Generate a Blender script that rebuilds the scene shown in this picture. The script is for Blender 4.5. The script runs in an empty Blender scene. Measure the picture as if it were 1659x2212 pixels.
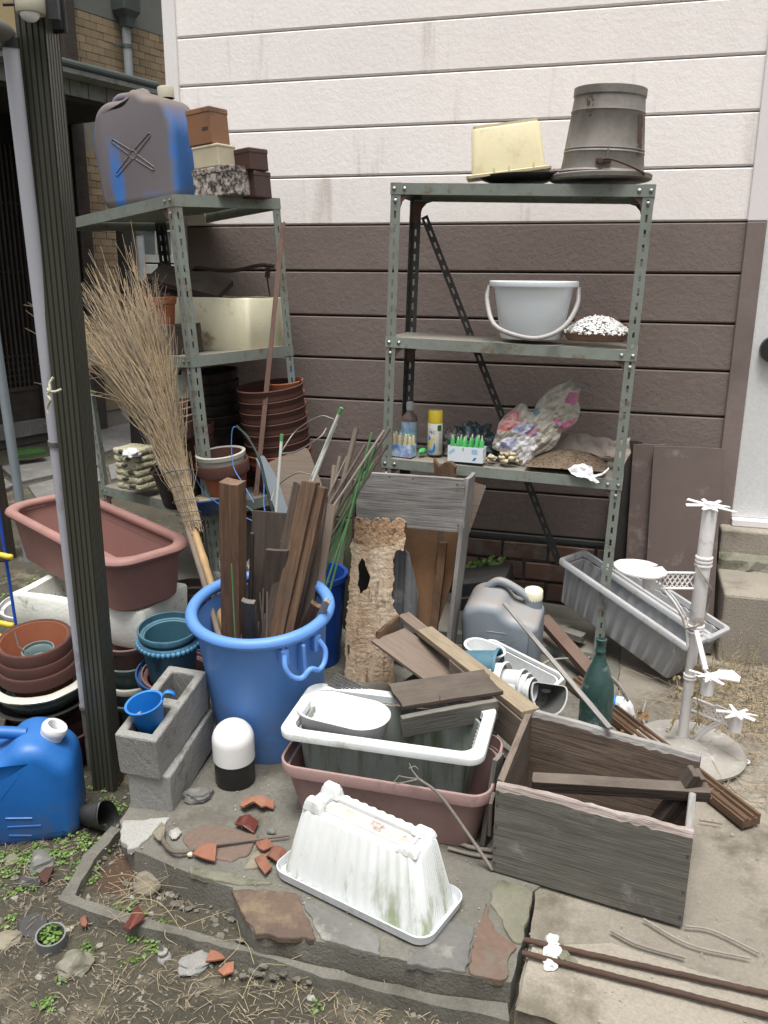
import bpy, bmesh, math, random
from math import sin, cos, pi, radians, atan2, sqrt, tan
from mathutils import Vector, Matrix, noise
random.seed(7)
S = bpy.context.scene
COL = S.collection
R = random.uniform
# ------------------------------------------------------------------ camera, world, sun, exposure
W_, H_, F_ = 1659, 2212, 1840.0
TH, RO, YAW = radians(15.5), radians(0.45), radians(16)
CAMP = Vector((0, 0, 1.5))
fw = Vector((-sin(YAW)*cos(TH), cos(YAW)*cos(TH), -sin(TH)))
rt = Vector((cos(YAW), sin(YAW), 0)); up0 = rt.cross(fw)
r2 = rt*cos(RO) + up0*sin(RO); u2 = -rt*sin(RO) + up0*cos(RO)
cam = bpy.data.cameras.new('camera'); camo = bpy.data.objects.new('camera', cam); COL.objects.link(camo)
camo.matrix_world = Matrix(((r2.x, u2.x, -fw.x, CAMP.x), (r2.y, u2.y, -fw.y, CAMP.y), (r2.z, u2.z, -fw.z, CAMP.z), (0, 0, 0, 1)))
cam.sensor_fit = 'VERTICAL'; cam.sensor_height = 24; cam.lens = 24*F_/H_
cam.clip_start = 0.05; cam.clip_end = 400
S.camera = camo
w = bpy.data.worlds.new('World'); S.world = w; w.use_nodes = True
nt = w.node_tree; bg = nt.nodes['Background']
sky = nt.nodes.new('ShaderNodeTexSky'); sky.sky_type = 'NISHITA'; sky.sun_disc = False
SUN_EL, SUN_AZ = radians(74), radians(170)      # high, behind the photographer
sky.sun_elevation = SUN_EL; sky.sun_rotation = SUN_AZ; sky.dust_density = 6; sky.air_density = 1.0
hs = nt.nodes.new('ShaderNodeHueSaturation'); hs.inputs['Saturation'].default_value = 0.25
nt.links.new(sky.outputs[0], hs.inputs['Color']); nt.links.new(hs.outputs[0], bg.inputs[0])
bg.inputs[1].default_value = 0.058
sl = bpy.data.lights.new('sun', 'SUN'); sl.energy = 1.5; sl.angle = radians(30); sl.color = (1, .975, .93)
so = bpy.data.objects.new('sun', sl); COL.objects.link(so)
sd = Vector((sin(SUN_AZ)*cos(SUN_EL), cos(SUN_AZ)*cos(SUN_EL), sin(SUN_EL)))
so.rotation_euler = sd.to_track_quat('Z', 'Y').to_euler()
S.view_settings.view_transform = 'Standard'; S.view_settings.look = 'None'
S.view_settings.exposure = 1.55; S.view_settings.gamma = 1

# ------------------------------------------------------------------ helpers
def ray(x, y):
    return (fw*F_ + r2*(x-829.5) - u2*(y-1106)).normalized()
def at(x, y, z=0.0):            # point of height z that is seen at x,y
    d = ray(x, y); return CAMP + d*((z-CAMP.z)/d.z)
def atY(x, y, Y):               # point at distance Y (parallel to the wall)
    d = ray(x, y); return CAMP + d*(Y/d.y)
V = Vector
def frame(loc, yaw=0, up=None):
    m = Matrix.Rotation(yaw, 4, 'Z')
    if up is not None:
        q = V((0, 0, 1)).rotation_difference(V(up).normalized())
        m = q.to_matrix().to_4x4() @ m
    return Matrix.Translation(V(loc)) @ m
def obj(name, bm, mat, parent=None, smooth=None, label=None, kind=None, bev=None, solid=None):
    me = bpy.data.meshes.new(name)
    if isinstance(bm, bmesh.types.BMesh):
        bmesh.ops.recalc_face_normals(bm, faces=bm.faces) if bm.faces else None
        bm.to_mesh(me); bm.free()
    else: me = bm
    o = bpy.data.objects.new(name, me); COL.objects.link(o)
    if mat is not None and not me.materials: me.materials.append(mat)
    if parent is not None: o.parent = parent
    if smooth is not None:
        me.shade_smooth()
        try:
            if smooth < 170: me.set_sharp_from_angle(angle=radians(smooth))
        except Exception: pass
    if solid: md = o.modifiers.new('s', 'SOLIDIFY'); md.thickness = solid; md.offset = 0
    if bev: md = o.modifiers.new('b', 'BEVEL'); md.width = bev; md.segments = 2; md.limit_method = 'ANGLE'
    if label: o['label'] = label
    if kind: o['kind'] = kind
    return o
def T(name, label, cat, loc=(0, 0, 0), yaw=0, up=None, group=None, M=None):
    o = bpy.data.objects.new(name, None); COL.objects.link(o)
    o.matrix_world = M if M is not None else frame(loc, yaw, up)
    o.empty_display_size = .05
    o['label'] = label; o['category'] = cat
    if group: o['group'] = group
    return o
def one(name, label, cat, bm, mat, loc=(0, 0, 0), yaw=0, up=None, group=None, M=None, **k):
    o = obj(name, bm, mat, **k)
    o.matrix_world = M if M is not None else frame(loc, yaw, up)
    o['label'] = label; o['category'] = cat
    if group: o['group'] = group
    return o
def struct(name, bm, mat, parent=None, **k):
    return obj(name, bm, mat, parent, kind=None if parent else 'structure', **k)
def BM(): return bmesh.new()
def box(bm, a, b, jit=0):       # a, b: opposite corners
    x0, y0, z0 = a; x1, y1, z1 = b
    vs = [bm.verts.new((x+R(-jit, jit), y+R(-jit, jit), z+R(-jit, jit))) for x in (x0, x1) for y in (y0, y1) for z in (z0, z1)]
    for f in ((0, 1, 3, 2), (4, 6, 7, 5), (0, 4, 5, 1), (2, 3, 7, 6), (0, 2, 6, 4), (1, 5, 7, 3)):
        bm.faces.new([vs[i] for i in f])
    return bm
def boxm(a, b, jit=0): return box(BM(), a, b, jit)
def tube(bm, pts, r, seg=8, cap=True):
    pts = [V(p) for p in pts]; n = len(pts)
    rs = r if isinstance(r, (list, tuple)) else [r]*n
    rings = []; prev = None
    for i, p in enumerate(pts):
        d = (pts[min(i+1, n-1)] - pts[max(i-1, 0)])
        if d.length < 1e-9: d = V((0, 0, 1))
        d.normalize()
        if prev is None:
            a = d.orthogonal().normalized()
        else:
            a = (prev - d*prev.dot(d))
            a = a.normalized() if a.length > 1e-6 else d.orthogonal().normalized()
        prev = a; b = d.cross(a)
        rings.append([bm.verts.new(p + (a*cos(2*pi*k/seg) + b*sin(2*pi*k/seg))*rs[i]) for k in range(seg)])
    for i in range(n-1):
        for k in range(seg):
            bm.faces.new((rings[i][k], rings[i][(k+1) % seg], rings[i+1][(k+1) % seg], rings[i+1][k]))
    if cap and seg > 2:
        bm.faces.new(rings[0][::-1]); bm.faces.new(rings[-1])
    return bm
def tubem(pts, r, seg=8): return tube(BM(), pts, r, seg)
def curve_pts(ctrl, n=24):      # Catmull-Rom
    c = [V(p) for p in ctrl]; c = [c[0]*2-c[1]] + c + [c[-1]*2-c[-2]]; out = []
    m = len(c)-3
    for j in range(n+1):
        t = j/n*m; i = min(int(t), m-1); t -= i
        a, b, d, e = c[i], c[i+1], c[i+2], c[i+3]
        out.append(.5*((2*b) + (d-a)*t + (2*a-5*b+4*d-e)*t*t + (3*b-a-3*d+e)*t**3))
    return out
def lathe(prof, seg=40, bm=None, c=(0, 0, 0), wob=0, ex=1.0):
    bm = bm or BM(); rings = []
    for (r, z) in prof:
        if r < 1e-6: rings.append([bm.verts.new((c[0], c[1], c[2]+z))])
        else: rings.append([bm.verts.new((c[0]+r*ex*cos(2*pi*k/seg), c[1]+r*sin(2*pi*k/seg), c[2]+z+wob*noise.noise((3*cos(2*pi*k/seg), 3*sin(2*pi*k/seg), z*9)))) for k in range(seg)])
    for a, b in zip(rings, rings[1:]):
        for k in range(seg):
            k2 = (k+1) % seg
            if len(a) == 1 and len(b) == 1: continue
            if len(a) == 1: bm.faces.new((a[0], b[k2], b[k]))
            elif len(b) == 1: bm.faces.new((a[k], a[k2], b[0]))
            else: bm.faces.new((a[k], a[k2], b[k2], b[k]))
    return bm
def rr(hx, hy, rad, nc=5, ns=1):   # rounded rectangle ring with outward normals
    rad = min(rad, hx*.999, hy*.999); out = []
    cs = ((hx-rad, hy-rad, 0), (-hx+rad, hy-rad, pi/2), (-hx+rad, -hy+rad, pi), (hx-rad, -hy+rad, 3*pi/2))
    for q in range(4):
        cx, cy, a0 = cs[q]
        arc = [(cx+rad*cos(a0+i*pi/2/nc), cy+rad*sin(a0+i*pi/2/nc), cos(a0+i*pi/2/nc), sin(a0+i*pi/2/nc)) for i in range(nc+1)]
        out += arc
        nx, ny, b0 = cs[(q+1) % 4]
        e = (nx+rad*cos(b0), ny+rad*sin(b0))
        s = arc[-1]
        for i in range(1, ns):
            t = i/ns; out.append((s[0]+(e[0]-s[0])*t, s[1]+(e[1]-s[1])*t, cos(b0), sin(b0)))
    return out
def loft(secs, nc=5, ns=1, cap0=True, cap1=True, flute=0, period=None, bm=None, wob=0):
    # secs: (hx, hy, rad, z[, flute on 0/1])
    bm = bm or BM(); rings = []
    for s in secs:
        hx, hy, rad, z = s[:4]; fl = s[4] if len(s) > 4 else 0
        ring = []; pts = rr(hx, hy, rad, nc, ns)
        for i, (x, y, nx, ny) in enumerate(pts):
            o = 0
            if flute and fl:
                q = x if abs(ny) > abs(nx) else y
                o = -flute*fl*(1 if (i // period) % 2 else 0)
            zz = z + (wob*noise.noise((x*9, y*9, z*5)) if wob else 0)
            ring.append(bm.verts.new((x+nx*o, y+ny*o, zz)))
        rings.append(ring)
    n = len(rings[0])
    for a, b in zip(rings, rings[1:]):
        for k in range(n):
            bm.faces.new((a[k], a[(k+1) % n], b[(k+1) % n], b[k]))
    if cap0: bm.faces.new(rings[0][::-1])
    if cap1: bm.faces.new(rings[-1])
    return bm
def rpoly(pts, r, n=5):          # round the corners of a 2D polygon; r scalar or list
    out = []; m = len(pts)
    for i in range(m):
        p = V(pts[i]); a = V(pts[i-1]); b = V(pts[(i+1) % m])
        rad = r[i] if isinstance(r, (list, tuple)) else r
        da = (a-p); db = (b-p)
        k = min(rad, da.length*.48, db.length*.48)
        s = p+da.normalized()*k; e = p+db.normalized()*k
        for j in range(n+1):
            t = j/n; out.append((s*(1-t)**2 + p*2*t*(1-t) + e*t*t))
    return out
def pillow(outline, depth, r, steps=4, bm=None):   # outline in local x-z, thickness along y
    bm = bm or BM(); n = len(outline); P = [V(p) for p in outline]
    area = sum(P[i].x*P[(i+1) % n].y-P[(i+1) % n].x*P[i].y for i in range(n))
    nor = []
    for i in range(n):
        d = (P[(i+1) % n]-P[i-1]); 
        d = d.normalized() if d.length > 1e-9 else V((1, 0))
        q = V((d.y, -d.x)); nor.append(q if area > 0 else -q)
    ys = []
    for j in range(steps+1):
        a = pi/2*j/steps; ys.append((-depth/2 + r*(1-sin(a)), -r*(1-cos(a))))
    ys = [(-depth/2+r*(1-cos(pi/2*j/steps)), -r*(1-sin(pi/2*j/steps))) for j in range(steps+1)]
    ys += [(-y, o) for y, o in ys[::-1]]
    rings = [[bm.verts.new((P[i].x+nor[i].x*o, y, P[i].y+nor[i].y*o)) for i in range(n)] for y, o in ys]
    for a, b in zip(rings, rings[1:]):
        for k in range(n): bm.faces.new((a[k], a[(k+1) % n], b[(k+1) % n], b[k]))
    bm.faces.new(rings[0][::-1]); bm.faces.new(rings[-1])
    return bm
def board(L, Wd, Tk, nx=10, rough=.0015, ends=.004, warp=0.0, edge=0.0):   # grain along local x, width y, thickness z; starts at x=0
    bm = BM(); rows = []; sd_ = R(0, 100); ny = max(3, int(Wd/.02)) if edge else 3
    e0 = [R(-ends, ends) for _ in range(ny+1)]; e1 = [R(-ends, ends) for _ in range(ny+1)]
    for i in range(nx+1):
        x = L*i/nx; row = []
        for top in (0, 1):
            for j in range(ny+1):
                y = Wd*(j/ny-.5); xx = x
                if i == 0: xx += e0[j]
                if i == nx: xx += e1[j]
                nz = noise.noise((x*6+sd_, j*3.1, top*7.0))*rough
                if edge and j in (0, ny): y += (1 if j else -1)*-abs(noise.noise((x*14+sd_, j, 3)))*edge
                z = (Tk if top else 0) - Tk/2 + nz + warp*sin(pi*i/nx)
                y += noise.noise((x*5+sd_, 9, j))*rough
                row.append(bm.verts.new((xx, y, z)))
        rows.append(row)
    n = ny+1
    for i in range(nx):
        a, b = rows[i], rows[i+1]
        for j in range(ny):
            bm.faces.new((a[j], b[j], b[j+1], a[j+1])); bm.faces.new((a[n+j], a[n+j+1], b[n+j+1], b[n+j]))
        bm.faces.new((a[0], a[n], b[n], b[0])); bm.faces.new((a[ny], b[ny], b[n+ny], a[n+ny]))
    for r_ in (rows[0], rows[-1]):
        for j in range(ny): bm.faces.new((r_[j], r_[j+1], r_[n+j+1], r_[n+j]))
    return bm
def pm(p, q, wv):                # frame with x from p to q and y close to wv
    p = V(p); x = (V(q)-p).normalized(); wv = V(wv); y = (wv - x*wv.dot(x)).normalized(); z = x.cross(y)
    return Matrix(((x.x, y.x, z.x, p.x), (x.y, y.y, z.y, p.y), (x.z, y.z, z.z, p.z), (0, 0, 0, 1)))
def plank(name, label, cat, p, q, Wd, Tk, wv, mat, group=None, **k):
    L = (V(q)-V(p)).length
    return one(name, label, cat, board(L, Wd, Tk, **k), mat, M=pm(p, q, wv), group=group, bev=min(.002, Tk*.2))
def ext(p, q, z):                # extend the line p->q to height z
    p, q = V(p), V(q); return p + (q-p)*((z-p.z)/(q.z-p.z))
def rock(r, sx=1, sy=1, sz=.6, sub=2, amp=.35, seed=None, bm=None, c=(0, 0, 0)):
    bm = bm or BM(); s = R(0, 99) if seed is None else seed
    g = bmesh.ops.create_icosphere(bm, subdivisions=sub, radius=1)
    for v in g['verts']:
        k = 1+amp*noise.noise(v.co*1.3+V((s, s, s)))+amp*.35*noise.noise(v.co*3+V((s, 0, s)))
        v.co = V((v.co.x*k*sx*r, v.co.y*k*sy*r, v.co.z*k*sz*r))+V(c)
    return bm
def poly_prism(pts, h, bm=None, jit=0):   # pts: list of 2D/3D points (top face), extruded down by h
    bm = bm or BM(); n = len(pts)
    t = [bm.verts.new(V((p[0], p[1], (p[2] if len(p) > 2 else 0)+R(-jit, jit)))) for p in pts]
    b = [bm.verts.new(v.co-V((0, 0, h))) for v in t]
    bm.faces.new(t); bm.faces.new(b[::-1])
    for i in range(n): bm.faces.new((t[i], b[i], b[(i+1) % n], t[(i+1) % n]))
    return bm
def crumple(sx, sy, sz, amp=.3, freq=2.5, sub=4, flat=True, seed=0, sharp=1.0):
    bm = BM(); g = bmesh.ops.create_icosphere(bm, subdivisions=sub, radius=1)
    for v in g['verts']:
        p = v.co*freq+V((seed, seed*2, 0))
        k = 1+amp*(abs(noise.noise(p))*2-.6)+amp*.5*(abs(noise.noise(p*2.3))*2-.5)+amp*.25*abs(noise.noise(p*5))
        c = v.co*k; z = c.z*sz
        if flat: z = max(z, -sz*.35)+sz*.35
        v.co = V((c.x*sx, c.y*sy, z))
    return bm

# ------------------------------------------------------------------ materials
def lin(c): return tuple(c) + (1,) if len(c) == 3 else c
def mat(name, col, alt=None, rough=.6, ns=4.0, bump=.15, bs=80, dust=0, dcol=(.30, .27, .23), stain=0, scol=(.08, .06, .04), ss=7, st=(1, 1, 1),
        metal=0, spec=.4, trans=0, var=.06, fine=.25, fs=60, pit=0, grain=None, coat=0, alpha=None, bdist=.004, dlo=.15, dhi=.9, sub=0, smask=None, bands=(), scratch=0, mud=None):
    m = bpy.data.materials.new(name); m.use_nodes = True
    n = m.node_tree.nodes; l = m.node_tree.links; b = n['Principled BSDF']
    def N(t, **k):
        x = n.new(t)
        for a, v in k.items(): setattr(x, a, v)
        return x
    tc = N('ShaderNodeTexCoord'); oi = N('ShaderNodeObjectInfo')
    off = N('ShaderNodeVectorMath', operation='SCALE'); off.inputs[0].default_value = (31, 17, 23)
    l.new(oi.outputs['Random'], off.inputs['Scale'])
    add = N('ShaderNodeVectorMath', operation='ADD'); l.new(tc.outputs['Object'], add.inputs[0]); l.new(off.outputs[0], add.inputs[1])
    mp = N('ShaderNodeVectorMath', operation='MULTIPLY'); l.new(add.outputs[0], mp.inputs[0]); mp.inputs[1].default_value = st
    def noi(sc, det=5, vec=None, ro=.6, dist=0):
        x = N('ShaderNodeTexNoise'); x.inputs['Scale'].default_value = sc; x.inputs['Detail'].default_value = det
        x.inputs['Roughness'].default_value = ro; x.inputs['Distortion'].default_value = dist
        l.new((vec or mp).outputs[0], x.inputs['Vector']); return x.outputs['Fac']
    def ramp(fac, a, bb, lo=0, hi=1):
        x = N('ShaderNodeMapRange'); x.inputs['From Min'].default_value = a; x.inputs['From Max'].default_value = bb
        x.inputs['To Min'].default_value = lo; x.inputs['To Max'].default_value = hi; l.new(fac, x.inputs['Value']); return x.outputs['Result']
    def mix(f, c1, c2, mode='MIX'):
        x = N('ShaderNodeMix', data_type='RGBA', blend_type=mode)
        for i, c in ((0, f), (6, c1), (7, c2)):
            if isinstance(c, (int, float)): x.inputs[i].default_value = c
            elif isinstance(c, tuple): x.inputs[i].default_value = lin(c)
            else: l.new(c, x.inputs[i])
        return x.outputs[2]
    alt = alt or tuple(c*.72 for c in col)
    c = mix(ramp(noi(ns, 6), .35, .68), tuple(col), tuple(alt))
    bumpsrc = noi(bs, 4, vec=add, ro=.7)
    if grain:      # wood: stretched noise along x plus rings
        g1v = N('ShaderNodeVectorMath', operation='MULTIPLY'); l.new(add.outputs[0], g1v.inputs[0]); g1v.inputs[1].default_value = (1.3, 15, 15)
        g1 = noi(2.0, 8, g1v, .66, 2.2)
        g2v = N('ShaderNodeVectorMath', operation='MULTIPLY'); l.new(add.outputs[0], g2v.inputs[0]); g2v.inputs[1].default_value = (3, 85, 85)
        g2 = noi(2.0, 4, g2v, .6)
        c = mix(ramp(g1, .42, .66, 0, .85), c, tuple(grain))
        c = mix(ramp(g2, .50, .74, 0, .55), c, tuple(x*.45 for x in grain))
        mm = N('ShaderNodeMath', operation='ADD'); l.new(g1, mm.inputs[0]); l.new(g2, mm.inputs[1]); bumpsrc = mm.outputs[0]
    if fine: c = mix(ramp(noi(fs, 3, vec=add), .3, .75, 0, fine), c, tuple(x*.45 for x in col))
    sepo = N('ShaderNodeSeparateXYZ'); l.new(tc.outputs['Object'], sepo.inputs[0])
    def mul(a, b2):
        x = N('ShaderNodeMath', operation='MULTIPLY'); l.new(a, x.inputs[0]); l.new(b2, x.inputs[1]); return x.outputs[0]
    if stain:
        sf = ramp(noi(ss, 8, ro=.68), .62-stain*.22, .70-stain*.12, 0, .92)
        if smask: sf = mul(sf, ramp(sepo.outputs[smask[0]], smask[1], smask[2]))
        for (cx_, hw2, z0_, z1_) in bands:      # clean stripes left in a coat of dirt
            dn = N('ShaderNodeMath', operation='MULTIPLY_ADD'); l.new(noi(9, 8, vec=add, ro=.75), dn.inputs[0]); dn.inputs[1].default_value = .10; l.new(sepo.outputs[0], dn.inputs[2])
            ab = N('ShaderNodeMath', operation='SUBTRACT'); l.new(dn.outputs[0], ab.inputs[0]); ab.inputs[1].default_value = cx_+.05
            a2 = N('ShaderNodeMath', operation='ABSOLUTE'); l.new(ab.outputs[0], a2.inputs[0])
            k1 = ramp(a2.outputs[0], hw2*.6, hw2*1.3, 0, 1); k2 = ramp(sepo.outputs[2], z0_, z1_, 0, 1)
            mx = N('ShaderNodeMath', operation='MAXIMUM'); l.new(k1, mx.inputs[0]); l.new(k2, mx.inputs[1]); sf = mul(sf, mx.outputs[0])
        c = mix(sf, c, tuple(scol))
    if mud:      # splashed dirt near the foot: (height, colour, strength)
        mf = mul(ramp(sepo.outputs[2], mud[0], 0, 0, mud[2]), ramp(noi(22, 6, vec=add, ro=.7), .38, .6)); c = mix(mf, c, tuple(mud[1]))
    if scratch:
        sv = N('ShaderNodeVectorMath', operation='MULTIPLY'); l.new(add.outputs[0], sv.inputs[0]); sv.inputs[1].default_value = (70, 70, 6)
        c = mix(ramp(noi(2.5, 5, sv, .7, 1.5), .62, .70, 0, scratch), c, tuple(min(1, x*1.6+.06) for x in col))
    if dust:
        ge = N('ShaderNodeNewGeometry'); sp = N('ShaderNodeSeparateXYZ'); l.new(ge.outputs['Normal'], sp.inputs[0])
        up_ = ramp(sp.outputs[2], dlo, dhi)
        mu = N('ShaderNodeMath', operation='MULTIPLY'); l.new(up_, mu.inputs[0]); l.new(ramp(noi(9, 6), .3, .6, dust*.35, dust), mu.inputs[1])
        c = mix(mu.outputs[0], c, tuple(dcol))
    if var:
        hv = N('ShaderNodeHueSaturation'); l.new(c, hv.inputs['Color'])
        l.new(ramp(oi.outputs['Random'], 0, 1, 1-var*3, 1+var*2.5), hv.inputs['Value']); c = hv.outputs[0]
    l.new(c, b.inputs['Base Color'])
    l.new(ramp(noi(ns*3, 4), .3, .7, max(rough-.12, .03), min(rough+.15, 1)), b.inputs['Roughness'])
    b.inputs['Metallic'].default_value = metal
    b.inputs['Specular IOR Level'].default_value = spec
    if coat: b.inputs['Coat Weight'].default_value = coat
    if trans: b.inputs['Transmission Weight'].default_value = trans
    if sub: b.inputs['Subsurface Weight'].default_value = sub; b.inputs['Subsurface Scale'].default_value = .02
    if alpha is not None: b.inputs['Alpha'].default_value = alpha
    if bump:
        bp = N('ShaderNodeBump'); bp.inputs['Strength'].default_value = min(bump, 1); bp.inputs['Distance'].default_value = bdist
        l.new(bumpsrc, bp.inputs['Height']); l.new(bp.outputs[0], b.inputs['Normal'])
    return m
DU = (.26, .235, .20)
M_ = {}
def mk(k, *a, **kw): M_[k] = mat(k, *a, **kw)
mk('siding_white', (.80, .755, .73), (.77, .725, .70), rough=.75, bs=48, bump=.55, bdist=.003, fine=.05, stain=.12, scol=(.56, .51, .47), ss=2.0, st=(2.4, 1, .22), var=.01, spec=.25)
mk('siding_brown', (.178, .142, .128), (.155, .123, .110), rough=.75, bs=42, bump=.9, bdist=.0035, fine=.08, var=.01, spec=.25)
mk('trim_white', (.74, .715, .70), rough=.5, bump=.05, fine=.08, ns=1, alt=(.64, .60, .61))
mk('trim_brown', (.18, .142, .13), rough=.5, bump=.05)
mk('right_white', (.66, .67, .67), (.60, .61, .60), rough=.7, bs=160, bump=.3, stain=.1, scol=(.4, .38, .33), ss=3)
mk('brick', (.19, .105, .075), (.15, .095, .072), rough=.9, bs=90, bump=.5, fine=.3, stain=.55, scol=(.20, .175, .15), ss=9, var=.10, dust=.3)
mk('mortar', (.26, .24, .21), rough=.95, bs=120, bump=.6, fine=.4)
mk('concrete', (.205, .195, .165), (.125, .118, .098), rough=.92, bs=110, bump=.8, bdist=.006, fine=.6, fs=130, ns=5, stain=.45, scol=(.085, .075, .058), ss=4.5)
mk('concrete_warm', (.335, .30, .245), (.22, .20, .165), rough=.92, bs=110, bump=.7, bdist=.005, fine=.5, fs=120, ns=2.6, stain=.4, scol=(.125, .108, .08), ss=3.2)
mk('concrete_block', (.36, .355, .335), (.27, .265, .245), rough=.95, bs=150, bump=.8, bdist=.004, fine=.55, fs=170, stain=.15, scol=(.13, .12, .10), ss=6)
mk('block_face', (.23, .225, .21), (.17, .165, .15), rough=.9, bs=170, bump=.5, fine=.35, fs=170, stain=.22, scol=(.11, .105, .09), ss=7)
mk('soil', (.098, .090, .066), (.048, .044, .034), rough=.97, bs=110, bump=1, bdist=.01, fine=.6, fs=140, ns=2.5, stain=.35, scol=(.17, .145, .105), ss=5, spec=.15)
mk('soil_dark', (.075, .06, .045), (.045, .038, .03), rough=.97, bs=120, bump=1, bdist=.01, fine=.6, fs=140, ns=3, stain=.3, scol=(.10, .075, .05), ss=9, spec=.15)
mk('rust_soil', (.12, .065, .035), (.07, .045, .03), rough=.95, bs=90, bump=1, bdist=.01, fine=.5, ns=5)
mk('pebble', (.36, .33, .27), (.20, .18, .145), rough=.85, bs=60, var=.2)
mk('stone_grey', (.17, .165, .155), (.11, .11, .10), rough=.9, bs=70, bump=.7, fine=.4, stain=.25, scol=(.24, .23, .20), ss=12)
mk('stone_tan', (.24, .215, .16), (.15, .135, .10), rough=.9, bs=70, bump=.8, fine=.4, stain=.25, scol=(.09, .08, .06), ss=12)
mk('stone_red', (.155, .10, .075), (.125, .10, .08), rough=.85, bs=60, bump=.7, fine=.4, stain=.4, scol=(.13, .12, .10), ss=8)
mk('stone_brown', (.11, .075, .055), (.06, .046, .038), rough=.8, bs=50, bump=.8, fine=.35, stain=.4, scol=(.16, .12, .075), ss=6)
mk('stone_moss', (.20, .19, .15), (.11, .11, .07), rough=.9, bs=60, bump=.8, fine=.4, stain=.4, scol=(.06, .062, .04), ss=8)
mk('marble', (.7, .7, .68), (.5, .5, .48), rough=.6, bs=40, bump=.4)
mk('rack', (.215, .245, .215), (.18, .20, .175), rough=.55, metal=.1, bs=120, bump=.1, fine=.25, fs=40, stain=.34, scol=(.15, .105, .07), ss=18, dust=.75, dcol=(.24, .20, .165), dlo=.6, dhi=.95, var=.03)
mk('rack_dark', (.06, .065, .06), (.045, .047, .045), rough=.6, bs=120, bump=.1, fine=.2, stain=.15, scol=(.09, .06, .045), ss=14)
mk('gusset', (.13, .075, .06), rough=.7, bs=60, stain=.3, scol=(.07, .05, .04), ss=20)
mk('bolt', (.33, .33, .32), rough=.4, metal=.7, fine=.2)
mk('blue_bin', (.10, .25, .60), (.088, .23, .56), rough=.45, bs=30, bump=.04, fine=.08, scratch=.35, mud=(.30, (.16, .14, .12), .5), ns=2, dust=.18, dcol=(.2, .28, .48), var=0, spec=.45)
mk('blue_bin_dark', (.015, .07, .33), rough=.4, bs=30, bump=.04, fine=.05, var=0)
mk('blue_can', (.01, .12, .40), (.008, .10, .35), rough=.42, bs=200, bump=.08, fine=.12, scratch=.3, mud=(.16, (.10, .095, .08), .7), ns=2, dust=.12, dcol=(.2, .3, .42), var=0)
mk('blue_dusty', (.05, .17, .48), (.045, .15, .42), rough=.75, bs=120, bump=.15, fine=.12, ns=3, stain=2.4, bands=((.235, .045, .6, .7), (-.10, .030, .16, .30), (-.235, .032, .2, .4)), scol=(.135, .110, .096), ss=1.5, dust=.95, dcol=(.16, .132, .115), dlo=.05, dhi=.5, var=0)
mk('blue_cup', (.01, .17, .55), rough=.4, bump=.03, fine=.05, dust=.25, dcol=(.2, .3, .4), var=0)
mk('blue_pole', (.01, .07, .42), rough=.4, bump=.03, fine=.05, var=0)
mk('yellow', (.60, .48, .05), rough=.5, bump=.05, fine=.15, var=0)
mk('bronze', (.082, .082, .064), (.070, .070, .056), rough=.4, metal=.4, bs=50, bump=.03, fine=.05, ns=1.2, st=(.25, 3, 3), stain=.12, scol=(.12, .11, .085), ss=3, var=0)
mk('pipe', (.46, .47, .52), (.40, .40, .44), rough=.38, bs=40, bump=.03, fine=.08, ns=1.2, st=(1, 1, .5), stain=.1, scol=(.22, .20, .19), ss=5, var=0)
mk('pipe_dirty', (.17, .155, .145), (.11, .10, .095), rough=.7, bump=.1, stain=.2, scol=(.25, .24, .23), ss=6, var=0)
mk('galv', (.30, .345, .38), (.26, .30, .33), rough=.45, metal=.4, bs=40, bump=.05, fine=.1, var=0)
mk('pink_planter', (.265, .140, .122), (.24, .128, .112), rough=.6, bs=160, bump=.12, fine=.12, fs=90, dust=.3, dcol=(.42, .25, .22), var=0, spec=.3)
mk('pink_planter2', (.29, .185, .172), (.25, .16, .148), rough=.6, bs=120, bump=.12, fine=.15, stain=.2, scol=(.15, .105, .085), ss=5, dust=.3, dcol=(.4, .28, .27), var=0)
mk('styro', (.74, .75, .70), (.64, .65, .58), rough=.85, bs=70, bump=.5, fine=.12, stain=.14, scol=(.25, .22, .16), ss=11, var=0, dust=.2, dcol=(.75, .75, .68))
mk('styro_yellow', (.76, .73, .54), (.68, .63, .45), rough=.85, bs=120, bump=.3, fine=.12, stain=.18, scol=(.33, .25, .16), ss=9, var=0)
mk('terra', (.30, .105, .055), (.24, .082, .045), rough=.85, bs=90, bump=.15, fine=.15, stain=.15, scol=(.14, .07, .05), ss=5, var=.08, spec=.25)
mk('terra_dark', (.09, .040, .030), (.068, .032, .025), rough=.8, bs=90, bump=.12, fine=.15, stain=.15, scol=(.075, .04, .03), ss=6, var=.06, spec=.3)
mk('terra_rim', (.085, .034, .026), (.055, .024, .02), rough=.75, bs=80, bump=.12, fine=.2, stain=.2, scol=(.06, .035, .028), ss=6, var=.04)
mk('terra_glaze', (.13, .035, .025), (.09, .028, .02), rough=.3, bs=60, bump=.05, fine=.1, coat=.3)
mk('shard', (.27, .10, .058), (.22, .085, .05), rough=.85, bs=90, bump=.3, fine=.3, dust=.3, dcol=(.22, .15, .11), stain=.12, scol=(.16, .08, .06), ss=18, var=.1)
mk('mauve', (.19, .105, .095), rough=.6, bs=70, bump=.08, fine=.15, dust=.35, dcol=(.28, .22, .20))
mk('celadon', (.075, .095, .09), (.05, .062, .058), rough=.22, bs=14, bump=.08, fine=.1, coat=.5, var=0)
mk('cream_glaze', (.48, .48, .42), (.42, .41, .36), rough=.3, bs=20, bump=.08, fine=.08, coat=.3, var=0)
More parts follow.
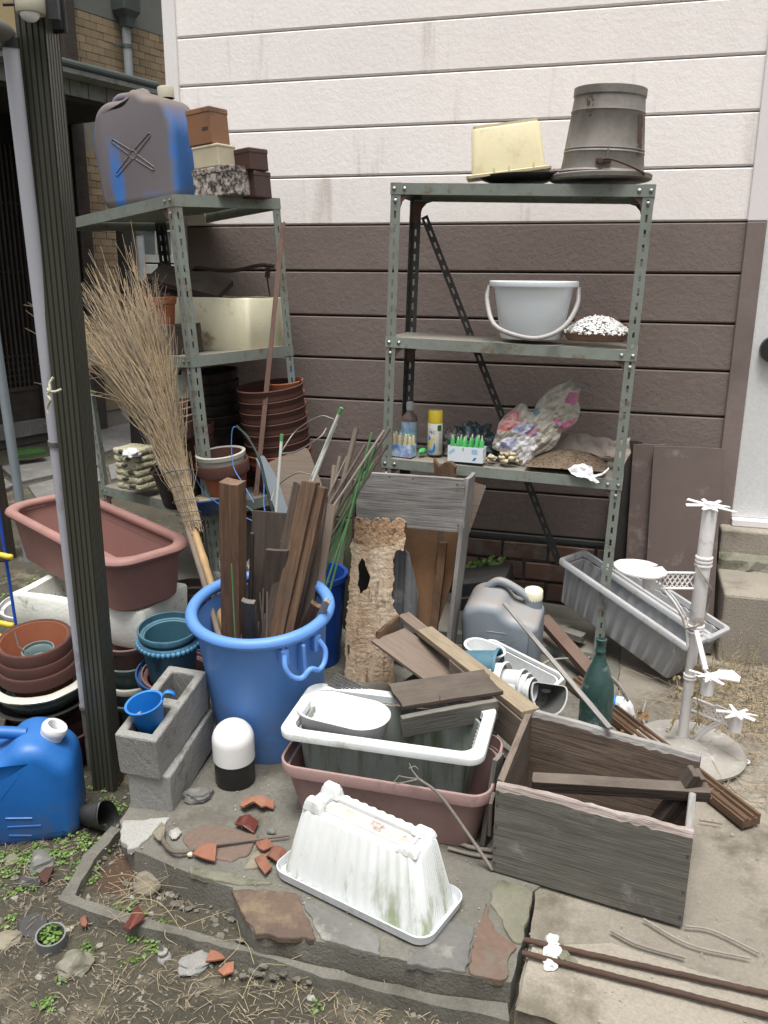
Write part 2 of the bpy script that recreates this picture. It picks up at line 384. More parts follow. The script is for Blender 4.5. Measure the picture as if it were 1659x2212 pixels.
mk('black_plastic', (.016, .017, .018), (.026, .026, .027), rough=.4, bs=50, bump=.08, fine=.1, dust=.3, dcol=(.09, .085, .08), var=0)
mk('dark_pot', (.035, .026, .022), rough=.45, bs=50, bump=.08, fine=.1, dust=.2, dcol=(.1, .08, .07))
mk('teal', (.06, .17, .235), (.05, .13, .18), rough=.6, bs=90, bump=.1, fine=.15, st=(3, 3, .7), stain=.3, scol=(.03, .055, .10), ss=6, dust=.4, dcol=(.12, .19, .22), var=.03)
mk('light_blue', (.10, .27, .40), (.05, .17, .30), rough=.5, bs=60, bump=.1, fine=.15, dust=.3, dcol=(.2, .3, .36), ns=14)
mk('deep_blue', (.03, .09, .24), rough=.35, bs=50, bump=.06, fine=.1, dust=.25, dcol=(.12, .14, .2))
mk('grey_teal', (.11, .17, .17), (.09, .135, .135), rough=.5, bs=60, bump=.08, fine=.15, dust=.3, dcol=(.25, .28, .27))
mk('white_plastic', (.66, .67, .67), (.60, .61, .61), rough=.4, bs=60, bump=.06, fine=.06, stain=.05, scol=(.35, .33, .28), ss=8, var=0, sub=.05)
mk('white_dirty', (.55, .57, .57), (.42, .44, .44), rough=.5, bs=50, bump=.1, fine=.12, stain=.3, scol=(.24, .26, .19), ss=6, var=0, dust=.7, dcol=(.68, .68, .67), dlo=.4)
mk('white_green', (.66, .685, .68), (.59, .61, .60), rough=.4, bs=60, bump=.06, fine=.05, st=(2.2, 2.2, .5), stain=.55, scol=(.25, .29, .17), ss=7, smask=(2, .19, .04), var=0, sub=.04, dust=.8, dcol=(.72, .72, .71), dlo=.7)
mk('white_tray', (.60, .62, .64), (.50, .52, .53), rough=.5, stain=.15, scol=(.3, .3, .25), ss=10, fine=.15, var=0)
mk('mould_planter', (.26, .285, .265), (.16, .185, .15), rough=.6, bs=60, bump=.1, fine=.25, st=(5, 5, .5), stain=.35, scol=(.085, .105, .06), ss=4, var=0)
mk('rust_dirt', (.60, .56, .53), (.42, .34, .29), rough=.9, bs=90, bump=.3, ns=14, fine=.3, stain=.3, scol=(.12, .06, .045), ss=16)
mk('cream_box', (.62, .56, .36), (.55, .49, .31), rough=.5, bs=60, bump=.08, fine=.1, stain=.12, scol=(.42, .36, .24), ss=4, var=0, sub=.06)
mk('bucket_white', (.78, .84, .87), (.74, .80, .83), rough=.45, bs=40, bump=.03, fine=.03, dust=.5, dcol=(.42, .37, .34), var=0, sub=.05)
mk('bucket_bail', (.36, .34, .33), rough=.5, bump=.05, fine=.15, var=0)
mk('galv_bucket', (.24, .225, .205), (.13, .115, .10), rough=.6, metal=.2, bs=60, bump=.15, fine=.25, ns=7, st=(1, 1, .7), stain=.18, scol=(.07, .035, .02), ss=6, dust=.4, dcol=(.24, .21, .19), var=0)
mk('rust', (.085, .048, .032), (.055, .034, .026), rough=.9, bs=120, bump=.4, fine=.3, var=.04)
mk('rust_rail', (.22, .095, .045), (.13, .062, .035), rough=.75, bs=90, bump=.2, fine=.25, var=.03)
mk('paint_brown', (.10, .052, .036), (.085, .05, .038), rough=.6, bs=70, bump=.15, fine=.2, dust=.4, dcol=(.2, .15, .12))
mk('tin_orange', (.27, .135, .07), (.22, .11, .06), rough=.4, metal=.2, bs=40, bump=.05, fine=.1, stain=.2, scol=(.12, .07, .045), ss=5, dust=.6, dcol=(.25, .20, .16))
mk('tin_cream', (.56, .50, .36), rough=.45, bs=40, bump=.05, fine=.08, stain=.1, scol=(.3, .2, .12), ss=6)
mk('tin_brown', (.07, .035, .028), rough=.45, bs=40, bump=.05, fine=.15, dust=.3)
mk('tin_mottled', (.045, .03, .028), rough=.5, ns=8, fine=.1, stain=.85, scol=(.42, .38, .34), ss=42, var=0)
mk('orange_tint', (.36, .13, .05), rough=.85, fine=.2)
mk('wood_brown', (.155, .088, .052), (.11, .06, .036), rough=.75, grain=(.055, .03, .019), bump=.35, fine=.1, var=.07, dust=.35, dcol=(.22, .16, .12))
mk('wood_dark', (.075, .052, .040), (.055, .04, .032), rough=.85, grain=(.028, .021, .017), bump=.5, fine=.15, var=.08, dust=.55, dcol=(.17, .145, .12))
mk('wood_orange', (.17, .098, .052), (.095, .06, .04), rough=.8, grain=(.06, .035, .022), bump=.4, fine=.15, var=.03)
mk('wood_grey', (.29, .285, .275), (.20, .19, .18), rough=.85, grain=(.12, .112, .105), bump=.5, fine=.15, var=.05, dust=.3, dcol=(.33, .31, .29))
mk('wood_tan', (.27, .215, .145), (.21, .165, .11), rough=.85, grain=(.13, .10, .068), bump=.45, fine=.15, var=.05, dust=.3, dcol=(.33, .28, .2))
mk('wood_crate', (.135, .13, .112), (.105, .10, .086), rough=.85, grain=(.078, .072, .062), bump=.45, fine=.15, var=.04, stain=.12, scol=(.2, .19, .175), ss=6, dust=.3, dcol=(.28, .25, .22))
mk('wood_crate_in', (.15, .11, .082), (.105, .078, .06), rough=.85, grain=(.055, .04, .03), bump=.5, fine=.15, var=.04, stain=.12, scol=(.045, .035, .03), ss=4, dust=.5, dcol=(.24, .2, .165))
mk('wood_edge', (.42, .37, .34), (.25, .2, .18), rough=.95, bs=60, bump=.9, fine=.35, grain=(.19, .15, .13))
mk('plywood', (.19, .145, .115), (.15, .115, .09), rough=.8, grain=(.13, .1, .08), bump=.2, fine=.12, var=.04)
mk('plywood_rust', (.22, .115, .055), (.14, .085, .05), rough=.85, bs=50, bump=.3, fine=.2, stain=.3, scol=(.085, .05, .03), ss=4)
mk('sheet_grey', (.20, .21, .22), (.15, .155, .16), rough=.5, metal=.2, bs=40, bump=.1, fine=.2, stain=.2, scol=(.3, .3, .3), ss=8)
mk('board_brown', (.075, .052, .044), (.062, .044, .037), rough=.55, bs=40, bump=.06, fine=.15, stain=.26, scol=(.125, .10, .088), ss=7, var=.04)
mk('rot_wood', (.50, .41, .31), (.34, .22, .13), rough=.95, bs=60, bump=.8, bdist=.01, fine=.4, fs=60, st=(1.4, 1.4, .3), stain=.22, scol=(.10, .065, .045), ss=24, ns=9, var=0)
mk('rot_top', (.36, .20, .10), (.42, .32, .22), rough=.95, bs=60, bump=1, bdist=.015, fine=.5, stain=.3, scol=(.08, .06, .045), ss=30, var=0)
mk('broom_grey', (.24, .20, .15), (.16, .135, .10), rough=.85, bs=60, bump=.2, fine=.2, var=0)
mk('broom', (.36, .275, .17), (.24, .18, .115), rough=.8, bs=60, bump=.2, fine=.15, var=0)
mk('bamboo', (.42, .28, .13), (.33, .21, .10), rough=.5, st=(1, 1, 1), fine=.15, stain=.15, scol=(.2, .14, .09), ss=8, var=0)
mk('bamboo_grey', (.20, .16, .125), (.15, .12, .095), rough=.8, bs=60, bump=.3, fine=.3, var=.05)
mk('wire', (.12, .13, .15), rough=.5, metal=.3, var=0)
mk('cable', (.30, .29, .26), rough=.5, var=0)
mk('stake_white', (.56, .58, .55), (.5, .53, .47), rough=.45, fine=.08, bump=.05, var=0)
mk('green_pole', (.07, .22, .075), (.11, .21, .09), rough=.55, fine=.3, fs=30, bump=.2, var=.12)
mk('dark_green', (.03, .05, .042), rough=.6, fine=.2, var=.05)
mk('olive', (.035, .042, .02), (.05, .058, .03), rough=.75, bs=14, bump=.3, fine=.15, dust=.3, dcol=(.12, .13, .08))
mk('jerry_grey', (.23, .265, .30), (.21, .24, .275), rough=.5, bs=150, bump=.08, fine=.08, dust=.95, dcol=(.26, .235, .215), dlo=.25, dhi=.8, var=0)
mk('grey_planter', (.42, .43, .44), (.36, .37, .385), rough=.6, bs=60, bump=.1, fine=.12, st=(2, 2, .7), stain=.2, scol=(.24, .215, .15), ss=6, dust=.6, dcol=(.25, .225, .215), dlo=.5, var=.02)
mk('grey_strainer', (.16, .165, .16), (.12, .12, .115), rough=.5, metal=.3, fine=.25, stain=.2, scol=(.08, .075, .07), ss=10, var=0)
mk('white_iron', (.76, .745, .74), (.68, .66, .65), rough=.5, bs=60, bump=.1, fine=.15, stain=.28, scol=(.36, .30, .25), ss=9, dust=.35, dcol=(.55, .48, .45), var=0)
mk('stand_base', (.33, .31, .28), (.26, .24, .21), rough=.85, bs=70, bump=.25, fine=.25, stain=.25, scol=(.45, .45, .44), ss=9, var=0)
mk('bottle', (.014, .045, .040), (.03, .065, .058), rough=.28, fine=.05, bump=.03, stain=.22, scol=(.14, .18, .17), ss=14, dust=.2, dcol=(.09, .13, .12), var=0, spec=.6)
mk('brown_bottle', (.20, .14, .12), rough=.3, var=0, fine=.05)
mk('label_blue', (.12, .34, .62), (.62, .72, .78), rough=.5, ns=38, fine=.1, stain=.3, scol=(.62, .7, .74), ss=36, var=0)
mk('label_white', (.60, .61, .56), (.55, .55, .48), rough=.5, fine=.12, stain=.12, scol=(.38, .34, .25), ss=24, var=0)
mk('can_yellow', (.68, .52, .04), rough=.4, bump=.02, fine=.08, dust=.6, dcol=(.3, .25, .18), dlo=.6, var=0)
mk('print_blue', (.02, .20, .52), rough=.5, bump=0, fine=.05, var=0)
mk('print_pale', (.28, .55, .75), rough=.5, bump=0, fine=.05, var=0)
mk('print_black', (.02, .02, .025), rough=.5, bump=0, fine=0, var=0)
mk('print_yellow', (.72, .52, .12), rough=.5, bump=0, fine=.05, var=0)
mk('print_green', (.03, .12, .035), rough=.5, bump=0, fine=.05, var=0)
mk('card_white', (.66, .70, .74), (.62, .66, .70), rough=.6, bump=.05, fine=.04, var=0)
mk('card_blue', (.08, .20, .46), (.60, .66, .72), rough=.6, ns=34, bump=.05, fine=.1, var=0)
mk('ampoule_green', (.09, .36, .12), (.05, .33, .09), rough=.3, bump=0, fine=.05, sub=.1, var=.1)
mk('ampoule_amber', (.36, .35, .27), (.32, .27, .15), rough=.25, bump=0, fine=.05, sub=.1, var=.1)
mk('ampoule_cap', (.10, .40, .30), rough=.3, bump=0, var=.05)
mk('bag_plastic', (.48, .45, .39), (.27, .245, .20), rough=.3, bs=34, bump=.9, bdist=.006, fine=.15, ns=6, var=0)
mk('bag_print_red', (.50, .08, .09), (.55, .42, .38), rough=.4, bs=26, bump=.4, ns=24, fine=.15, var=0)
mk('bag_print_pink', (.42, .10, .22), (.42, .28, .27), rough=.4, bs=26, bump=.4, ns=16, fine=.15, var=0)
mk('bag_print_blue', (.20, .22, .50), (.55, .55, .60), rough=.4, bs=26, bump=.4, ns=26, fine=.15, var=0)
mk('bag_print_teal', (.05, .20, .26), (.3, .32, .3), rough=.4, bs=26, bump=.4, ns=24, fine=.15, var=0)
mk('bag_white', (.62, .61, .62), (.50, .48, .48), rough=.35, bs=26, bump=.4, ns=9, fine=.15, var=0)
mk('bag_dark', (.05, .075, .082), (.02, .03, .033), rough=.25, bs=18, bump=.6, bdist=.01, ns=8, stain=.35, scol=(.26, .36, .44), ss=8, fine=.1, var=0)
mk('bag_clear', (.34, .34, .33), (.16, .16, .15), rough=.2, bs=18, bump=.6, ns=8, alpha=.55, var=0)
mk('bulbs', (.50, .44, .30), (.40, .34, .22), rough=.75, bs=60, bump=.2, fine=.2, var=.12)
mk('grit', (.22, .16, .11), (.13, .09, .06), rough=.9, var=.1, fine=.3)
mk('paper_bag', (.30, .25, .215), (.22, .185, .16), rough=.85, bs=20, bump=.5, fine=.15, stain=.15, scol=(.33, .30, .28), ss=6, var=0)
mk('paper_brown', (.26, .16, .11), (.20, .13, .10), rough=.85, bs=24, bump=.5, fine=.15, var=0)
mk('white_pebble', (.74, .73, .72), (.68, .67, .65), rough=.6, var=.06)
mk('bark', (.12, .115, .095), (.08, .075, .06), rough=.95, bs=60, bump=1, bdist=.015, fine=.5)
mk('bark_cream', (.50, .47, .33), (.38, .35, .22), rough=.95, bs=60, bump=1, bdist=.015, fine=.5, fs=120, stain=.25, scol=(.09, .08, .06), ss=28)
mk('leaf', (.075, .145, .026), (.11, .18, .04), rough=.5, bump=.1, fine=.1, var=.12, sub=.05)
mk('leaf_dark', (.045, .12, .03), (.03, .09, .02), rough=.5, bump=.1, fine=.1, var=.12)
mk('straw', (.33, .27, .18), (.20, .16, .11), rough=.9, fine=.3, bump=.1, var=.1)
mk('straw_pale', (.42, .34, .20), (.30, .24, .14), rough=.9, fine=.2, bump=.1, var=.1)
mk('twig', (.15, .12, .10), (.10, .08, .065), rough=.9, bs=80, bump=.5, fine=.3, var=.08)
mk('twig_grey', (.27, .24, .21), (.19, .165, .14), rough=.9, bs=80, bump=.5, fine=.3, var=.08)
mk('dry_leaf', (.30, .17, .075), (.20, .11, .05), rough=.8, fine=.2, var=.15)
mk('tile', (.245, .185, .115), (.20, .15, .095), rough=.85, bs=50, bump=.3, fine=.2, var=.06)
mk('stucco_grey', (.15, .155, .14), (.125, .13, .118), rough=.95, bs=70, bump=.4, fine=.25)
mk('plaster', (.46, .36, .19), (.40, .31, .17), rough=.9, bs=30, bump=.1, fine=.1)
mk('old_wood', (.055, .042, .034), (.04, .032, .027), rough=.85, grain=(.025, .02, .017), bump=.3)
mk('shadow_wood', (.022, .019, .017), (.016, .014, .013), rough=.9, bump=.1)  # near-black wood: shade of hollows put into the colour, dark boards too
mk('roof_sheet', (.30, .32, .30), (.22, .23, .21), rough=.6, st=(1, 1, 1), fine=.2, stain=.3, scol=(.10, .11, .09), ss=9)
mk('gutter', (.075, .09, .085), rough=.5, fine=.2)
mk('drain', (.30, .33, .34), (.26, .28, .29), rough=.5, fine=.1, stain=.12, scol=(.15, .15, .14), ss=6)
mk('window_frame', (.42, .42, .39), (.33, .33, .30), rough=.7, fine=.2)
mk('glass', (.13, .15, .145), (.10, .12, .12), rough=.12, bump=.05, bs=8, spec=.8, fine=.05)
mk('dome_white', (.78, .78, .77), (.72, .72, .70), rough=.35, bump=.02, fine=.04, stain=.1, scol=(.45, .43, .38), ss=9, sub=.15, var=0)
mk('cream_plastic', (.45, .43, .33), rough=.5, fine=.1, var=0)
mk('twine', (.52, .49, .36), rough=.8, bs=200, bump=.5, var=0)
mk('pvc_grey', (.13, .14, .14), (.10, .105, .105), rough=.5, fine=.15, dust=.4, dcol=(.25, .25, .24))
mk('can_print', (.55, .62, .66), rough=.4, fine=.1, stain=.15, scol=(.4, .38, .33), ss=12)
def m(k): return M_[k]
# ================================================================== SETTING
def nz(x, y, s=1.0): return noise.noise((x*s, y*s, 3.3))
def poly_contains(P, x, y):
    c = False; n = len(P)
    for i in range(n):
        a, b = P[i], P[i-1]
        if (a[1] > y) != (b[1] > y) and x < (b[0]-a[0])*(y-a[1])/(b[1]-a[1])+a[0]: c = not c
    return c
def d_poly(P, x, y):
    best = 9
    for i in range(len(P)):
        ax, ay = P[i-1][0], P[i-1][1]; bx, by = P[i][0], P[i][1]
        t = max(0, min(1, ((x-ax)*(bx-ax)+(y-ay)*(by-ay))/((bx-ax)**2+(by-ay)**2+1e-12)))
        best = min(best, sqrt((x-ax-t*(bx-ax))**2+(y-ay-t*(by-ay))**2))
    return best
GZ = -0.10
slab_front = [at(*p) for p in [(258, 1772), (292, 1834), (357, 1864), (407, 1881), (501, 1916), (545, 2010), (679, 2028), (823, 2062), (1004, 2104), (1106, 2121), (1153, 1925)]]
slabA = slab_front + [V((.05, 2.2, 0)), V((.05, 3.88, 0)), V((-1.95, 3.88, 0)), V((-1.35, 2.2, 0))]
# slab as a fine grid clipped by the outline, sunk edge
def sheet(P, z, step, depth, mtl, name, amp=.003, kind=True):
    bm = BM(); xs = [p[0] for p in P]; ys = [p[1] for p in P]
    # resample outline for a rough edge
    out = []
    for i in range(len(P)):
        a, b = V(P[i][:2]), V(P[(i+1) % len(P)][:2]); n = max(1, int((b-a).length/.03))
        for k in range(n):
            q = a+(b-a)*k/n; out.append((q.x+nz(q.x, q.y, 25)*.006, q.y+nz(q.y, q.x, 25)*.006))
    vs = [bm.verts.new((x, y, z)) for x, y in out]
    f = bm.faces.new(vs)
    bs = [bm.verts.new((x+nz(x, y, 9)*.01, y+nz(y, x, 9)*.01, z-depth)) for x, y in out]
    n = len(out)
    for i in range(n): bm.faces.new((vs[i], bs[i], bs[(i+1) % n], vs[(i+1) % n]))
    bmesh.ops.triangulate(bm, faces=[f])
    for v in vs: v.co.z += -.004+nz(v.co.x, v.co.y, 18)*.004
    return obj(name, bm, mtl, kind='structure' if kind else None)
sheet(slabA, 0, .03, .14, m('concrete'), 'concrete_slab')
slabB = [at(*p, -.006) for p in [(1158, 1925), (1144, 2036), (1114, 2165), (1240, 2225)]] + [V((.6, 1.18, 0)), V((2.5, .9, 0)), V((6, 2, 0)), V((6, 3.44, 0)), V((.052, 3.84, 0)), V((.052, 2.21, 0))]
slab_right = sheet(slabB, -.006, .03, .14, m('concrete_warm'), 'concrete_path')
# thin worn strip of screed over the right slab (its edge is the shallow step in the photo)
st_ = [at(*p, .003) for p in [(1150, 2040), (1321, 2035), (1480, 2085), (1659, 2140), (1800, 2190), (1800, 2360), (1500, 2290), (1240, 2215), (1118, 2166)]]
o = sheet(st_, .003, .03, .008, m('concrete_warm'), 'worn_concrete_strip', kind=False); o.parent = slab_right
# paving stones let into the slab
slab_o = bpy.data.objects['concrete_slab']
Z1 = lambda x, y: at(x*.496, 1645.8+y*.496, .006)
Z2 = lambda x, y: at(768+x*.537, 1645.8+y*.537, .006)
for pts, mt in [([Z1(*p) for p in [(800, 320), (868, 268), (950, 262), (1120, 312), (1085, 395), (1000, 428), (900, 412), (815, 378)]], 'stone_red'),
                ([Z1(*p) for p in [(1012, 545), (1150, 548), (1288, 562), (1330, 640), (1378, 762), (1240, 760), (1110, 740), (1050, 640)]], 'stone_brown'),
                ([Z1(*p) for p in [(1300, 572), (1480, 645), (1650, 742), (1655, 826), (1540, 800), (1396, 764), (1345, 650)]], 'stone_grey'),
                ([Z1(*p) for p in [(1065, 455), (1110, 380), (1190, 350), (1180, 420), (1110, 455)]], 'stone_tan'),
                ([Z1(*p) for p in [(820, 448), (1000, 480), (1180, 522), (1170, 532), (1000, 520), (830, 476)]], 'stone_moss'),
                ([Z2(*p) for p in [(522, 560), (560, 660), (638, 730), (608, 868), (530, 862), (452, 845), (480, 700)]], 'stone_red'),
                ([Z2(*p) for p in [(562, 472), (640, 478), (718, 512), (690, 640), (672, 715), (640, 712), (590, 640), (535, 560)]], 'stone_moss'),
                ([Z2(*p) for p in [(335, 640), (420, 640), (482, 662), (440, 838), (330, 820), (205, 800), (270, 740)]], 'stone_grey'),
                ([Z1(*p) for p in [(530, 255), (680, 238), (735, 235), (690, 290), (600, 365), (560, 372), (520, 320)]], 'concrete_block')]:
    q_ = []
    for i in range(len(pts)):
        a, b = pts[i], pts[(i+1) % len(pts)]; n = max(1, int((b-a).length/.012))
        for k in range(n): c_ = a+(b-a)*k/n; q_.append((c_.x+nz(c_.x, c_.y, 40)*.010, c_.y+nz(c_.y, c_.x, 40)*.010, c_.z-.003+nz(c_.x, c_.y, 15)*.003))
    bm = poly_prism(q_, .02)
    o = obj('paving_stone', bm, m(mt), slab_o, bev=.004)
# the low kerb framing the sunken bed
KZ = -.055
kin = [at(*p, KZ) for p in [(262, 1788), (205, 1850), (160, 1932), (280, 1972), (380, 2000), (500, 2030), (600, 2063), (700, 2085), (830, 2120), (980, 2150), (1098, 2166)]]
kout = [at(*p, KZ) for p in [(240, 1782), (180, 1845), (126, 1941), (215, 1975), (350, 2008), (476, 2040), (560, 2060), (700, 2107), (830, 2142), (980, 2178), (1100, 2198)]]
ko = sheet(kin+kout[::-1], KZ, .03, .09, m('concrete'), 'garden_kerb')
# ground: one sheet to the horizon, fine near the camera
bm = BM()
xs = [-60, -30, -14] + [-7+i*.35 for i in range(8)] + [-4.2+i*.06 for i in range(80)] + [.6+i*.3 for i in range(8)] + [6, 14, 30, 60]
ys = [-30, -8, -2, 0] + [.8+i*.05 for i in range(60)] + [3.8+i*.2 for i in range(30)] + [10, 14, 25, 60]
bed = [tuple(p)[:2] for p in kin] + [tuple(p)[:2] for p in slab_front[:-1][::-1]]
slA = [tuple(p)[:2] for p in slabA]; slB = [tuple(p)[:2] for p in slabB]
def gz(x, y):
    z = GZ + nz(x, y, 1.7)*.018 + nz(x, y, 7)*.008 + nz(x, y, 22)*.004
    if poly_contains(bed, x, y): z = -.085+nz(x, y, 8)*.012
    return z
grid = [[bm.verts.new((x, y, gz(x, y) if -6 < x < 3 and .5 < y < 9 else GZ)) for x in xs] for y in ys]
for j in range(len(ys)-1):
    for i in range(len(xs)-1): bm.faces.new((grid[j][i], grid[j][i+1], grid[j+1][i+1], grid[j+1][i]))
obj('ground', bm, m('soil'), smooth=180, kind='structure')
bm = BM(); pts = [(p[0], p[1]) for p in bed]
cx = sum(p[0] for p in pts)/len(pts); cy = sum(p[1] for p in pts)/len(pts)
# damp rust-stained corner of the bed
rs = [at(*p, -.075) for p in [(180, 1915), (230, 1845), (285, 1800), (330, 1862), (300, 1900), (262, 1935), (215, 1942)]]
c_ = sum(rs, V((0, 0, 0)))/len(rs)
mid = bm.verts.new(c_+V((0, 0, .012))); ring = [bm.verts.new(p+V((0, 0, -.02))) for p in rs]
for i in range(len(ring)): bm.faces.new((mid, ring[i], ring[(i+1) % len(ring)]))
obj('soil_heap', bm, m('rust_soil'), kind='structure', smooth=180)
def scatter_ok(x, y): return not poly_contains(slA, x, y) and not poly_contains(slB, x, y)
bm = BM()
def add_peb(x, y, z, r): 
    q = Matrix.Rotation(R(0, 6.3), 4, V((R(-1, 1), R(-1, 1), 1)).normalized())
    vs = []
    for (a, b, c) in ((1, 0, 0), (-1, 0, 0), (0, 1, 0), (0, -1, 0), (0, 0, .6), (0, 0, -.6)):
        vs.append(bm.verts.new(q @ V((a*r*R(.7, 1.2), b*r*R(.6, 1.1), c*r*R(.7, 1.2)))+V((x, y, z))))
    for f in ((0, 2, 4), (2, 1, 4), (1, 3, 4), (3, 0, 4), (2, 0, 5), (1, 2, 5), (3, 1, 5), (0, 3, 5)): bm.faces.new([vs[i] for i in f])
n = 0
while n < 15000:
    if n % 3 == 0: x, y = R(-5.5, -1.3), R(2.2, 7)
    else: x, y = R(-2.0, .6), R(.95, 2.2)
    n += 1
    if not scatter_ok(x, y) : continue
    if nz(x, y, 3) < -.1 and R(0, 1) < .7: continue
    add_peb(x, y, gz(x, y)+.001, R(.002, .006) if R(0, 1) < .93 else R(.007, .014))
obj('gravel', bm, m('pebble'), kind='stuff', smooth=30)
bm = BM()
for n in range(5200):      # grit lying on the concrete
    x, y = R(-1.3, 1.3), R(1.35, 3.8)
    if R(0, 1) > .25+.9*max(0, nz(x, y, 4)): continue
    if y < 1.6 and not (poly_contains(slA, x, y) or poly_contains(slB, x, y)): continue
    add_peb(x, y, .001, R(.0012, .0042))
obj('loose_grit', bm, m('pebble'), kind='stuff')
bm = BM()
def blade(bm, p, d, L, wd, droop=.4):
    p = V(p); d = V(d).normalized(); s = d.cross(V((0, 0, 1))); s = s.normalized()*wd if s.length > 1e-3 else V((wd, 0, 0))
    a = p+d*L*.5+V((0, 0, L*.02)); b = p+d*L-V((0, 0, L*droop*.3))+s*R(-8, 8)
    v = [bm.verts.new(q) for q in (p-s, p+s, a+s, a-s, b)]
    bm.faces.new(v[:4]); bm.faces.new((v[3], v[2], v[4]))
n = 0
while n < 6500:
    x, y = R(-2.2, .6), R(.95, 1.95); n += 1
    if not scatter_ok(x, y): continue
    if nz(x, y, 2.4) < -.12 and R(0, 1) < .75: continue
    a = R(0, 6.3); blade(bm, (x, y, gz(x, y)+R(.002, .012)), (cos(a), sin(a), R(-.05, .3)), R(.012, .03)*R(1, 2.2), R(.0003, .0009))
for n in range(1500):       # dry creeping stems by the right foundation
    x = R(.32, 1.3); y = R(2.45, 3.38); 
    if R(0, 1) > .4+nz(x, y, 3): continue
    a = R(0, 6.3); blade(bm, (x, y, R(.002, .03)), (cos(a), sin(a), R(-.1, .25)), R(.05, .16), R(.0006, .0014))
for n in range(260):
    x = R(.0, .55); y = R(2.45, 3.1); a = R(0, 6.3); blade(bm, (x, y, R(.002, .012)), (cos(a), sin(a), R(-.05, .08)), R(.04, .14), R(.0006, .0011))
obj('dead_grass', bm, m('straw'), kind='stuff')
# weeds with small round leaves
bm = BM()
def leaf(bm, c, nrm, r):
    nrm = V(nrm).normalized(); a = nrm.orthogonal().normalized(); b = nrm.cross(a); th0 = R(0, 6)
    vs = [bm.verts.new(V(c)+(a*cos(t)*r*(1.15 if k == 0 else 1)+b*sin(t)*r*.85)) for k, t in enumerate([th0+k*pi/3 for k in range(6)])]
    bm.faces.new(vs)
def sprig(bm, x, y, z, n, rad, h, lr):
    for k in range(n):
        a = R(0, 6.3); q = R(0, rad)
        p = V((x+cos(a)*q, y+sin(a)*q, z+R(.15, 1)*h))
        leaf(bm, p, (cos(a)*R(.1, .9), sin(a)*R(.1, .9), 1), R(.6, 1.2)*lr)
        if k % 2 == 0:
            s = V((.0006, 0, 0)); v = [bm.verts.new(t) for t in (V((x, y, z))-s, V((x, y, z))+s, p+s, p-s)]; bm.faces.new(v)
cl = [((215, 1770), .09, 26), ((190, 1830), .10, 30), ((120, 1850), .10, 34), ((60, 1865), .08, 26), ((250, 1745), .06, 18), ((225, 1700), .05, 12), ((300, 1985), .04, 7), ((175, 1900), .06, 14), ((40, 1930), .05, 8), ((250, 1985), .04, 8), ((340, 2020), .05, 12), ((320, 2050), .03, 6), ((280, 2025), .03, 6),
      ((520, 1985), .02, 2), ((585, 2080), .02, 2), ((510, 2075), .02, 2), ((140, 2120), .02, 3), ((100, 2160), .03, 4), ((900, 2140), .02, 2), ((1065, 2148), .02, 3), ((90, 2180), .03, 4), ((185, 2050), .04, 7), ((275, 2075), .03, 3), ((440, 2060), .02, 2), ((1070, 2190), .02, 2), ((680, 2180), .02, 2), ((225, 1660), .05, 10), ((210, 1620), .05, 8), ((560, 2060), .02, 2), ((115, 2020), .03, 5), ((10, 1870), .06, 12), ((30, 1990), .03, 4)]
for (px, py), rad, n in cl:
    p = at(px, py, GZ)
    for k in range(n):
        a = R(0, 6.3); q = R(0, rad); x, y = p.x+cos(a)*q, p.y+sin(a)*q
        if scatter_ok(x, y): sprig(bm, x, y, gz(x, y), random.randint(5, 11), R(.008, .020), R(.006, .02), R(.0028, .005))
for k in range(60):
    x, y = R(-3.6, -2), R(2.6, 5)
    sprig(bm, x, y, gz(x, y), 6, .03, .012, .008)
obj('small_weeds', bm, m('leaf'), kind='stuff')

# ---------------------------------------------------------------- the sided house
hw = T('house_wall', 'pale house wall of horizontal embossed siding, white above brown, on a brick base', 'wall', (0, 0, 0))
seams = [.325, .53, .725, .925, 1.12, 1.317, 1.52, 1.724, 1.932, 2.135, 2.338, 2.54, 2.743, 2.946, 3.15, 3.35]
struct_bm = boxm((-2.13, 3.93, .30), (.41, 4.2, 3.4)); obj('wall_core', struct_bm, m('shadow_wood'), hw)
for a, b in zip(seams, seams[1:]):
    bm = BM()
    # board profile (y,z): face at 3.9 with chamfered bottom lip and recessed seam
    pr = [(3.93, a+.001), (3.912, a+.001), (3.903, a+.004), (3.900, a+.009), (3.900, b-.009), (3.903, b-.005), (3.93, b-.005)]
    L = [bm.verts.new((-2.12, y, z)) for y, z in pr]; Rr = [bm.verts.new((.40, y, z)) for y, z in pr]
    for i in range(len(pr)-1): bm.faces.new((L[i], Rr[i], Rr[i+1], L[i+1]))
    bm.faces.new(L); bm.faces.new(Rr[::-1])
    o = obj('siding_board', bm, m('siding_brown' if b < 1.75 else 'siding_white'), hw)
obj('corner_trim', boxm((-2.185, 3.885, .3), (-2.12, 4.3, 3.4)), m('trim_white'), hw, bev=.004)
obj('corner_trim', boxm((.40, 3.885, 1.724), (.475, 3.97, 3.4)), m('trim_white'), hw, bev=.004)
obj('corner_trim', boxm((.40, 3.885, .30), (.475, 3.97, 1.722)), m('trim_brown'), hw, bev=.004)
obj('sill_flashing', boxm((-2.12, 3.885, .300), (.40, 3.95, .322)), m('rack_dark'), hw, bev=.003)
obj('flat_panel', boxm((.475, 3.90, .49), (.66, 4.05, 3.4)), m('right_white'), hw)
obj('flat_panel', boxm((.664, 3.90, .49), (1.58, 4.05, 3.4)), m('right_white'), hw)
obj('flat_panel', boxm((1.584, 3.90, .49), (3.4, 4.05, 3.4)), m('right_white'), hw)
obj('foundation_sill', boxm((.476, 3.86, .455), (3.4, 4.0, .488)), m('trim_white'), hw, bev=.005)
v = atY(1672, 755, 3.88)
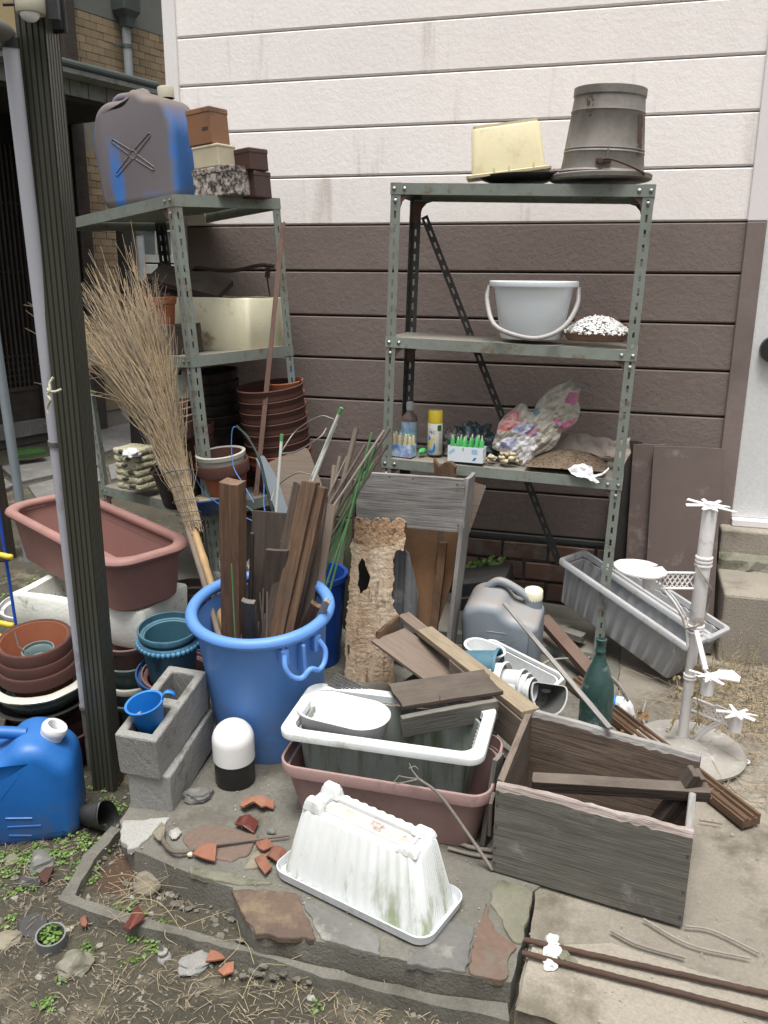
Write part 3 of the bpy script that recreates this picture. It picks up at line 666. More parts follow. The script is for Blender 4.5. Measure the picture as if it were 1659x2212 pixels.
bm = BM(); tube(bm, [(v.x, 3.86, v.z), (v.x, 3.97, v.z)], .055, 20); obj('vent_pipe', bm, m('black_plastic'), hw)
# foundation of the right part
bm = boxm((.43, 3.80, .34), (3.4, 4.0, .455)); obj('foundation_course', bm, m('concrete_warm'), hw, bev=.01)
bm = BM()
g = [[bm.verts.new((.43+i*.03, 3.78-.03*abs(nz(i, k, .8))+(.02 if k == 3 else 0), .27+k*.028+R(-.004, .004))) for i in range(90)] for k in range(4)]
for k in range(3):
    for i in range(89): bm.faces.new((g[k][i], g[k][i+1], g[k+1][i+1], g[k+1][i]))
obj('broken_edge', bm, m('stone_moss'), hw, solid=.01)
bm = boxm((.43, 3.45, -.05), (3.4, 3.97, .285))
o = obj('foundation_block', bm, m('concrete_warm'), hw, bev=.012)
# bricks of the base, one by one
mort = obj('mortar', boxm((-2.12, 3.915, -.1), (.43, 4.1, .298)), m('mortar'), hw)
rows = [(.205, .286), (.108, .190), (.010, .093)]
brick_me = {}
for ri, (z0, z1) in enumerate(rows):
    x = -1.28 + (.0 if ri % 2 else .11)
    while x < .40:
        L = .205 if not (ri == 1 and R(0, 1) < .4) else .10
        bm = boxm((x, 3.886+R(-.004, .003), z0), (min(x+L, .425), 3.93, z1), .002)
        obj('brick', bm, m('brick'), mort, bev=.004); x += L+.012
# ---------------------------------------------------------------- old tiled house on the far left
FP = V((-5.56, 6.85, 0)); FU = V((.264, .965, 0)).normalized(); yawF = atan2(FU.y, FU.x)
oh = T('old_house', 'old house with tan tiled wall, dark lattice door and lean-to eave behind the metal post', 'house', FP, yawF)
def fbx(name, s0, s1, z0, z1, mtl, y0=0.0, y1=.1, par=None, bev=.004, **k):   # y negative = towards the yard
    return obj(name, boxm((s0, y0, z0), (s1, y1, z1)), m(mtl), par or oh, bev=bev, **k)
fbx('backing_wall', -4, 5, -.1, 5.2, 'mortar', .012, .2, bev=0)
fbx('stucco_band', .935, 4, 3.895, 5.2, 'stucco_grey', -.012, .011)
fbx('plaster_panel', -4, .775, 3.0, 5.2, 'plaster', -.004, .011)
fbx('corner_post', .78, .93, -.1, 5.2, 'old_wood', -.07, .011)
tb = {}
def tile_me(w_, h_):
    k = (round(w_, 3), round(h_, 3))
    if k not in tb:
        me = bpy.data.meshes.new('tile'); b_ = boxm((0, -.010, 0), (w_, .011, h_)); 
        bmesh.ops.bevel(b_, geom=[e for e in b_.edges if abs(e.verts[0].co.y+.01) < 1e-5 and abs(e.verts[1].co.y+.01) < 1e-5], offset=.003, segments=1)
        bmesh.ops.recalc_face_normals(b_, faces=b_.faces); b_.to_mesh(me); b_.free(); me.materials.append(m('tile')); tb[k] = me
    return tb[k]
tcnt = 0
def tiles(s0, s1, z0, z1):
    global tcnt
    z = z0; r_ = 0
    while z < z1-.02:
        s = s0 - (.0 if r_ % 2 else .075)
        while s < s1-.01:
            a = max(s, s0); w_ = min(s+.145, s1)-a
            if w_ > .02:
                o = bpy.data.objects.new('tile', tile_me(w_, .064)); COL.objects.link(o); o.parent = oh; o.location = (a, R(-.002, .002), z); tcnt += 1
            s += .150
        z += .0685; r_ += 1
tiles(.935, 2.25, 3.28, 3.89)
tiles(.935, 1.50, 1.02, 2.66)
tiles(1.50, 2.08, 1.02, 1.48)
fbx('lower_tiling', .935, 2.3, .1, 1.015, 'tile', -.006, .011, kind='stuff')
# window
wn = obj('window', boxm((1.575, .0, 1.60), (2.10, .010, 2.30)), m('shadow_wood'), oh)
for a, b, c, d in [(1.56, 1.60, 1.62, 2.34), (2.05, 2.12, 1.62, 2.34), (1.60, 2.05, 1.62, 1.70), (1.60, 2.05, 1.945, 1.965), (1.81, 1.83, 1.70, 2.3), (1.60, 2.05, 2.26, 2.34)]:
    obj('frame', boxm((a, -.03+.003*(a > 1.59), c), (b, .0, d)), m('window_frame'), wn, bev=.003)
for a, b, c, d in [(1.602, 1.808, 1.702, 1.943), (1.832, 2.048, 1.702, 1.943), (1.602, 1.808, 1.967, 2.258), (1.832, 2.048, 1.967, 2.258)]:
    obj('pane', boxm((a, -.012, c), (b, -.006, d)), m('glass'), wn)
obj('sill', boxm((1.55, -.09, 1.50), (2.14, .0, 1.60)), m('window_frame'), wn, bev=.006)
fbx('window_shutter', 2.14, 2.5, 1.0, 2.5, 'shadow_wood', -.03, .01)
# lattice door and dark bay
fbx('door_shade_backing', -3.2, .72, .0, 2.95, 'shadow_wood', -.002, .011)  # near-black sheet stands for the shaded interior of the bay
dr = fbx('lattice_door', -3.2, .60, .42, .46, 'old_wood', -.05, -.004)
for i in range(42):
    s = -1.5+i*.05
    obj('slat', boxm((s, -.045, .46), (s+.017, -.012, 2.6)), m('old_wood'), dr)
for z in (.50, .56, .62, .68, .74, 1.5, 2.1):
    obj('rail', boxm((-3.2, -.030, z), (.60, -.0115, z+.014)), m('old_wood'), dr)
fbx('door_panel', -3.2, .60, .14, .42, 'old_wood', -.04, -.004)
fbx('threshold', -3.2, .72, .0, .14, 'stone_grey', -.10, -.003)
fbx('door_post', .16, .28, .14, 2.9, 'old_wood', -.09, -.051)
fbx('door_post', .60, .72, .0, 2.9, 'old_wood', -.09, -.003)
# lean-to eave
fbx('eave_roof', -4, .82, 3.02, 3.06, 'roof_sheet', -1.2, -.075)
ev = fbx('eave_fascia', -4, .80, 2.90, 3.018, 'roof_sheet', -1.02, -.99)
for i in range(14):
    s = -1.9+i*.19
    obj('seam', boxm((s, -1.024, 2.902), (s+.006, -1.0195, 3.016)), m('gutter'), ev)
fbx('eave_gutter', -4, .82, 3.062, 3.12, 'gutter', -1.22, -1.12, bev=.02)
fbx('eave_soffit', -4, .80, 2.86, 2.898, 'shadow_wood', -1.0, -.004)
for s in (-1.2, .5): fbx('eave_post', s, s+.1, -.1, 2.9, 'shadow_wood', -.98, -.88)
# drain pipe with hopper head
bm = BM(); tube(bm, [(1.53, -.09, 3.9), (1.53, -.09, 2.9)], .042, 18); tube(bm, [(1.53, -.09, 2.9), (1.53, -.09, -.1)], .042, 18)
dp = obj('drainpipe', bm, m('drain'), oh, smooth=40)
obj('hopper_head', loft([(.05, .05, .01, 0), (.06, .06, .01, .08), (.11, .09, .02, .14), (.12, .10, .02, .5)], 3), m('gutter'), oh).location = (1.53, -.11, 3.84)
for z in (3.66, 1.9): 
    bm = BM(); tube(bm, [(1.53, -.09, z), (1.53, -.09, z+.03)], .050, 16); box(bm, (1.40, -.05, z), (1.53, -.035, z+.02)); obj('pipe_clip', bm, m('gutter'), dp)
# stone flags of the back path
pf = [((0, 1007), (219, 962), (225, 999), (41, 1040)), ((60, 1048), (226, 1006), (232, 1030), (90, 1092)), ((210, 930), (300, 905), (300, 950), (226, 975)), ((-160, 1060), (-10, 1018), (30, 1046), (-100, 1110)), ((233, 1004), (330, 975), (345, 1010), (240, 1034))]
par = None
for q in pf:
    ps = [at(x, y, GZ+.03) for x, y in q]
    bm = poly_prism([tuple(p) for p in ps], .06)
    if par is None: par = obj('stone_path', bm, m('stone_grey'), kind='structure', bev=.008)
    else: obj('path_flag', bm, m('stone_grey'), par, bev=.008)
p1, p2, p3, p4 = [at(x, y, .02) for x, y in ((30, 968), (92, 968), (100, 975), (34, 984))]
one('door_mat', 'mossy green board lying on the flags before the lattice door', 'mat', poly_prism([tuple(p) for p in (p1, p2, p3, p4)], .03), m('leaf_dark'))
# ================================================================== RACKS
def slotted(L, wd=.038, t=.0016, pitch=.05, angle=True, flip=1):
    # angle-iron upright: two perforated flanges, local z up, corner at origin, flanges along +x and +y*flip
    bm = BM()
    def flange(ax):
        cols = [0, .014, .022, wd]; z = 0.0; zs = [0]
        rowt = []
        while zs[-1] < L-pitch:
            zs += [zs[-1]+.013, zs[-1]+.013+.026, zs[-1]+.013+.026+.004]; zs.append(zs[-1]+.003); zs.append(zs[-1]+pitch-.046)
            rowt += [0, 1, 0, 2, 0]
        zs.append(L); rowt.append(0)
        g = [[bm.verts.new((c, 0, z_) if ax == 0 else (0, c*flip, z_)) for c in cols] for z_ in zs]
        for i in range(len(zs)-1):
            for j in range(3):
                if j == 1 and rowt[i] == 1: continue
                bm.faces.new((g[i][j], g[i][j+1], g[i+1][j+1], g[i+1][j]))
    flange(0); flange(1)
    bmesh.ops.remove_doubles(bm, verts=bm.verts, dist=1e-5)
    return bm
def slotflat(L, wd=.03, pitch=.05):
    bm = BM(); cols = [-wd/2, -.004, .004, wd/2]; zs = [0]; rt_ = []
    while zs[-1] < L-pitch:
        zs += [zs[-1]+.012, zs[-1]+.038, zs[-1]+pitch]; rt_ += [0, 1, 0]
    zs.append(L); rt_.append(0)
    g = [[bm.verts.new((z_, c, 0)) for c in cols] for z_ in zs]
    for i in range(len(zs)-1):
        for j in range(3):
            if j == 1 and rt_[i]: continue
            bm.faces.new((g[i][j], g[i][j+1], g[i+1][j+1], g[i+1][j]))
    return bm
def rack(label, M, Lx, Dy, Ht, shelves, mleg, darkrear=True):
    t = T('steel_rack', label, 'rack', M=M, group='slotted steel racks')
    for (x, y, fx, fy, k) in ((0, 0, 1, 1, 0), (Lx, 0, -1, 1, 0), (0, Dy, 1, -1, 1), (Lx, Dy, -1, -1, 1)):
        bm = slotted(Ht)
        for v in bm.verts: v.co.x = x+fx*v.co.x; v.co.y = y+fy*v.co.y
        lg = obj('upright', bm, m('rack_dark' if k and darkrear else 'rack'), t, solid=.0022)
        for z in shelves:
            for (dx, dz) in ((.012, -.020), (.052, -.020), (.018, -.062)):
                bmm = BM()
                s = [bmm.verts.new((x+fx*(dx+.008*cos(a)), y-fy*.005, z+dz+.008*sin(a))) for a in [i*pi/4 for i in range(8)]]
                c = bmm.verts.new((x+fx*dx, y-fy*.010, z+dz))
                for i in range(8): bmm.faces.new((s[i], s[(i+1) % 8], c))
                obj('bolt', bmm, m('bolt'), lg)
    for z in shelves:
        bm = BM(); e = .003
        box(bm, (e, e, z-.004), (Lx-e, Dy-e, z))
        box(bm, (-e, -e, z-.04), (Lx+e, 0, z+.0005)); box(bm, (-e, Dy, z-.04), (Lx+e, Dy+e, z+.0005))
        box(bm, (-e, .0005, z-.04), (0, Dy-.0005, z+.0005)); box(bm, (Lx, .0005, z-.04), (Lx+e, Dy-.0005, z+.0005))
        box(bm, (.01, .01, z-.04), (Lx-.01, .014, z-.034)); box(bm, (.01, Dy-.014, z-.04), (Lx-.01, Dy-.01, z-.034))
        obj('shelf', bm, m('rack'), t)
        for (x, fx) in ((0, 1), (Lx, -1)):
            for y in (.004, Dy-.006):
                bm = BM(); P = [(0, 0), (.085, 0)] + [(.085-.05*sin(a)-.0, -.055+.055*cos(a)-.0) for a in (.5, 1.0, 1.4)] + [(.03, -.085), (0, -.085)]
                v0 = [bm.verts.new((x+fx*(.002+p[0]), y, z-.04+p[1])) for p in P]; bm.faces.new(v0)
                obj('gusset', bm, m('gusset'), t, solid=.002)
    return t
# right rack: front plane y=3.30, leaning slightly
RX0, RX1, RY, RD = -.93, .025, 3.30, .33
def shear(loc, yaw, lean):
    Mx = Matrix.Identity(4); Mx[0][2] = lean
    # a real lean: rotation about Y
    return Matrix.Translation(V(loc)) @ Matrix.Rotation(lean, 4, 'Y') @ Matrix.Rotation(yaw, 4, 'Z')
MR = shear((RX0-.045, RY, 0), 0, radians(1.5))
rackR = rack('tall green-grey steel rack against the siding, white bucket on its shelf', MR, RX1-RX0, RD, 1.84, [1.838, 1.268, .778, .05], 'rack')
a, b = V((.055, RD-.012, 1.74)), V((.735, RD-.008, .30))
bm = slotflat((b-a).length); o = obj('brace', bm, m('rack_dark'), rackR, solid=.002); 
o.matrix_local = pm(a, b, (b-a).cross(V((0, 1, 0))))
# left rack: near corner at origin, long side to the left/back
ML_ = Matrix.Translation(V((-1.645, 3.16, 0))) @ Matrix.Rotation(radians(-4.2), 4, 'Y') @ Matrix.Rotation(atan2(.484, -.875), 4, 'Z')
# local x = towards far left, local y must point to the wall: mirror handled by depth sign
t = T('steel_rack', 'leaning green-grey steel rack with the dusty blue jerry can on top', 'rack', M=ML_, group='slotted steel racks')
rackL = t; LLx, LDy = .97, -.53
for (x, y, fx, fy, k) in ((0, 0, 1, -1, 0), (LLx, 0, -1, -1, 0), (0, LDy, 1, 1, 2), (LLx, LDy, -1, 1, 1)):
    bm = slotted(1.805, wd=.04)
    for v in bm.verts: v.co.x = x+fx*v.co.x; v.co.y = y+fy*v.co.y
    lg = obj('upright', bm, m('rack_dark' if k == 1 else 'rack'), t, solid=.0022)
    for z in (1.805, 1.18, .53):
        for (dx, dz) in ((.012, -.020), (.05, -.020), (.018, -.07)):
            bmm = BM(); s = [bmm.verts.new((x+fx*(dx+.008*cos(a)), y-fy*.005, z+dz+.008*sin(a))) for a in [i*pi/4 for i in range(8)]]
            c = bmm.verts.new((x+fx*dx, y-fy*.010, z+dz))
            for i in range(8): bmm.faces.new((s[i], s[(i+1) % 8], c))
            if k == 0 or z == 1.805: obj('bolt', bmm, m('bolt'), lg)
            else: bmm.free()
for z in (1.805, 1.18, .53, .10):
    bm = BM(); e = .003; D = LDy
    box(bm, (e, D+e, z-.004), (LLx-e, -e, z))
    box(bm, (-e, 0, z-.045), (LLx+e, e, z+.0005)); box(bm, (-e, D-e, z-.045), (LLx+e, D, z+.0005))
    box(bm, (-e, D+.0005, z-.045), (0, -.0005, z+.0005)); box(bm, (LLx, D+.0005, z-.045), (LLx+e, -.0005, z+.0005))
    obj('shelf', bm, m('rack'), t)
    for (x, y, fx) in ((0, -.004, 1), (LLx, -.004, -1)):
        bm = BM(); P = [(0, 0), (.10, 0), (.075, -.02), (.05, -.045), (.04, -.085), (0, -.085)]
        bm.faces.new([bm.verts.new((x+fx*(.002+p[0]), y, z-.045+p[1])) for p in P]); obj('gusset', bm, m('gusset'), t, solid=.002)
def RL(a, b, z):        # point on the left rack: a along from near corner, b towards the wall
    return ML_ @ V((a, -b, z))
YL = atan2(.484, -.875)
UPL = (ML_.to_3x3() @ V((0, 0, 1)))
def RRt(x, z, d=.15): return MR @ V((x-RX0, d, z))   # point on the right rack

# ================================================================== generic builders
def pot_bm(rt_, rb, h, rim=.0, rimh=.03, th=.006, seg=40, soil=None):
    k = lambda z: rb+(rt_-rim-rb)*z/h
    P = [(0, 0), (rb*.96, 0), (rb, .006)]
    if rim: P += [(k(h-rimh), h-rimh), (k(h-rimh)+rim, h-rimh+.002), (rt_, h-.003), (rt_-.002, h), (rt_-th, h), (rt_-th-.001, h-rimh), (k(h-rimh)-th, h-rimh-.004)]
    else: P += [(rt_*.995, h-.004), (rt_, h-.001), (rt_-.003, h), (rt_-th, h-.001)]
    P += [(rb-th, th+.004), (0, th+.004)]
    return lathe(P, seg)
def pot(label, loc, rt_, rb, h, mtl, rim=.008, rimh=.035, up=None, name='flower_pot', cat='pot', group=None, th=.006, rimmat=None):
    if rim and rimmat:
        t_ = T(name, label, cat, loc, 0, up, group)
        obj('pot_body', pot_bm(rt_-rim*.5, rb, h-.002, 0, th=th), m(mtl), t_, smooth=40)
        P = [(rt_-rim, h-rimh), (rt_+.001, h-rimh+.002), (rt_+.002, h-.003), (rt_, h+.001), (rt_-th-.004, h+.001), (rt_-th-.006, h-rimh*.6)]
        obj('rim', lathe(P, 40), m(rimmat), t_, smooth=40); return t_
    return one(name, label, cat, pot_bm(rt_, rb, h, rim, rimh, th), m(mtl), loc, 0, up, group, smooth=40)
CAMUP = V((.06, -.12, 1))      # things on the uneven yard tip a little towards the path

# ---------------------------------------------------------------- left foreground: post and pipes
pb = at(235, 1700, GZ); pt = atY(78, 20, 1.93) 
ptop = pb + (pt-pb)*1.25
pl = T('metal_post', 'dark bronze fluted aluminium post standing in front of the left rack', 'post', M=pm(pb, ptop, (cos(radians(10)), sin(radians(10)), 0)))
Lp = (ptop-pb).length
bm = BM(); hw_ = .036
prof = []
def side(p, q, nrm, n):
    out = []
    for i in range(n):
        t0, t1, t2, t3 = i/n, (i+.62)/n, (i+.62)/n, (i+1)/n
        for tt, dd in ((t0, 0), (t1, 0), (t2+.03, -.0045), (t3-.03, -.0045)):
            x = p[0]+(q[0]-p[0])*tt+nrm[0]*dd; y = p[1]+(q[1]-p[1])*tt+nrm[1]*dd; out.append((x, y))
    return out
prof = side((-hw_, -hw_), (hw_, -hw_), (0, -1), 5)+side((hw_, -hw_), (hw_, hw_), (1, 0), 5)+side((hw_, hw_), (-hw_, hw_), (0, 1), 5)+side((-hw_, hw_), (-hw_, -hw_), (-1, 0), 5)
r0 = [bm.verts.new((0, x, y)) for x, y in prof]; r1 = [bm.verts.new((Lp, x, y)) for x, y in prof]
for i in range(len(prof)): bm.faces.new((r0[i], r0[(i+1) % len(prof)], r1[(i+1) % len(prof)], r1[i]))
obj('fluted_shaft', bm, m('bronze'), pl)
# motion sensor lamp near the top
q = atY(66, 18, 1.87); q2 = atY(66, 34, 1.84)
sn = T('sensor_light', 'cream motion sensor with white dome strapped to top of the post', 'sensor', q, radians(10))
bm = BM(); lathe([(0, -.012), (.031, -.012), (.033, -.005), (.033, .02), (.030, .026), (0, .026)], 32, bm)
obj('housing', bm, m('cream_plastic'), sn, smooth=40, bev=.001)
obj('lens', lathe([(0, -.030)] + [(.022*sin(a), -.012-.018*cos(a)) for a in [pi*k/16 for k in range(1, 9)]], 28), m('dome_white'), sn, smooth=60).location = (0, -.006, 0)
bm = BM(); tube(bm, [(-.07, .01, .012), (-.03, .01, .012)], .004, 8); obj('strap_screw', bm, m('black_plastic'), sn); obj('strap', boxm((.035, .01, -.02), (.06, .02, .035)), m('black_plastic'), sn)
br = atY(123, 32, 1.95)
bm = BM(); box(bm, (-.012, -.01, -.035), (.018, .01, .03)); box(bm, (.02, -.004, -.04), (.024, .004, .04)); box(bm, (-.02, -.004, -.04), (.02, .004, -.036)); box(bm, (-.02, -.004, .036), (.02, .004, .04))
one('pipe_bracket', 'small black bracket on right edge of the post beside the sensor', 'bracket', bm, m('black_plastic'), br, bev=.002)
# white downpipe
A = atY(22, 92, 1.86); B = at(202, 1665, GZ)
dpp = T('downpipe', 'pale plastic downpipe running down the left side of the bronze post', 'pipe', (0, 0, 0))
P1 = ext(A, B, .17)
bm = BM(); tube(bm, [A, P1], .0185, 24); obj('pipe_run', bm, m('pipe'), dpp, smooth=40)
bm = BM(); tube(bm, [P1, B], .0175, 24); obj('lower_run', bm, m('pipe_dirty'), dpp, smooth=40)
bm = BM(); tube(bm, curve_pts([atY(-60, 40, 1.75), atY(-5, 62, 1.82), atY(15, 78, 1.86), A+V((0, 0, -.01))], 12), .022, 20); obj('elbow', bm, m('pipe_dirty'), dpp, smooth=50)
dirp = (B-A).normalized()
for (c, hh, mt) in ((A, .022, 'black_plastic'), (A+(B-A)*(atY(183, 1568, 2).z-A.z)/(B.z-A.z), .012, 'pipe_dirty'), (A+dirp*.98, .015, 'pipe_dirty')):
    bm = BM(); tube(bm, [c-dirp*hh/2, c+dirp*hh/2], .0215, 22); obj('clamp', bm, m(mt), dpp)
kn = atY(112, 845, 1.83)
bm = BM()
tube(bm, curve_pts([kn+V(p) for p in ((.008, .0, .035), (0, -.006, .02), (.004, -.012, .004), (-.006, -.01, -.008), (.004, -.014, -.02), (-.01, -.006, -.034), (-.016, -.004, -.045), (-.015, -.004, -.055))], 30), .0032, 8)
tube(bm, curve_pts([kn+V(p) for p in ((-.02, .02, .006), (-.004, -.010, .004), (.012, -.008, .0), (.02, .01, .004))], 12), .003, 8)
one('twine', 'pale twine knotted round the downpipe at mid height', 'twine', bm, m('twine'), smooth=60)
# far-left galvanised pole, timber post, blue pole
gp0 = at(62, 1212, GZ); gp1 = atY(-14, 700, gp0.y-.05)
one('metal_pole', 'thin galvanised pole at the left edge behind the pink planter', 'pole', tubem([gp0, gp0+(gp1-gp0)*2.2], .026, 18), m('galv'), smooth=60)
p_ = at(14, 1215, GZ); 
plank('timber_post', 'short brown timber post at the left edge beside the galvanised pole', 'post', p_+V((-.05, .05, 0)), p_+V((-.08, .05, .55)), .09, .09, (1, 0, 0), m('wood_dark'))
bpz = at(33, 1345, GZ+.25); 
b0 = atY(33, 1340, 2.35); b1 = atY(-5, 1090, 2.35)
bp = T('blue_cane', 'thin blue garden pole with yellow clips at the far left', 'pole', (0, 0, 0))
bm = BM(); tube(bm, [b0+(b0-b1)*.9, b1+(b1-b0)*.6], .0055, 10); obj('cane', bm, m('blue_pole'), bp, smooth=60)
for (x, y) in ((5, 1200), (8, 1347), (-8, 1372)):
    c = atY(x, y, 2.34); bm = BM(); tube(bm, curve_pts([c+V((-.06, 0, -.008)), c+V((-.01, -.01, .006)), c+V((.03, -.006, 0)), c+V((.045, 0, .002))], 8), [.006, .009, .009, .010, .011, .011, .011, .010, .006], 8)
    obj('clip', bm, m('yellow'), bp, smooth=60)
# ---------------------------------------------------------------- left pots
c = at(45, 1318, .12)
t = T('round_planter', 'white round plastic planter with dry leaves, left of the polystyrene box', 'planter', (c.x-.03, c.y+.1, -.08), 0, CAMUP)
obj('planter_body', pot_bm(.125, .09, .2, .012, .02), m('white_plastic'), t, smooth=40)
bm = BM()
for k in range(26): leaf(bm, (R(-.08, .08), R(-.08, .08), .14+R(0, .03)), (R(-1, 1), R(-1, 1), 1), R(.01, .022))
obj('dry_leaves', bm, m('dry_leaf'), t, kind='stuff')
# styrofoam box under planter
sc = [at(42, 1280, .36), at(238, 1309, .36)]
sa = sc[0]; sx = V((.53, .03, 0)); yawS = atan2(sc[1].y-sc[0].y, sc[1].x-sc[0].x)
def foam_box(name, label, L, D, H, th, mtl, loc, yaw, up=None, low=0):
    bm = loft([(L/2-.006, D/2-.006, .014, 0), (L/2, D/2, .018, .010), (L/2+.004, D/2+.004, .018, H-.008), (L/2, D/2, .016, H), (L/2-th, D/2-th, .02, H), (L/2-th-.01, D/2-th-.01, .02, H-low-.01), (L/2-th-.02, D/2-th-.02, .02, H-low-.03)], 4, 10, wob=.004)
    return one(name, label, 'box', bm, m(mtl), loc, yaw, up, smooth=50)
cS = (at(60, 1285, .36)+at(290, 1310, .36))/2+V((-.02, .11, 0))
foam_box('polystyrene_box', 'crumbling white polystyrene box under the pink-brown planter', .56, .30, .145, .035, 'styro', (cS.x+.03, cS.y, .222), radians(-2), low=.06)
bm = BM()
for n in range(300): add_peb(cS.x+R(-.2, .15), cS.y+R(-.1, .1), .305+R(0, .01), R(.003, .008))
obj('box_gravel', bm, m('pebble'), kind='stuff')
# pots and blocks carrying the box
pot('grey-brown pot holding up the left end of the polystyrene box', (cS.x-.14, cS.y+.02, -.09), .12, .09, .29, 'dark_pot')
# planter
def planter(name, label, L, D, H, mtl, loc, yaw, up=None, tap=.05, rimw=.018, rimh=.022, rad=.06, roll=True, group=None, flute=0, ns=1, per=2, inside=None, rimmat=None, M=None, dirt=None, secs=None):
    t_ = T(name, label, 'planter', loc, yaw, up, group, M=M)
    hx, hy = L/2, D/2; th = .005
    S_ = [(hx-tap-.01, hy-tap*.8-.01, rad*.7, 0, 0), (hx-tap, hy-tap*.8, rad*.8, .008, 1), (hx-rimw-.004, hy-rimw-.004, rad, H-rimh-.002, 1)]
    S_ += [(hx-rimw-.004-th, hy-rimw-.004-th, rad, H-rimh-.002, 1), (hx-tap-th, hy-tap*.8-th, rad*.8, .014, 1)]
    obj('planter_body', loft(S_, 6, ns, flute=flute, period=per), m(mtl), t_, smooth=35)
    if roll:
        rs_ = [(hx-rimw+rimw*cos(a)-.0, hy-rimw+rimw*cos(a), rad+.0, H-rimh/2+rimh/2*sin(a)) for a in [2*pi*k/12 for k in range(12)]]
        bm = loft(rs_ + [rs_[0]], 8, 1, cap0=False, cap1=False)
    else:
        bm = loft([(hx-rimw, hy-rimw, rad, H-rimh), (hx-.001, hy-.001, rad, H-rimh), (hx, hy, rad, H-.003), (hx-.002, hy-.002, rad, H), (hx-rimw, hy-rimw, rad*.8, H), (hx-rimw-.002, hy-rimw-.002, rad*.8, H-rimh)], 8, 1, cap0=False, cap1=False)
    obj('rim', bm, m(rimmat or mtl), t_, smooth=50)
    if dirt: obj('soil_layer', loft([(hx-tap-.012, hy-tap*.8-.012, rad*.6, dirt), (hx-tap-.012, hy-tap*.8-.012, rad*.6, dirt+.002)], 5, 6), m('soil_dark'), t_)
    return t_
pA, pB, pC = at(30, 1085, .60), at(392, 1158, .60), at(290, 1227, .60)
yawP = atan2(pC.y-pA.y, pC.x-pA.x)
cP = (pA+pB)/2
planter('window_box', 'large pink-brown plastic window box resting on the polystyrene box', .93, .345, .215, 'pink_planter', (cP.x+.025, cP.y-.03, .385), yawP+radians(3), V((.0, -.05, 1)), tap=.055, rimw=.02, rimh=.036, rad=.10)
bt = bpy.data.objects['window_box']
obj('moulded_line', loft([(.465-.033, .1725-.033, .095, .145), (.465-.0305, .1725-.0305, .095, .148), (.465-.033, .1725-.033, .095, .151)], 8, 1, cap0=False, cap1=False), m('pink_planter'), bt, smooth=60)
for x in (-.33, .33):
    obj('foot', loft([(.05, .06, .02, -.018), (.055, .065, .02, 0)], 4), m('pink_planter'), bt)
# stack of terracotta pots
c = at(72, 1372, .38); up = V((.03, -.16, 1)).normalized()
base = c - up*.36
pot('big red-brown round pot at the bottom of the left pot stack', base+V((.02, .02, -.12)), .165, .12, .17, 'terra_dark', up=up, rim=.01, rimh=.03)
o = one('bonsai_bowl', 'wide black plastic bowl beneath the celadon bowl', 'bowl', lathe([(0, 0), (.10, 0), (.145, .05), (.165, .075), (.168, .08), (.155, .08), (.135, .05), (0, .02)], 40), m('black_plastic'), base+up*.07, 0, up, smooth=40)
t = T('glazed_bowl', 'chipped celadon bowl with cream rim under the terracotta pots', 'bowl', base+up*.115, 0, up)
obj('bowl_body', lathe([(0, 0), (.09, 0), (.13, .03), (.152, .07), (.15, .095), (.135, .095), (.12, .04), (0, .015)], 44), m('celadon'), t, smooth=50)
obj('rim', lathe([(.14, .088), (.165, .092), (.168, .099), (.160, .104), (.138, .102), (.136, .095)], 44, wob=.004), m('cream_glaze'), t, smooth=50)
zz = .185
for i, (rr_, hh, lb, mt) in enumerate([(.128, .105, 'widest terracotta pot, third from the top of the left foreground stack', 'terra_rim'), (.119, .10, 'second terracotta pot from the top of the left foreground stack', 'terra_rim'), (.113, .10, 'topmost terracotta pot of the left foreground stack, twig inside', 'terra_rim')]):
    t = T('terracotta_pot', lb, 'pot', base+up*(.165+i*.042), 0, up, 'nested terracotta pots in the left foreground')
    obj('pot_body', pot_bm(rr_-.004, rr_*.72, hh, 0, th=.007), m('terra'), t, smooth=40)
    obj('rim', lathe([(rr_-.008, hh-.042), (rr_+.003, hh-.040), (rr_+.004, hh-.003), (rr_+.001, hh+.002), (rr_-.008, hh+.002), (rr_-.010, hh-.02)], 44), m(mt), t, smooth=50)
tp = base+up*(.165+2*.042)
pot('small grey-green pot inside the topmost terracotta pot', tp+up*.02+V((.015, -.01, 0)), .052, .04, .045, 'grey_teal', rim=.004, rimh=.01, up=up)
one('twig', 'short dark twig leaning inside the topmost terracotta pot', 'twig', tubem([tp+up*.115+V((-.07, .0, 0)), tp+up*.075+V((-.04, -.03, 0)), tp+up*.065+V((.005, -.045, 0))], .0028, 6), m('twig'))
# curved shard leaning at the right of the stack
sh = at(128, 1590, .0)
bm = BM()
g = [[bm.verts.new((.15*cos(a)*(1-.1*j/5), .15*sin(a)*(1-.1*j/5), .19*j/5*(1-.35*((i-6)/6)**2))) for i, a in enumerate([radians(-120+i*9) for i in range(13)])] for j in range(6)]
for j in range(5):
    for i in range(12): bm.faces.new((g[j][i], g[j][i+1], g[j+1][i+1], g[j+1][i]))
one('pot_shard', 'large curved dark shard standing beside the left pot stack', 'shard', bm, m('terra_dark'), (sh.x-.03, sh.y+.14, -.09), radians(35), (.15, -.1, 1), smooth=60, solid=.008)
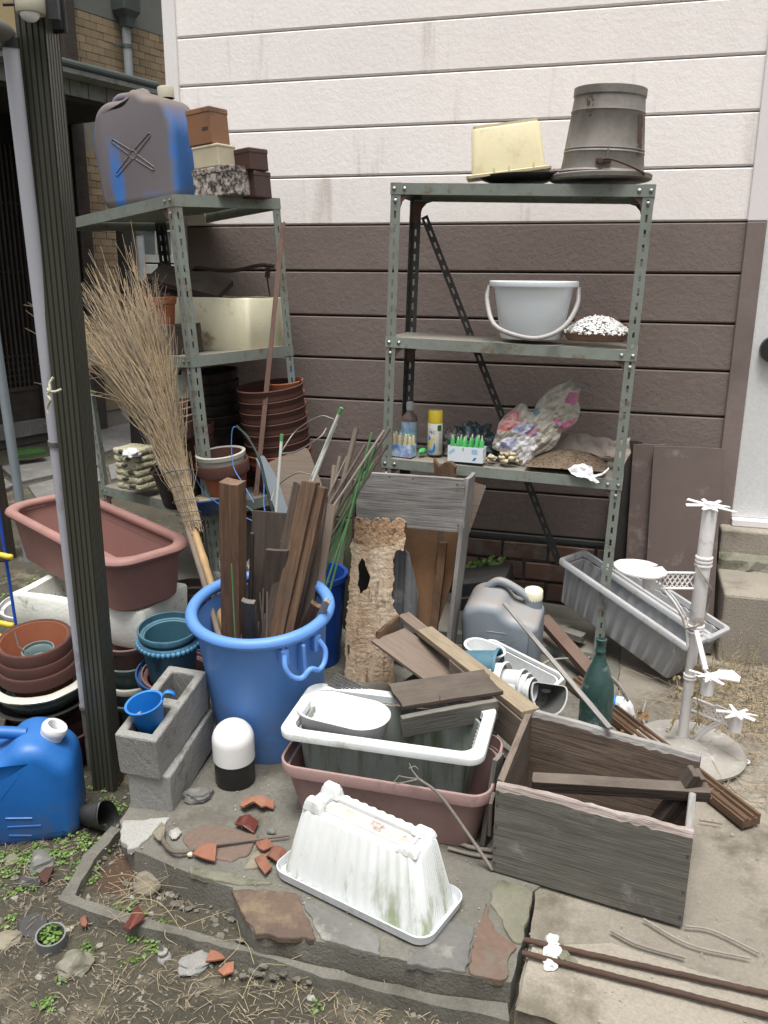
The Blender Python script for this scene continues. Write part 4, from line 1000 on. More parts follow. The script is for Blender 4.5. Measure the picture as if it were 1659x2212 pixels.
# teal / blue stacks right of the post
upb = V((.05, -.14, 1)).normalized()
c = at(362, 1340, .40)
b0_ = c-upb*.42
pot('broad dark blue pot at the bottom of the blue pot stack', b0_+V((0, .02, 0)), .135, .10, .22, 'deep_blue', rim=.016, rimh=.02, up=upb)
pot('pink-brown pot nested in the broad dark blue pot', b0_+upb*.055+V((.01, .015, 0)), .122, .085, .165, 'pink_planter', rim=.012, rimh=.014, up=upb)
t = pot('light blue pot with scalloped rim under the topmost teal pot', b0_+upb*.19, .100, .075, .17, 'teal', rim=.012, rimh=.02, up=upb, rimmat='light_blue')
bm = BM()
for k in range(40):
    a = 2*pi*k/40; lathe([(0, -.008), (.0075, -.004), (.0085, .004), (.006, .010), (0, .011)], 6, bm, (.103*cos(a), .103*sin(a), .155))
obj('scalloped_edge', bm, m('light_blue'), t, smooth=60)
t = pot('topmost teal pot with broad rim in the blue pot stack', b0_+upb*.215, .101, .072, .18, 'teal', rim=.014, rimh=.022, up=upb)
# stack between post and blue stack
c2 = at(278, 1440, .2)+V((-.06, .12, 0)); b2 = V((c2.x, c2.y, -.08))
for i, (r_, h_, mt, lb) in enumerate([(.115, .14, 'grey_teal', 'lowest grey-green pot of the stack half hidden by the post'), (.112, .13, 'grey_teal', 'second grey-green pot of the stack half hidden by the post'), (.105, .13, 'grey_teal', 'third grey-green pot of the stack half hidden by the post'), (.10, .13, 'mauve', 'brown pot at the top of the stack half hidden by the post')]):
    pot(lb, b2+upb*(i*.078), r_, r_*.75, h_, mt, rim=.01, rimh=.022, up=upb, rimmat='cream_glaze' if i == 1 else None)
pot('grey-brown pot behind the blue pot stack', at(375, 1290, .33)+V((-.02, .17, -.30)), .10, .08, .28, 'dark_pot', rim=.01)
# concrete blocks
def block(label, loc, yaw, L=.34, Wd=.125, H=.142, up=None):
    bm = BM(); n = 1
    xs = [-L/2, -L/2+.028, -.018-.0, .018, L/2-.028, L/2]; ys_ = [-Wd/2, -Wd/2+.026, Wd/2-.026, Wd/2]
    def cell(i, j): return j == 1 and i in (1, 3)
    for zi, z in ((0, 0), (1, H)):
        pass
    V0 = {}
    def vt(i, j, k): 
        if (i, j, k) not in V0: V0[(i, j, k)] = bm.verts.new((xs[i], ys_[j], H*k))
        return V0[(i, j, k)]
    for k in (0, 1):
        for i in range(5):
            for j in range(3):
                if not cell(i, j): bm.faces.new((vt(i, j, k), vt(i+1, j, k), vt(i+1, j+1, k), vt(i, j+1, k)))
    for i in range(5):
        bm.faces.new((vt(i, 0, 0), vt(i+1, 0, 0), vt(i+1, 0, 1), vt(i, 0, 1))); bm.faces.new((vt(i, 3, 0), vt(i+1, 3, 0), vt(i+1, 3, 1), vt(i, 3, 1)))
        if i in (1, 3):
            for j in (1, 2): bm.faces.new((vt(i, j, 0), vt(i+1, j, 0), vt(i+1, j, 1), vt(i, j, 1)))
            for q in (i, i+1): bm.faces.new((vt(q, 1, 0), vt(q, 2, 0), vt(q, 2, 1), vt(q, 1, 1)))
    for j in range(3):
        for q in (0, 5): bm.faces.new((vt(q, j, 0), vt(q, j+1, 0), vt(q, j+1, 1), vt(q, j, 1)))
    t_ = one('concrete_block', label, 'block', bm, m('concrete_block'), loc, yaw, up, group='hollow concrete blocks by the bin')
    bmesh_mod = t_.modifiers.new('b', 'BEVEL'); bmesh_mod.width = .006; bmesh_mod.segments = 2
    t_.modifiers.new('sub', 'SUBSURF').subdivision_type = 'SIMPLE'; t_.modifiers['sub'].levels = 3; t_.modifiers['sub'].render_levels = 3
    tx = bpy.data.textures.new('grain', 'CLOUDS'); tx.noise_scale = .006; tx.noise_depth = 2
    d = t_.modifiers.new('d', 'DISPLACE'); d.texture = tx; d.strength = .0028; d.mid_level = .5; d.texture_coords = 'LOCAL'
    return t_
bA, bB, bC = at(262, 1757, 0), at(373, 1752, 0), at(450, 1640, 0)
dirL = (bC-bB); dirL.z = 0; yB = atan2(dirL.y, dirL.x)
nL = dirL.normalized(); nW = V((-nL.y, nL.x, 0))
cb = bB + nL*.17 + nW*.0655
block('lower of the two stacked hollow concrete blocks beside the blue bin', (cb.x, cb.y, 0), yB, Wd=.131, up=(.05, -.10, 1))
block('upper hollow concrete block holding the blue scoop', (cb.x-.004, cb.y-.026, .144), yB-radians(3), Wd=.127, up=(.06, -.16, 1))
# blue scoop
c = at(302, 1540, .28)
t = T('plastic_scoop', 'blue plastic cup with hook handle standing in the upper concrete block', 'cup', (cb.x-nL.x*.088, cb.y-nL.y*.088-.030, .228), 0, (-.10, -.22, 1))
obj('cup_body', lathe([(0, 0), (.036, 0), (.038, .004), (.051, .092), (.056, .096), (.056, .099), (.049, .098), (.036, .006), (0, .006)], 40), m('blue_cup'), t, smooth=50)
bm = BM()
P = curve_pts([(.046, .02, .092), (.054, .024, .112), (.066, .03, .118), (.078, .036, .108), (.08, .038, .096)], 14)
for i in range(len(P)-1):
    a_, b_ = P[i], P[i+1]; s = V((-.4, .9, 0)).normalized()*.008
    bm.faces.new([bm.verts.new(q) for q in (a_-s, a_+s, b_+s, b_-s)])
bmesh.ops.remove_doubles(bm, verts=bm.verts, dist=1e-5)
obj('hook', bm, m('blue_cup'), t, smooth=60, solid=.003)
# bollard lamp
c = at(503, 1700, 0)+V((-.01, .04, 0))
t = T('solar_lamp', 'round garden lamp with white dome on a black base in front of the blue bin', 'lamp', (c.x, c.y, -.001), 0, (.03, -.09, 1))
obj('base', lathe([(0, 0), (.058, 0), (.061, .004), (.061, .088), (0, .088)], 48), m('black_plastic'), t, smooth=40)
obj('dome', lathe([(0, .086), (.0635, .086), (.0635, .15)] + [(.0635*cos(a), .15+.063*sin(a)) for a in [pi/2*k/10 for k in range(1, 11)]], 48), m('dome_white'), t, smooth=60)
# ---------------------------------------------------------------- jerry cans
def jerry(label, M, outline, depth, mtl, parts=(), r=.035, name='jerry_can', rounding=.04):
    t_ = T(name, label, 'jerry can', M=M)
    obj('can_body', pillow(rpoly(outline, rounding, 6), depth, r, 5), m(mtl), t_, smooth=60)
    return t_
# dusty can on the left rack
pc = (at(205, 452, 1.77)+at(400, 432, 1.77))/2
cpos = RL(.42, .17, 1.806)
w_, h_ = .44, .455
ol = [(-w_/2+.015, 0), (w_/2-.02, 0), (w_/2, .30), (w_/2-.035, h_-.045), (w_/2-.14, h_-.03), (w_/2-.175, h_), (.01, h_+.005), (-.03, h_-.03), (-.13, h_-.025), (-w_/2+.035, h_-.06), (-w_/2-.0, .30)]
Mj = frame(cpos, radians(-8), UPL)
jc = jerry('dusty blue jerry can with white cap on top of the left rack', Mj, ol, .20, 'blue_dusty', rounding=.05)
bm = BM(); tube(bm, curve_pts([(-.15, 0, h_-.045), (-.12, 0, h_-.005), (-.05, 0, h_-.004), (.02, 0, h_-.0), (.04, 0, h_-.04)], 14), .020, 14); obj('handle', bm, m('blue_dusty'), jc, smooth=60)
def cap(par, loc, r, h, mtl='cream_plastic', ribs=24, hole=False, up=None):
    bm = BM(); P = []
    n = ribs*2
    for (rr_, z) in ((r, 0), (r, h*.9), (r*.92, h)): P.append([bm.verts.new(((rr_-(.0015 if k % 2 else 0))*cos(2*pi*k/n), (rr_-(.0015 if k % 2 else 0))*sin(2*pi*k/n), z)) for k in range(n)])
    for a_, b_ in zip(P, P[1:]):
        for k in range(n): bm.faces.new((a_[k], a_[(k+1) % n], b_[(k+1) % n], b_[k]))
    if hole:
        q = [[bm.verts.new((rr_*cos(2*pi*k/n), rr_*sin(2*pi*k/n), z)) for k in range(n)] for rr_, z in ((r*.62, h), (r*.6, h-.02))]
        for a_, b_ in ((P[-1], q[0]), q):
            for k in range(n): bm.faces.new((a_[k], a_[(k+1) % n], b_[(k+1) % n], b_[k]))
    else: bm.faces.new(P[-1])
    o = obj('cap', bm, m(mtl), par, smooth=40); o.location = loc
    if up: o.rotation_euler = up
    return o
cap(jc, (w_/2-.09, 0, h_-.035), .034, .045, 'cream_plastic')
cap(jc, (-w_/2+.03, .03, h_-.085), .032, .04, 'cream_plastic', up=(0, -.6, 0))
bm = BM()
for a_ in (34, -34):
    ca, sa_ = cos(radians(a_)), sin(radians(a_))
    for s in (1, -1):
        for k in (-1, 1):
            p0 = V((s*ca*.020-k*sa_*.010, -.1005, s*sa_*.020+.205+k*ca*.010)); p1 = V((s*ca*.118-k*sa_*.007, -.1005, s*sa_*.118+.205+k*ca*.007))
            tube(bm, [p0, p1], .0028, 6)
        e_ = V((s*ca*.118, -.1005, s*sa_*.118+.205)); tube(bm, [e_+V((-sa_*.007, 0, ca*.007)), e_+V((s*ca*.006, 0, s*sa_*.006)), e_+V((sa_*.007, 0, -ca*.007))], .0028, 6)
tube(bm, [(.017*cos(k*pi/8), -.1005, .205+.017*sin(k*pi/8)) for k in range(17)], .0025, 6)
obj('moulded_cross', bm, m('blue_dusty'), jc, smooth=60)
# clean blue can, bottom left
cc = (at(10, 1830, GZ)+at(150, 1760, GZ))/2
w_, h_ = .36, .33
Mj = Matrix.Translation(V((-1.635, 1.83, GZ-.005))) @ Matrix.Rotation(radians(5), 4, 'X') @ Matrix.Rotation(radians(28), 4, 'Z')
ol = [(-w_/2, 0), (w_/2-.01, 0), (w_/2, .20), (w_/2-.005, h_-.075), (w_/2-.075, h_), (.04, h_+.008), (-.02, h_-.045), (-.09, h_-.045), (-.13, h_+.005), (-w_/2+.03, h_-.02), (-w_/2, h_-.08)]
jb = jerry('clean bright blue jerry can with open white spout at the lower left edge', Mj, ol, .20, 'blue_can', r=.045, rounding=.05)
o = lathe([(.030, -.02), (.033, 0), (.033, .010), (.036, .014), (.037, .028), (.033, .036), (.024, .038), (.021, .034), (.021, -.01), (0, -.012)], 36); o = obj('spout', o, m('white_plastic'), jb, smooth=50)
o.location = (w_/2-.062, -.005, h_-.018); o.rotation_euler = (0, .5, 0)
o = obj('spout_opening', lathe([(0, -.004), (.0208, -.004)], 24), m('black_plastic'), jb); o.location = (w_/2-.062, -.005, h_-.010); o.rotation_euler = (0, .5, 0)
bm = BM(); tube(bm, curve_pts([(-.15, 0, h_-.02), (-.11, 0, h_+.012), (-.03, 0, h_+.012), (.05, 0, h_-.005)], 14), .018, 14); obj('handle', bm, m('blue_can'), jb, smooth=60)
bm = BM()
for zz_, l_ in ((.12, .07), (.09, .09), (.06, .06)): tube(bm, [(-.02, -.1005, zz_), (-.02+l_, -.1005, zz_-.012)], .003, 6)
obj('moulded_marks', bm, m('blue_can'), jb, smooth=60)
# grey can
c = at(1078, 1440, .02)
w_, h_ = .30, .315
Mj = Matrix.Translation(V((-.405, 3.16, .0))) @ Matrix.Rotation(radians(8), 4, 'X') @ Matrix.Rotation(radians(-2), 4, 'Z')
ol = [(-w_/2+.004, 0), (w_/2-.004, 0), (w_/2, .2), (w_/2-.002, h_-.075), (w_/2-.06, h_-.055), (.03, h_-.05), (.0, h_-.0), (-.09, h_), (-w_/2+.015, h_-.025), (-w_/2, h_-.07)]
jg = jerry('dusty grey jerry can with cream cap on the bottom shelf of the right rack', Mj, ol, .22, 'jerry_grey', r=.035, rounding=.035)
bm = BM(); tube(bm, curve_pts([(-.08, .05, h_-.01), (-.03, .05, h_+.028), (.04, .045, h_+.005), (.10, .04, h_-.035)], 14), .016, 14); obj('handle', bm, m('jerry_grey'), jg, smooth=60)
obj('neck', lathe([(.036, 0), (.036, .06), (0, .06)], 30), m('jerry_grey'), jg, smooth=50).location = (w_/2-.045, .06, h_-.09)
cap(jg, (w_/2-.045, .06, h_-.035), .037, .036, 'styro_yellow', ribs=20)
bm = BM()
yb = -.1105
for a_, b_ in [((-.045, .205), (.03, .205)), ((-.015, .185), (-.015, .135)), ((-.03, .17), (0, .17)), ((-.03, .15), (-.015, .165)), ((-.015, .16), (.0, .15)), ((.012, .185), (.012, .13)), ((.004, .172), (.022, .172)), ((.004, .155), (.022, .155)), ((-.025, .125), (-.005, .125)), ((.005, .118), (.022, .118))]:
    tube(bm, [(a_[0], yb, a_[1]), (b_[0], yb, b_[1])], .0018, 6)
obj('moulded_characters', bm, m('jerry_grey'), jg)
# black crumpled nursery pot
c = at(188, 1800, GZ)
bm = pot_bm(.055, .038, .085, .003, .01, .002, 30)
for v in bm.verts:
    k = noise.noise(v.co*14)*.014; v.co += V((k, k*.5, 0)); v.co.y *= .75
o = one('nursery_pot', 'crushed black nursery pot lying beside the bright blue jerry can', 'pot', bm, m('black_plastic'), (c.x-.01, c.y+.02, -.055), radians(20), (1.0, -.12, .25), smooth=40)
# ================================================================== shapes cut from outlines
class Plane:
    def __init__(s, p0, nrm, up=(0, 0, 1)):
        s.p = V(p0); s.n = V(nrm).normalized(); s.y = -s.n
        z = V(up); s.z = (z-s.n*z.dot(s.n)).normalized(); s.x = s.y.cross(s.z)
        s.M = Matrix(((s.x.x, s.y.x, s.z.x, s.p.x), (s.x.y, s.y.y, s.z.y, s.p.y), (s.x.z, s.y.z, s.z.z, s.p.z), (0, 0, 0, 1)))
    def px(s, x, y):
        d = ray(x, y); t_ = (s.p-CAMP).dot(s.n)/d.dot(s.n); q = CAMP+d*t_-s.p
        return (q.dot(s.x), q.dot(s.z))
def gshape(outline, step, thick, holes=(), puff=0, amp=0, freq=20, regions=(), sharp=1.0, seed=0, ripple=None):
    xs = [p[0] for p in outline]; zs = [p[1] for p in outline]
    x0, x1, z0, z1 = min(xs), max(xs), min(zs), max(zs)
    nx = max(2, int((x1-x0)/step)); nz_ = max(2, int((z1-z0)/step))
    inside = {}
    for i in range(nx):
        for j in range(nz_):
            x = x0+(i+.5)*step; z = z0+(j+.5)*step
            inside[i, j] = poly_contains(outline, x, z) and not any(poly_contains(h, x, z) for h in holes)
    bm = BM(); F, B = {}, {}
    def edge_pt(x, z):
        best = None
        for P in [outline]+list(holes):
            for i in range(len(P)):
                a, b = P[i-1], P[i]; dx, dz = b[0]-a[0], b[1]-a[1]
                t_ = max(0, min(1, ((x-a[0])*dx+(z-a[1])*dz)/(dx*dx+dz*dz+1e-12)))
                q = (a[0]+t_*dx, a[1]+t_*dz); d = (q[0]-x)**2+(q[1]-z)**2
                if best is None or d < best[0]: best = (d, q)
        return best
    def vt(i, j):
        if (i, j) in F: return
        x = x0+i*step; z = z0+j*step
        nb = [inside.get((i+a, j+b), False) for a in (-1, 0) for b in (-1, 0)]
        e = edge_pt(x, z); d = sqrt(e[0])
        if not all(nb): 
            if d < step*1.5: x, z = e[1]
            d = 0
        h = thick/2 + (puff*(1-math.exp(-d/(puff*.8+1e-6))) if puff else 0)
        q = V((x*freq, z*freq, seed)); nn = amp*(abs(noise.noise(q))*2-.5+.5*abs(noise.noise(q*2.1))+.3*noise.noise(q*4.3)) if amp else 0
        if ripple: nn += ripple(x, z)
        k = 1 if all(nb) else (.3 if puff else 1)
        F[i, j] = bm.verts.new((x, -h-nn*k, z)); B[i, j] = bm.verts.new((x, h*.6 if puff else h, z))
    cnt = {}
    for (i, j), ins in inside.items():
        if not ins: continue
        for a, b in ((i, j), (i+1, j), (i+1, j+1), (i, j+1)): vt(a, b)
        f = bm.faces.new((F[i, j], F[i+1, j], F[i+1, j+1], F[i, j+1]))
        cx_, cz_ = x0+(i+.5)*step, z0+(j+.5)*step
        for k, (P, _) in enumerate(regions):
            if poly_contains(P, cx_, cz_): f.material_index = k+1
        bm.faces.new((B[i, j], B[i, j+1], B[i+1, j+1], B[i+1, j]))
        for (a, b, c, d) in ((i, j-1, (i, j), (i+1, j)), (i+1, j, (i+1, j), (i+1, j+1)), (i, j+1, (i+1, j+1), (i, j+1)), (i-1, j, (i, j+1), (i, j))):
            if not inside.get((a, b), False):
                for v in (c, d): vt(*v)
                try: bm.faces.new((F[c], B[c], B[d], F[d]))
                except Exception: pass
    bmesh.ops.dissolve_degenerate(bm, dist=1e-5, edges=bm.edges)
    return bm
def shape_px(name, label, cat, pts, pl_, thick, mtl, step=.008, holes=(), regions=(), group=None, smooth=None, **k):
    bm = gshape([pl_.px(*p) for p in pts], step, thick, [[pl_.px(*p) for p in h] for h in holes], regions=[([pl_.px(*p) for p in P], mt) for P, mt in regions], **k)
    o = obj(name, bm, m(mtl), smooth=smooth)
    for P, mt in regions: o.data.materials.append(m(mt))
    o.matrix_world = pl_.M; o['label'] = label; o['category'] = cat
    if group: o['group'] = group
    return o
def flat_px(name, par, pts, pl_, mtl, off=.0008):   # thin print on a flat surface, child of par
    bm = BM(); bm.faces.new([bm.verts.new((pl_.px(*p)[0], -off, pl_.px(*p)[1])) for p in pts])
    o = obj(name, bm, m(mtl)); o.parent = par; o.matrix_world = pl_.M; return o
def boxt(name, label, cat, loc, yaw, L, D, H, mtl, lid=None, bev=.004, up=None, group=None):
    if not lid: return one(name, label, cat, boxm((-L/2, -D/2, 0), (L/2, D/2, H), .001), m(mtl), loc, yaw, up, group, bev=bev)
    t_ = T(name, label, cat, loc, yaw, up, group)
    obj('tin_body', boxm((-L/2, -D/2, 0), (L/2, D/2, H-.002)), m(mtl), t_, bev=bev)
    obj('lid', boxm((-L/2-.002, -D/2-.002, H-lid), (L/2+.002, D/2+.002, H)), m(mtl), t_, bev=bev)
    return t_
# ---------------------------------------------------------------- left rack: top tins
z0 = 1.772
q = RL(.13, .30, 0)
def TL(px, py, z): return at(px, py, z)
c = at(466, 436, 1.77); yt = radians(-14)
c = RL(.06, .26, 1.806)+V((.025, 0, 0))
boxt('tin_box', 'mottled dark rusty tin box at the bottom of the tins on left rack', 'tin', c, yt, .195, .14, .112, 'tin_mottled', .025, up=UPL)
boxt('tin_box', 'cream tin box between the orange-brown tin and the mottled tin', 'tin', c+UPL*.113+V((-.025, 0, 0)), yt, .135, .11, .085, 'tin_cream', .012, up=UPL)
tt = boxt('tin_box', 'orange-brown tin box at the top of the stacked tins', 'tin', c+UPL*.199+V((-.04, .0, 0)), yt, .125, .11, .138, 'tin_orange', .022, up=UPL)
for i in range(3): obj('stamped_mark', boxm((.015+i*.011, -.0562, .052), (.024+i*.011, -.0550, .064)), m('tin_brown'), tt)
boxt('tin_box', 'upper dark brown tin at the right of the stacked tins', 'tin', c+UPL*.105+V((.095, .07, 0)), yt-.1, .115, .11, .085, 'tin_brown', .02, up=UPL)
boxt('tin_box', 'lower dark brown tin behind the mottled tin', 'tin', c+V((.10, .085, 0)), yt, .10, .11, .104, 'tin_brown', .02, up=UPL)
# middle shelf
P1 = atY(507, 757, 3.36); P2 = atY(594, 737, 3.60)
z1_ = 1.182
yb_ = atan2(P2.y-P1.y, P2.x-P1.x)-pi/2+radians(12)
foam_box('polystyrene_box', 'long yellowed polystyrene box on the middle shelf of left rack', .60, .28, .235, .03, 'styro_yellow', RL(.36, .30, 1.182)+V((.05, .06, 0)), radians(-16), low=.12)
cr = RL(.40, .07, 1.182)
t = T('wooden_crate', 'low dark wooden crate at front of the middle shelf, pot on it', 'crate', cr, radians(-16), UPL)
for k_, (a_, b_) in enumerate([((-.22, -.08, 0), (.22, -.068, .125)), ((-.22, .068, 0), (.22, .08, .125)), ((-.22, -.0675, .001), (-.208, .0675, .124)), ((.208, -.0675, .001), (.22, .0675, .124)), ((-.205, -.066, .11), (.205, .066, .118))]):
    obj('side_board', boxm(a_, b_), m('wood_dark'), t, bev=.002)
p_ = atY(366, 708, cr.y-.01)
pot('small terracotta pot standing on the dark crate of the left rack', (cr.x+.06, cr.y-.01, cr.z+.122), .068, .046, .125, 'terra', rim=.006, rimh=.032, up=UPL)
p_ = RL(.66, .12, 1.182)
bm = loft([(.12, .07, .04, 0), (.14, .09, .05, .08), (.15, .10, .05, .085), (.13, .085, .04, .085)], 5)
one('small_planter', 'pink-brown planter tipped up behind the broom on middle shelf', 'planter', bm, m('mauve'), RL(.56, .26, 1.182)+V((0, .0, .20)), radians(12), (.25, -.2, 1), smooth=50)
# dark timber offcuts and rusty pole behind
A, B = atY(335, 600, 3.60), atY(487, 628, 3.60)
plank('timber_offcut', 'dark weathered board lying on top of the yellowed polystyrene box', 'board', A+V((0, 0, .02)), B, .16, .028, (.1, .8, .35), m('wood_dark'), rough=.003)
plank('timber_offcut', 'dark board on edge behind the yellowed polystyrene box', 'board', atY(340, 590, 3.68), atY(480, 635, 3.66), .10, .02, (0, .1, 1), m('wood_dark'), rough=.003)
rp = T('rusty_rod', 'rusty rod with coiled wire running behind the left rack', 'rod', (0, 0, 0))
bm = BM(); tube(bm, curve_pts([atY(420, 578, 3.72), atY(500, 585, 3.72), atY(560, 573, 3.72), atY(592, 575, 3.72)], 12), .009, 10); obj('rod', bm, m('rust'), rp, smooth=60)
c0, c1 = atY(580, 570, 3.71), atY(577, 600, 3.71)
bm = BM(); tube(bm, [c0+(c1-c0)*(i/60)+V((.011*cos(i*.75), .011*sin(i*.75), 0)) for i in range(61)], .0028, 6); tube(bm, [c1, atY(583, 640, 3.71)], .004, 6); obj('wire_coil', bm, m('rust'), rp, smooth=60)
# flat strap hanging diagonally on the rack's right end, and blue twine
a_, b_ = RL(.02, .50, 1.72), RL(.0, .12, .30)
A, B = atY(612, 480, 3.52), atY(553, 1070, 3.28)
plank('steel_strap', 'dark rusty steel strap leaning diagonally across the end of left rack', 'strap', A, B, .022, .003, (1, 0, 0), m('gusset'))
one('blue_twine', 'thin blue twine hanging down at the right end of left rack', 'twine', tubem(curve_pts([atY(611, 640, 3.63), atY(628, 760, 3.62), atY(640, 900, 3.60), atY(652, 1010, 3.60)], 14), .0018, 6), m('blue_bin'))
# third shelf: pots
def ppx(px, base_py, Y): return atY(px, base_py, Y)
zs = .533
def stack(n, px, ytop, Y, r, rb, h, dz, mtl, labels, mats=None, group=None, up=UPL, rim=.006, rimh=.03):
    top = atY(px, ytop, Y)
    for i in range(n):
        k = n-1-i
        pos = top - up*(h+k*dz)
        pot(labels[k], pos, r, rb, h, (mats[k] if mats else mtl), rim=rim, rimh=rimh, up=up, group=group)
od = ['topmost', 'second', 'third', 'fourth', 'fifth', 'sixth', 'seventh', 'eighth']
upk = (UPL+V((0, -.10, 0))).normalized()
stack(7, 582, 832, 3.50, .150, .108, .16, .049, 'terra_dark', [f'{od[i]} pot of the tall stack of dark terracotta pots on left rack' for i in range(7)], mats=['terra_dark']*6+['terra'], group='tall stack of dark terracotta pots', up=upk, rimh=.046, rim=.005)
stack(7, 615, 822, 3.62, .085, .06, .13, .052, 'terra', [f'{od[i]} pot of the narrow orange stack behind the tall dark stack' for i in range(7)], mats=['terra', 'terra', 'terra', 'terra', 'terra_dark', 'terra_dark', 'terra'], group='narrow stack of orange terracotta pots', up=upk, rimh=.04, rim=.004)
stack(5, 520, 960, 3.66, .10, .075, .14, .05, 'terra', [f'{od[i]} pot of the hidden stack between the big stacks on left rack' for i in range(5)], mats=['terra_dark']*5, group='stack of pots at the back of the left rack', up=upk, rimh=.04)
stack(6, 462, 800, 3.60, .11, .08, .14, .05, 'dark_pot', [f'{od[i]} black pot of the dark stack behind the near rack leg' for i in range(6)], group='stack of black pots on the left rack', up=upk, rimh=.035)
p_ = atY(492, 1040, 3.26)
pot('bright terracotta pot holding a white-rimmed pot on the left rack', (p_.x, p_.y, zs+.0), .113, .076, .20, 'terra', rim=.008, rimh=.05, up=upk, rimmat='terra_rim')
t = T('pot_with_white_rim', 'pot with grimy white rim nested in the bright terracotta pot', 'pot', V((p_.x, p_.y, zs))+upk*.10, 0, upk)
obj('pot_body', pot_bm(.095, .065, .135, 0), m('terra_dark'), t, smooth=40)
obj('rim', lathe([(.086, .085), (.098, .088), (.1, .118), (.106, .122), (.107, .138), (.095, .140), (.088, .12)], 40), m('cream_glaze'), t, smooth=50)
for i, (py_, r_, mt, lb) in enumerate([(1010, .115, 'dark_pot', 'black pot with flared rim under the mauve bowls'), ]):
    q = atY(392, 1000, 3.22); pot(lb, (q.x, q.y, zs), .12, .085, .17, mt, rim=.010, rimh=.012, up=upk)
q = atY(388, 945, 3.22)
for i, (r_, h_, dz, lb) in enumerate([(.105, .11, 0, 'lowest mauve bowl pot behind the broom'), (.10, .085, .055, 'middle mauve bowl pot behind the broom'), (.088, .07, .095, 'topmost mauve bowl pot behind the broom')]):
    pot(lb, q+upk*dz, r_, r_*.6, h_, 'mauve', rim=.010, rimh=.014, up=upk, group='stack of mauve bowl pots')
for i in range(4):
    q = atY(425, 1085-i*30, 3.36); pot(f'{["lowest", "second", "third", "topmost"][i]} of the four brown pots behind the near leg', V((q.x, q.y, zs+i*.06)), .10, .075, .15, 'terra_dark', rim=.005, rimh=.045, up=upk, group='brown pots behind the near rack leg')
q = atY(440, 1085, 3.14)
one('bonsai_dish', 'dark blue glazed bonsai dish on the third shelf of left rack', 'dish', lathe([(0, 0), (.06, 0), (.065, .006), (.096, .06), (.10, .065), (.099, .069), (.088, .068), (.06, .015), (0, .012)], 40, ex=1.15), m('deep_blue'), (q.x, q.y+.02, zs), 0, upk, smooth=45)
o = one('dish_soil', 'dry pale soil filling the dark blue bonsai dish', 'soil', lathe([(0, .052), (.085, .048)], 24, ex=1.15), m('straw'), (q.x, q.y+.02, zs), 0, upk)
# white bracket sheet under middle shelf
plank('metal_plate', 'pale green metal plate hanging below the middle shelf of left rack', 'plate', atY(358, 835, 3.30), atY(412, 835, 3.22), .10, .002, (0, 0, 1), m('rack'))
# shell-covered bark block
q = atY(303, 1090, 3.42)
t = T('bark_block', 'block of cream and grey layered bark at the left of the third shelf', 'bark', (q.x, q.y, zs), radians(-22), UPL)
secs_ = []
for i in range(49):
    f = i/48; ph = (f*6) % 1; k_ = 1-.10*(abs(ph-.5)*2)**3; secs_.append((.088*k_, .062*k_, .02, .195*f))
bm = loft(secs_, 5, 8)
for v in bm.verts:
    nn = noise.noise((v.co.x*40, v.co.y*40, v.co.z*22))*.005+noise.noise((v.co.x*130, v.co.y*130, v.co.z*60))*.0025; v.co.x *= 1+nn*8; v.co.y *= 1+nn*10; v.co.z += .006*noise.noise((v.co.x*22, v.co.y*22, v.co.z*9))
obj('bark_body', bm, m('bark_cream'), t, smooth=180)
for i in range(6):
    bm = rock(.020, 1.5, .35, .55, 2, .5); o = obj('dark_clump', bm, m('bark'), t, smooth=180); o.location = (.02+.022*(-1 if i % 2 else 1)+R(-.012, .01), -.060, .02+i*.032)
for (px, py, dx, mt, lb) in ((285, 985, 0, 'white_plastic', 'crumpled white wrapper on top of the bark block'), (395, 1020, .0, 'bag_clear', 'grey crumpled wrapper beside the mauve bowls')):
    q = atY(px, py, 3.34); one('wrapper', lb, 'wrapper', crumple(.045, .03, .025, .5, 2.5, 3, seed=px), m(mt), q, smooth=180)
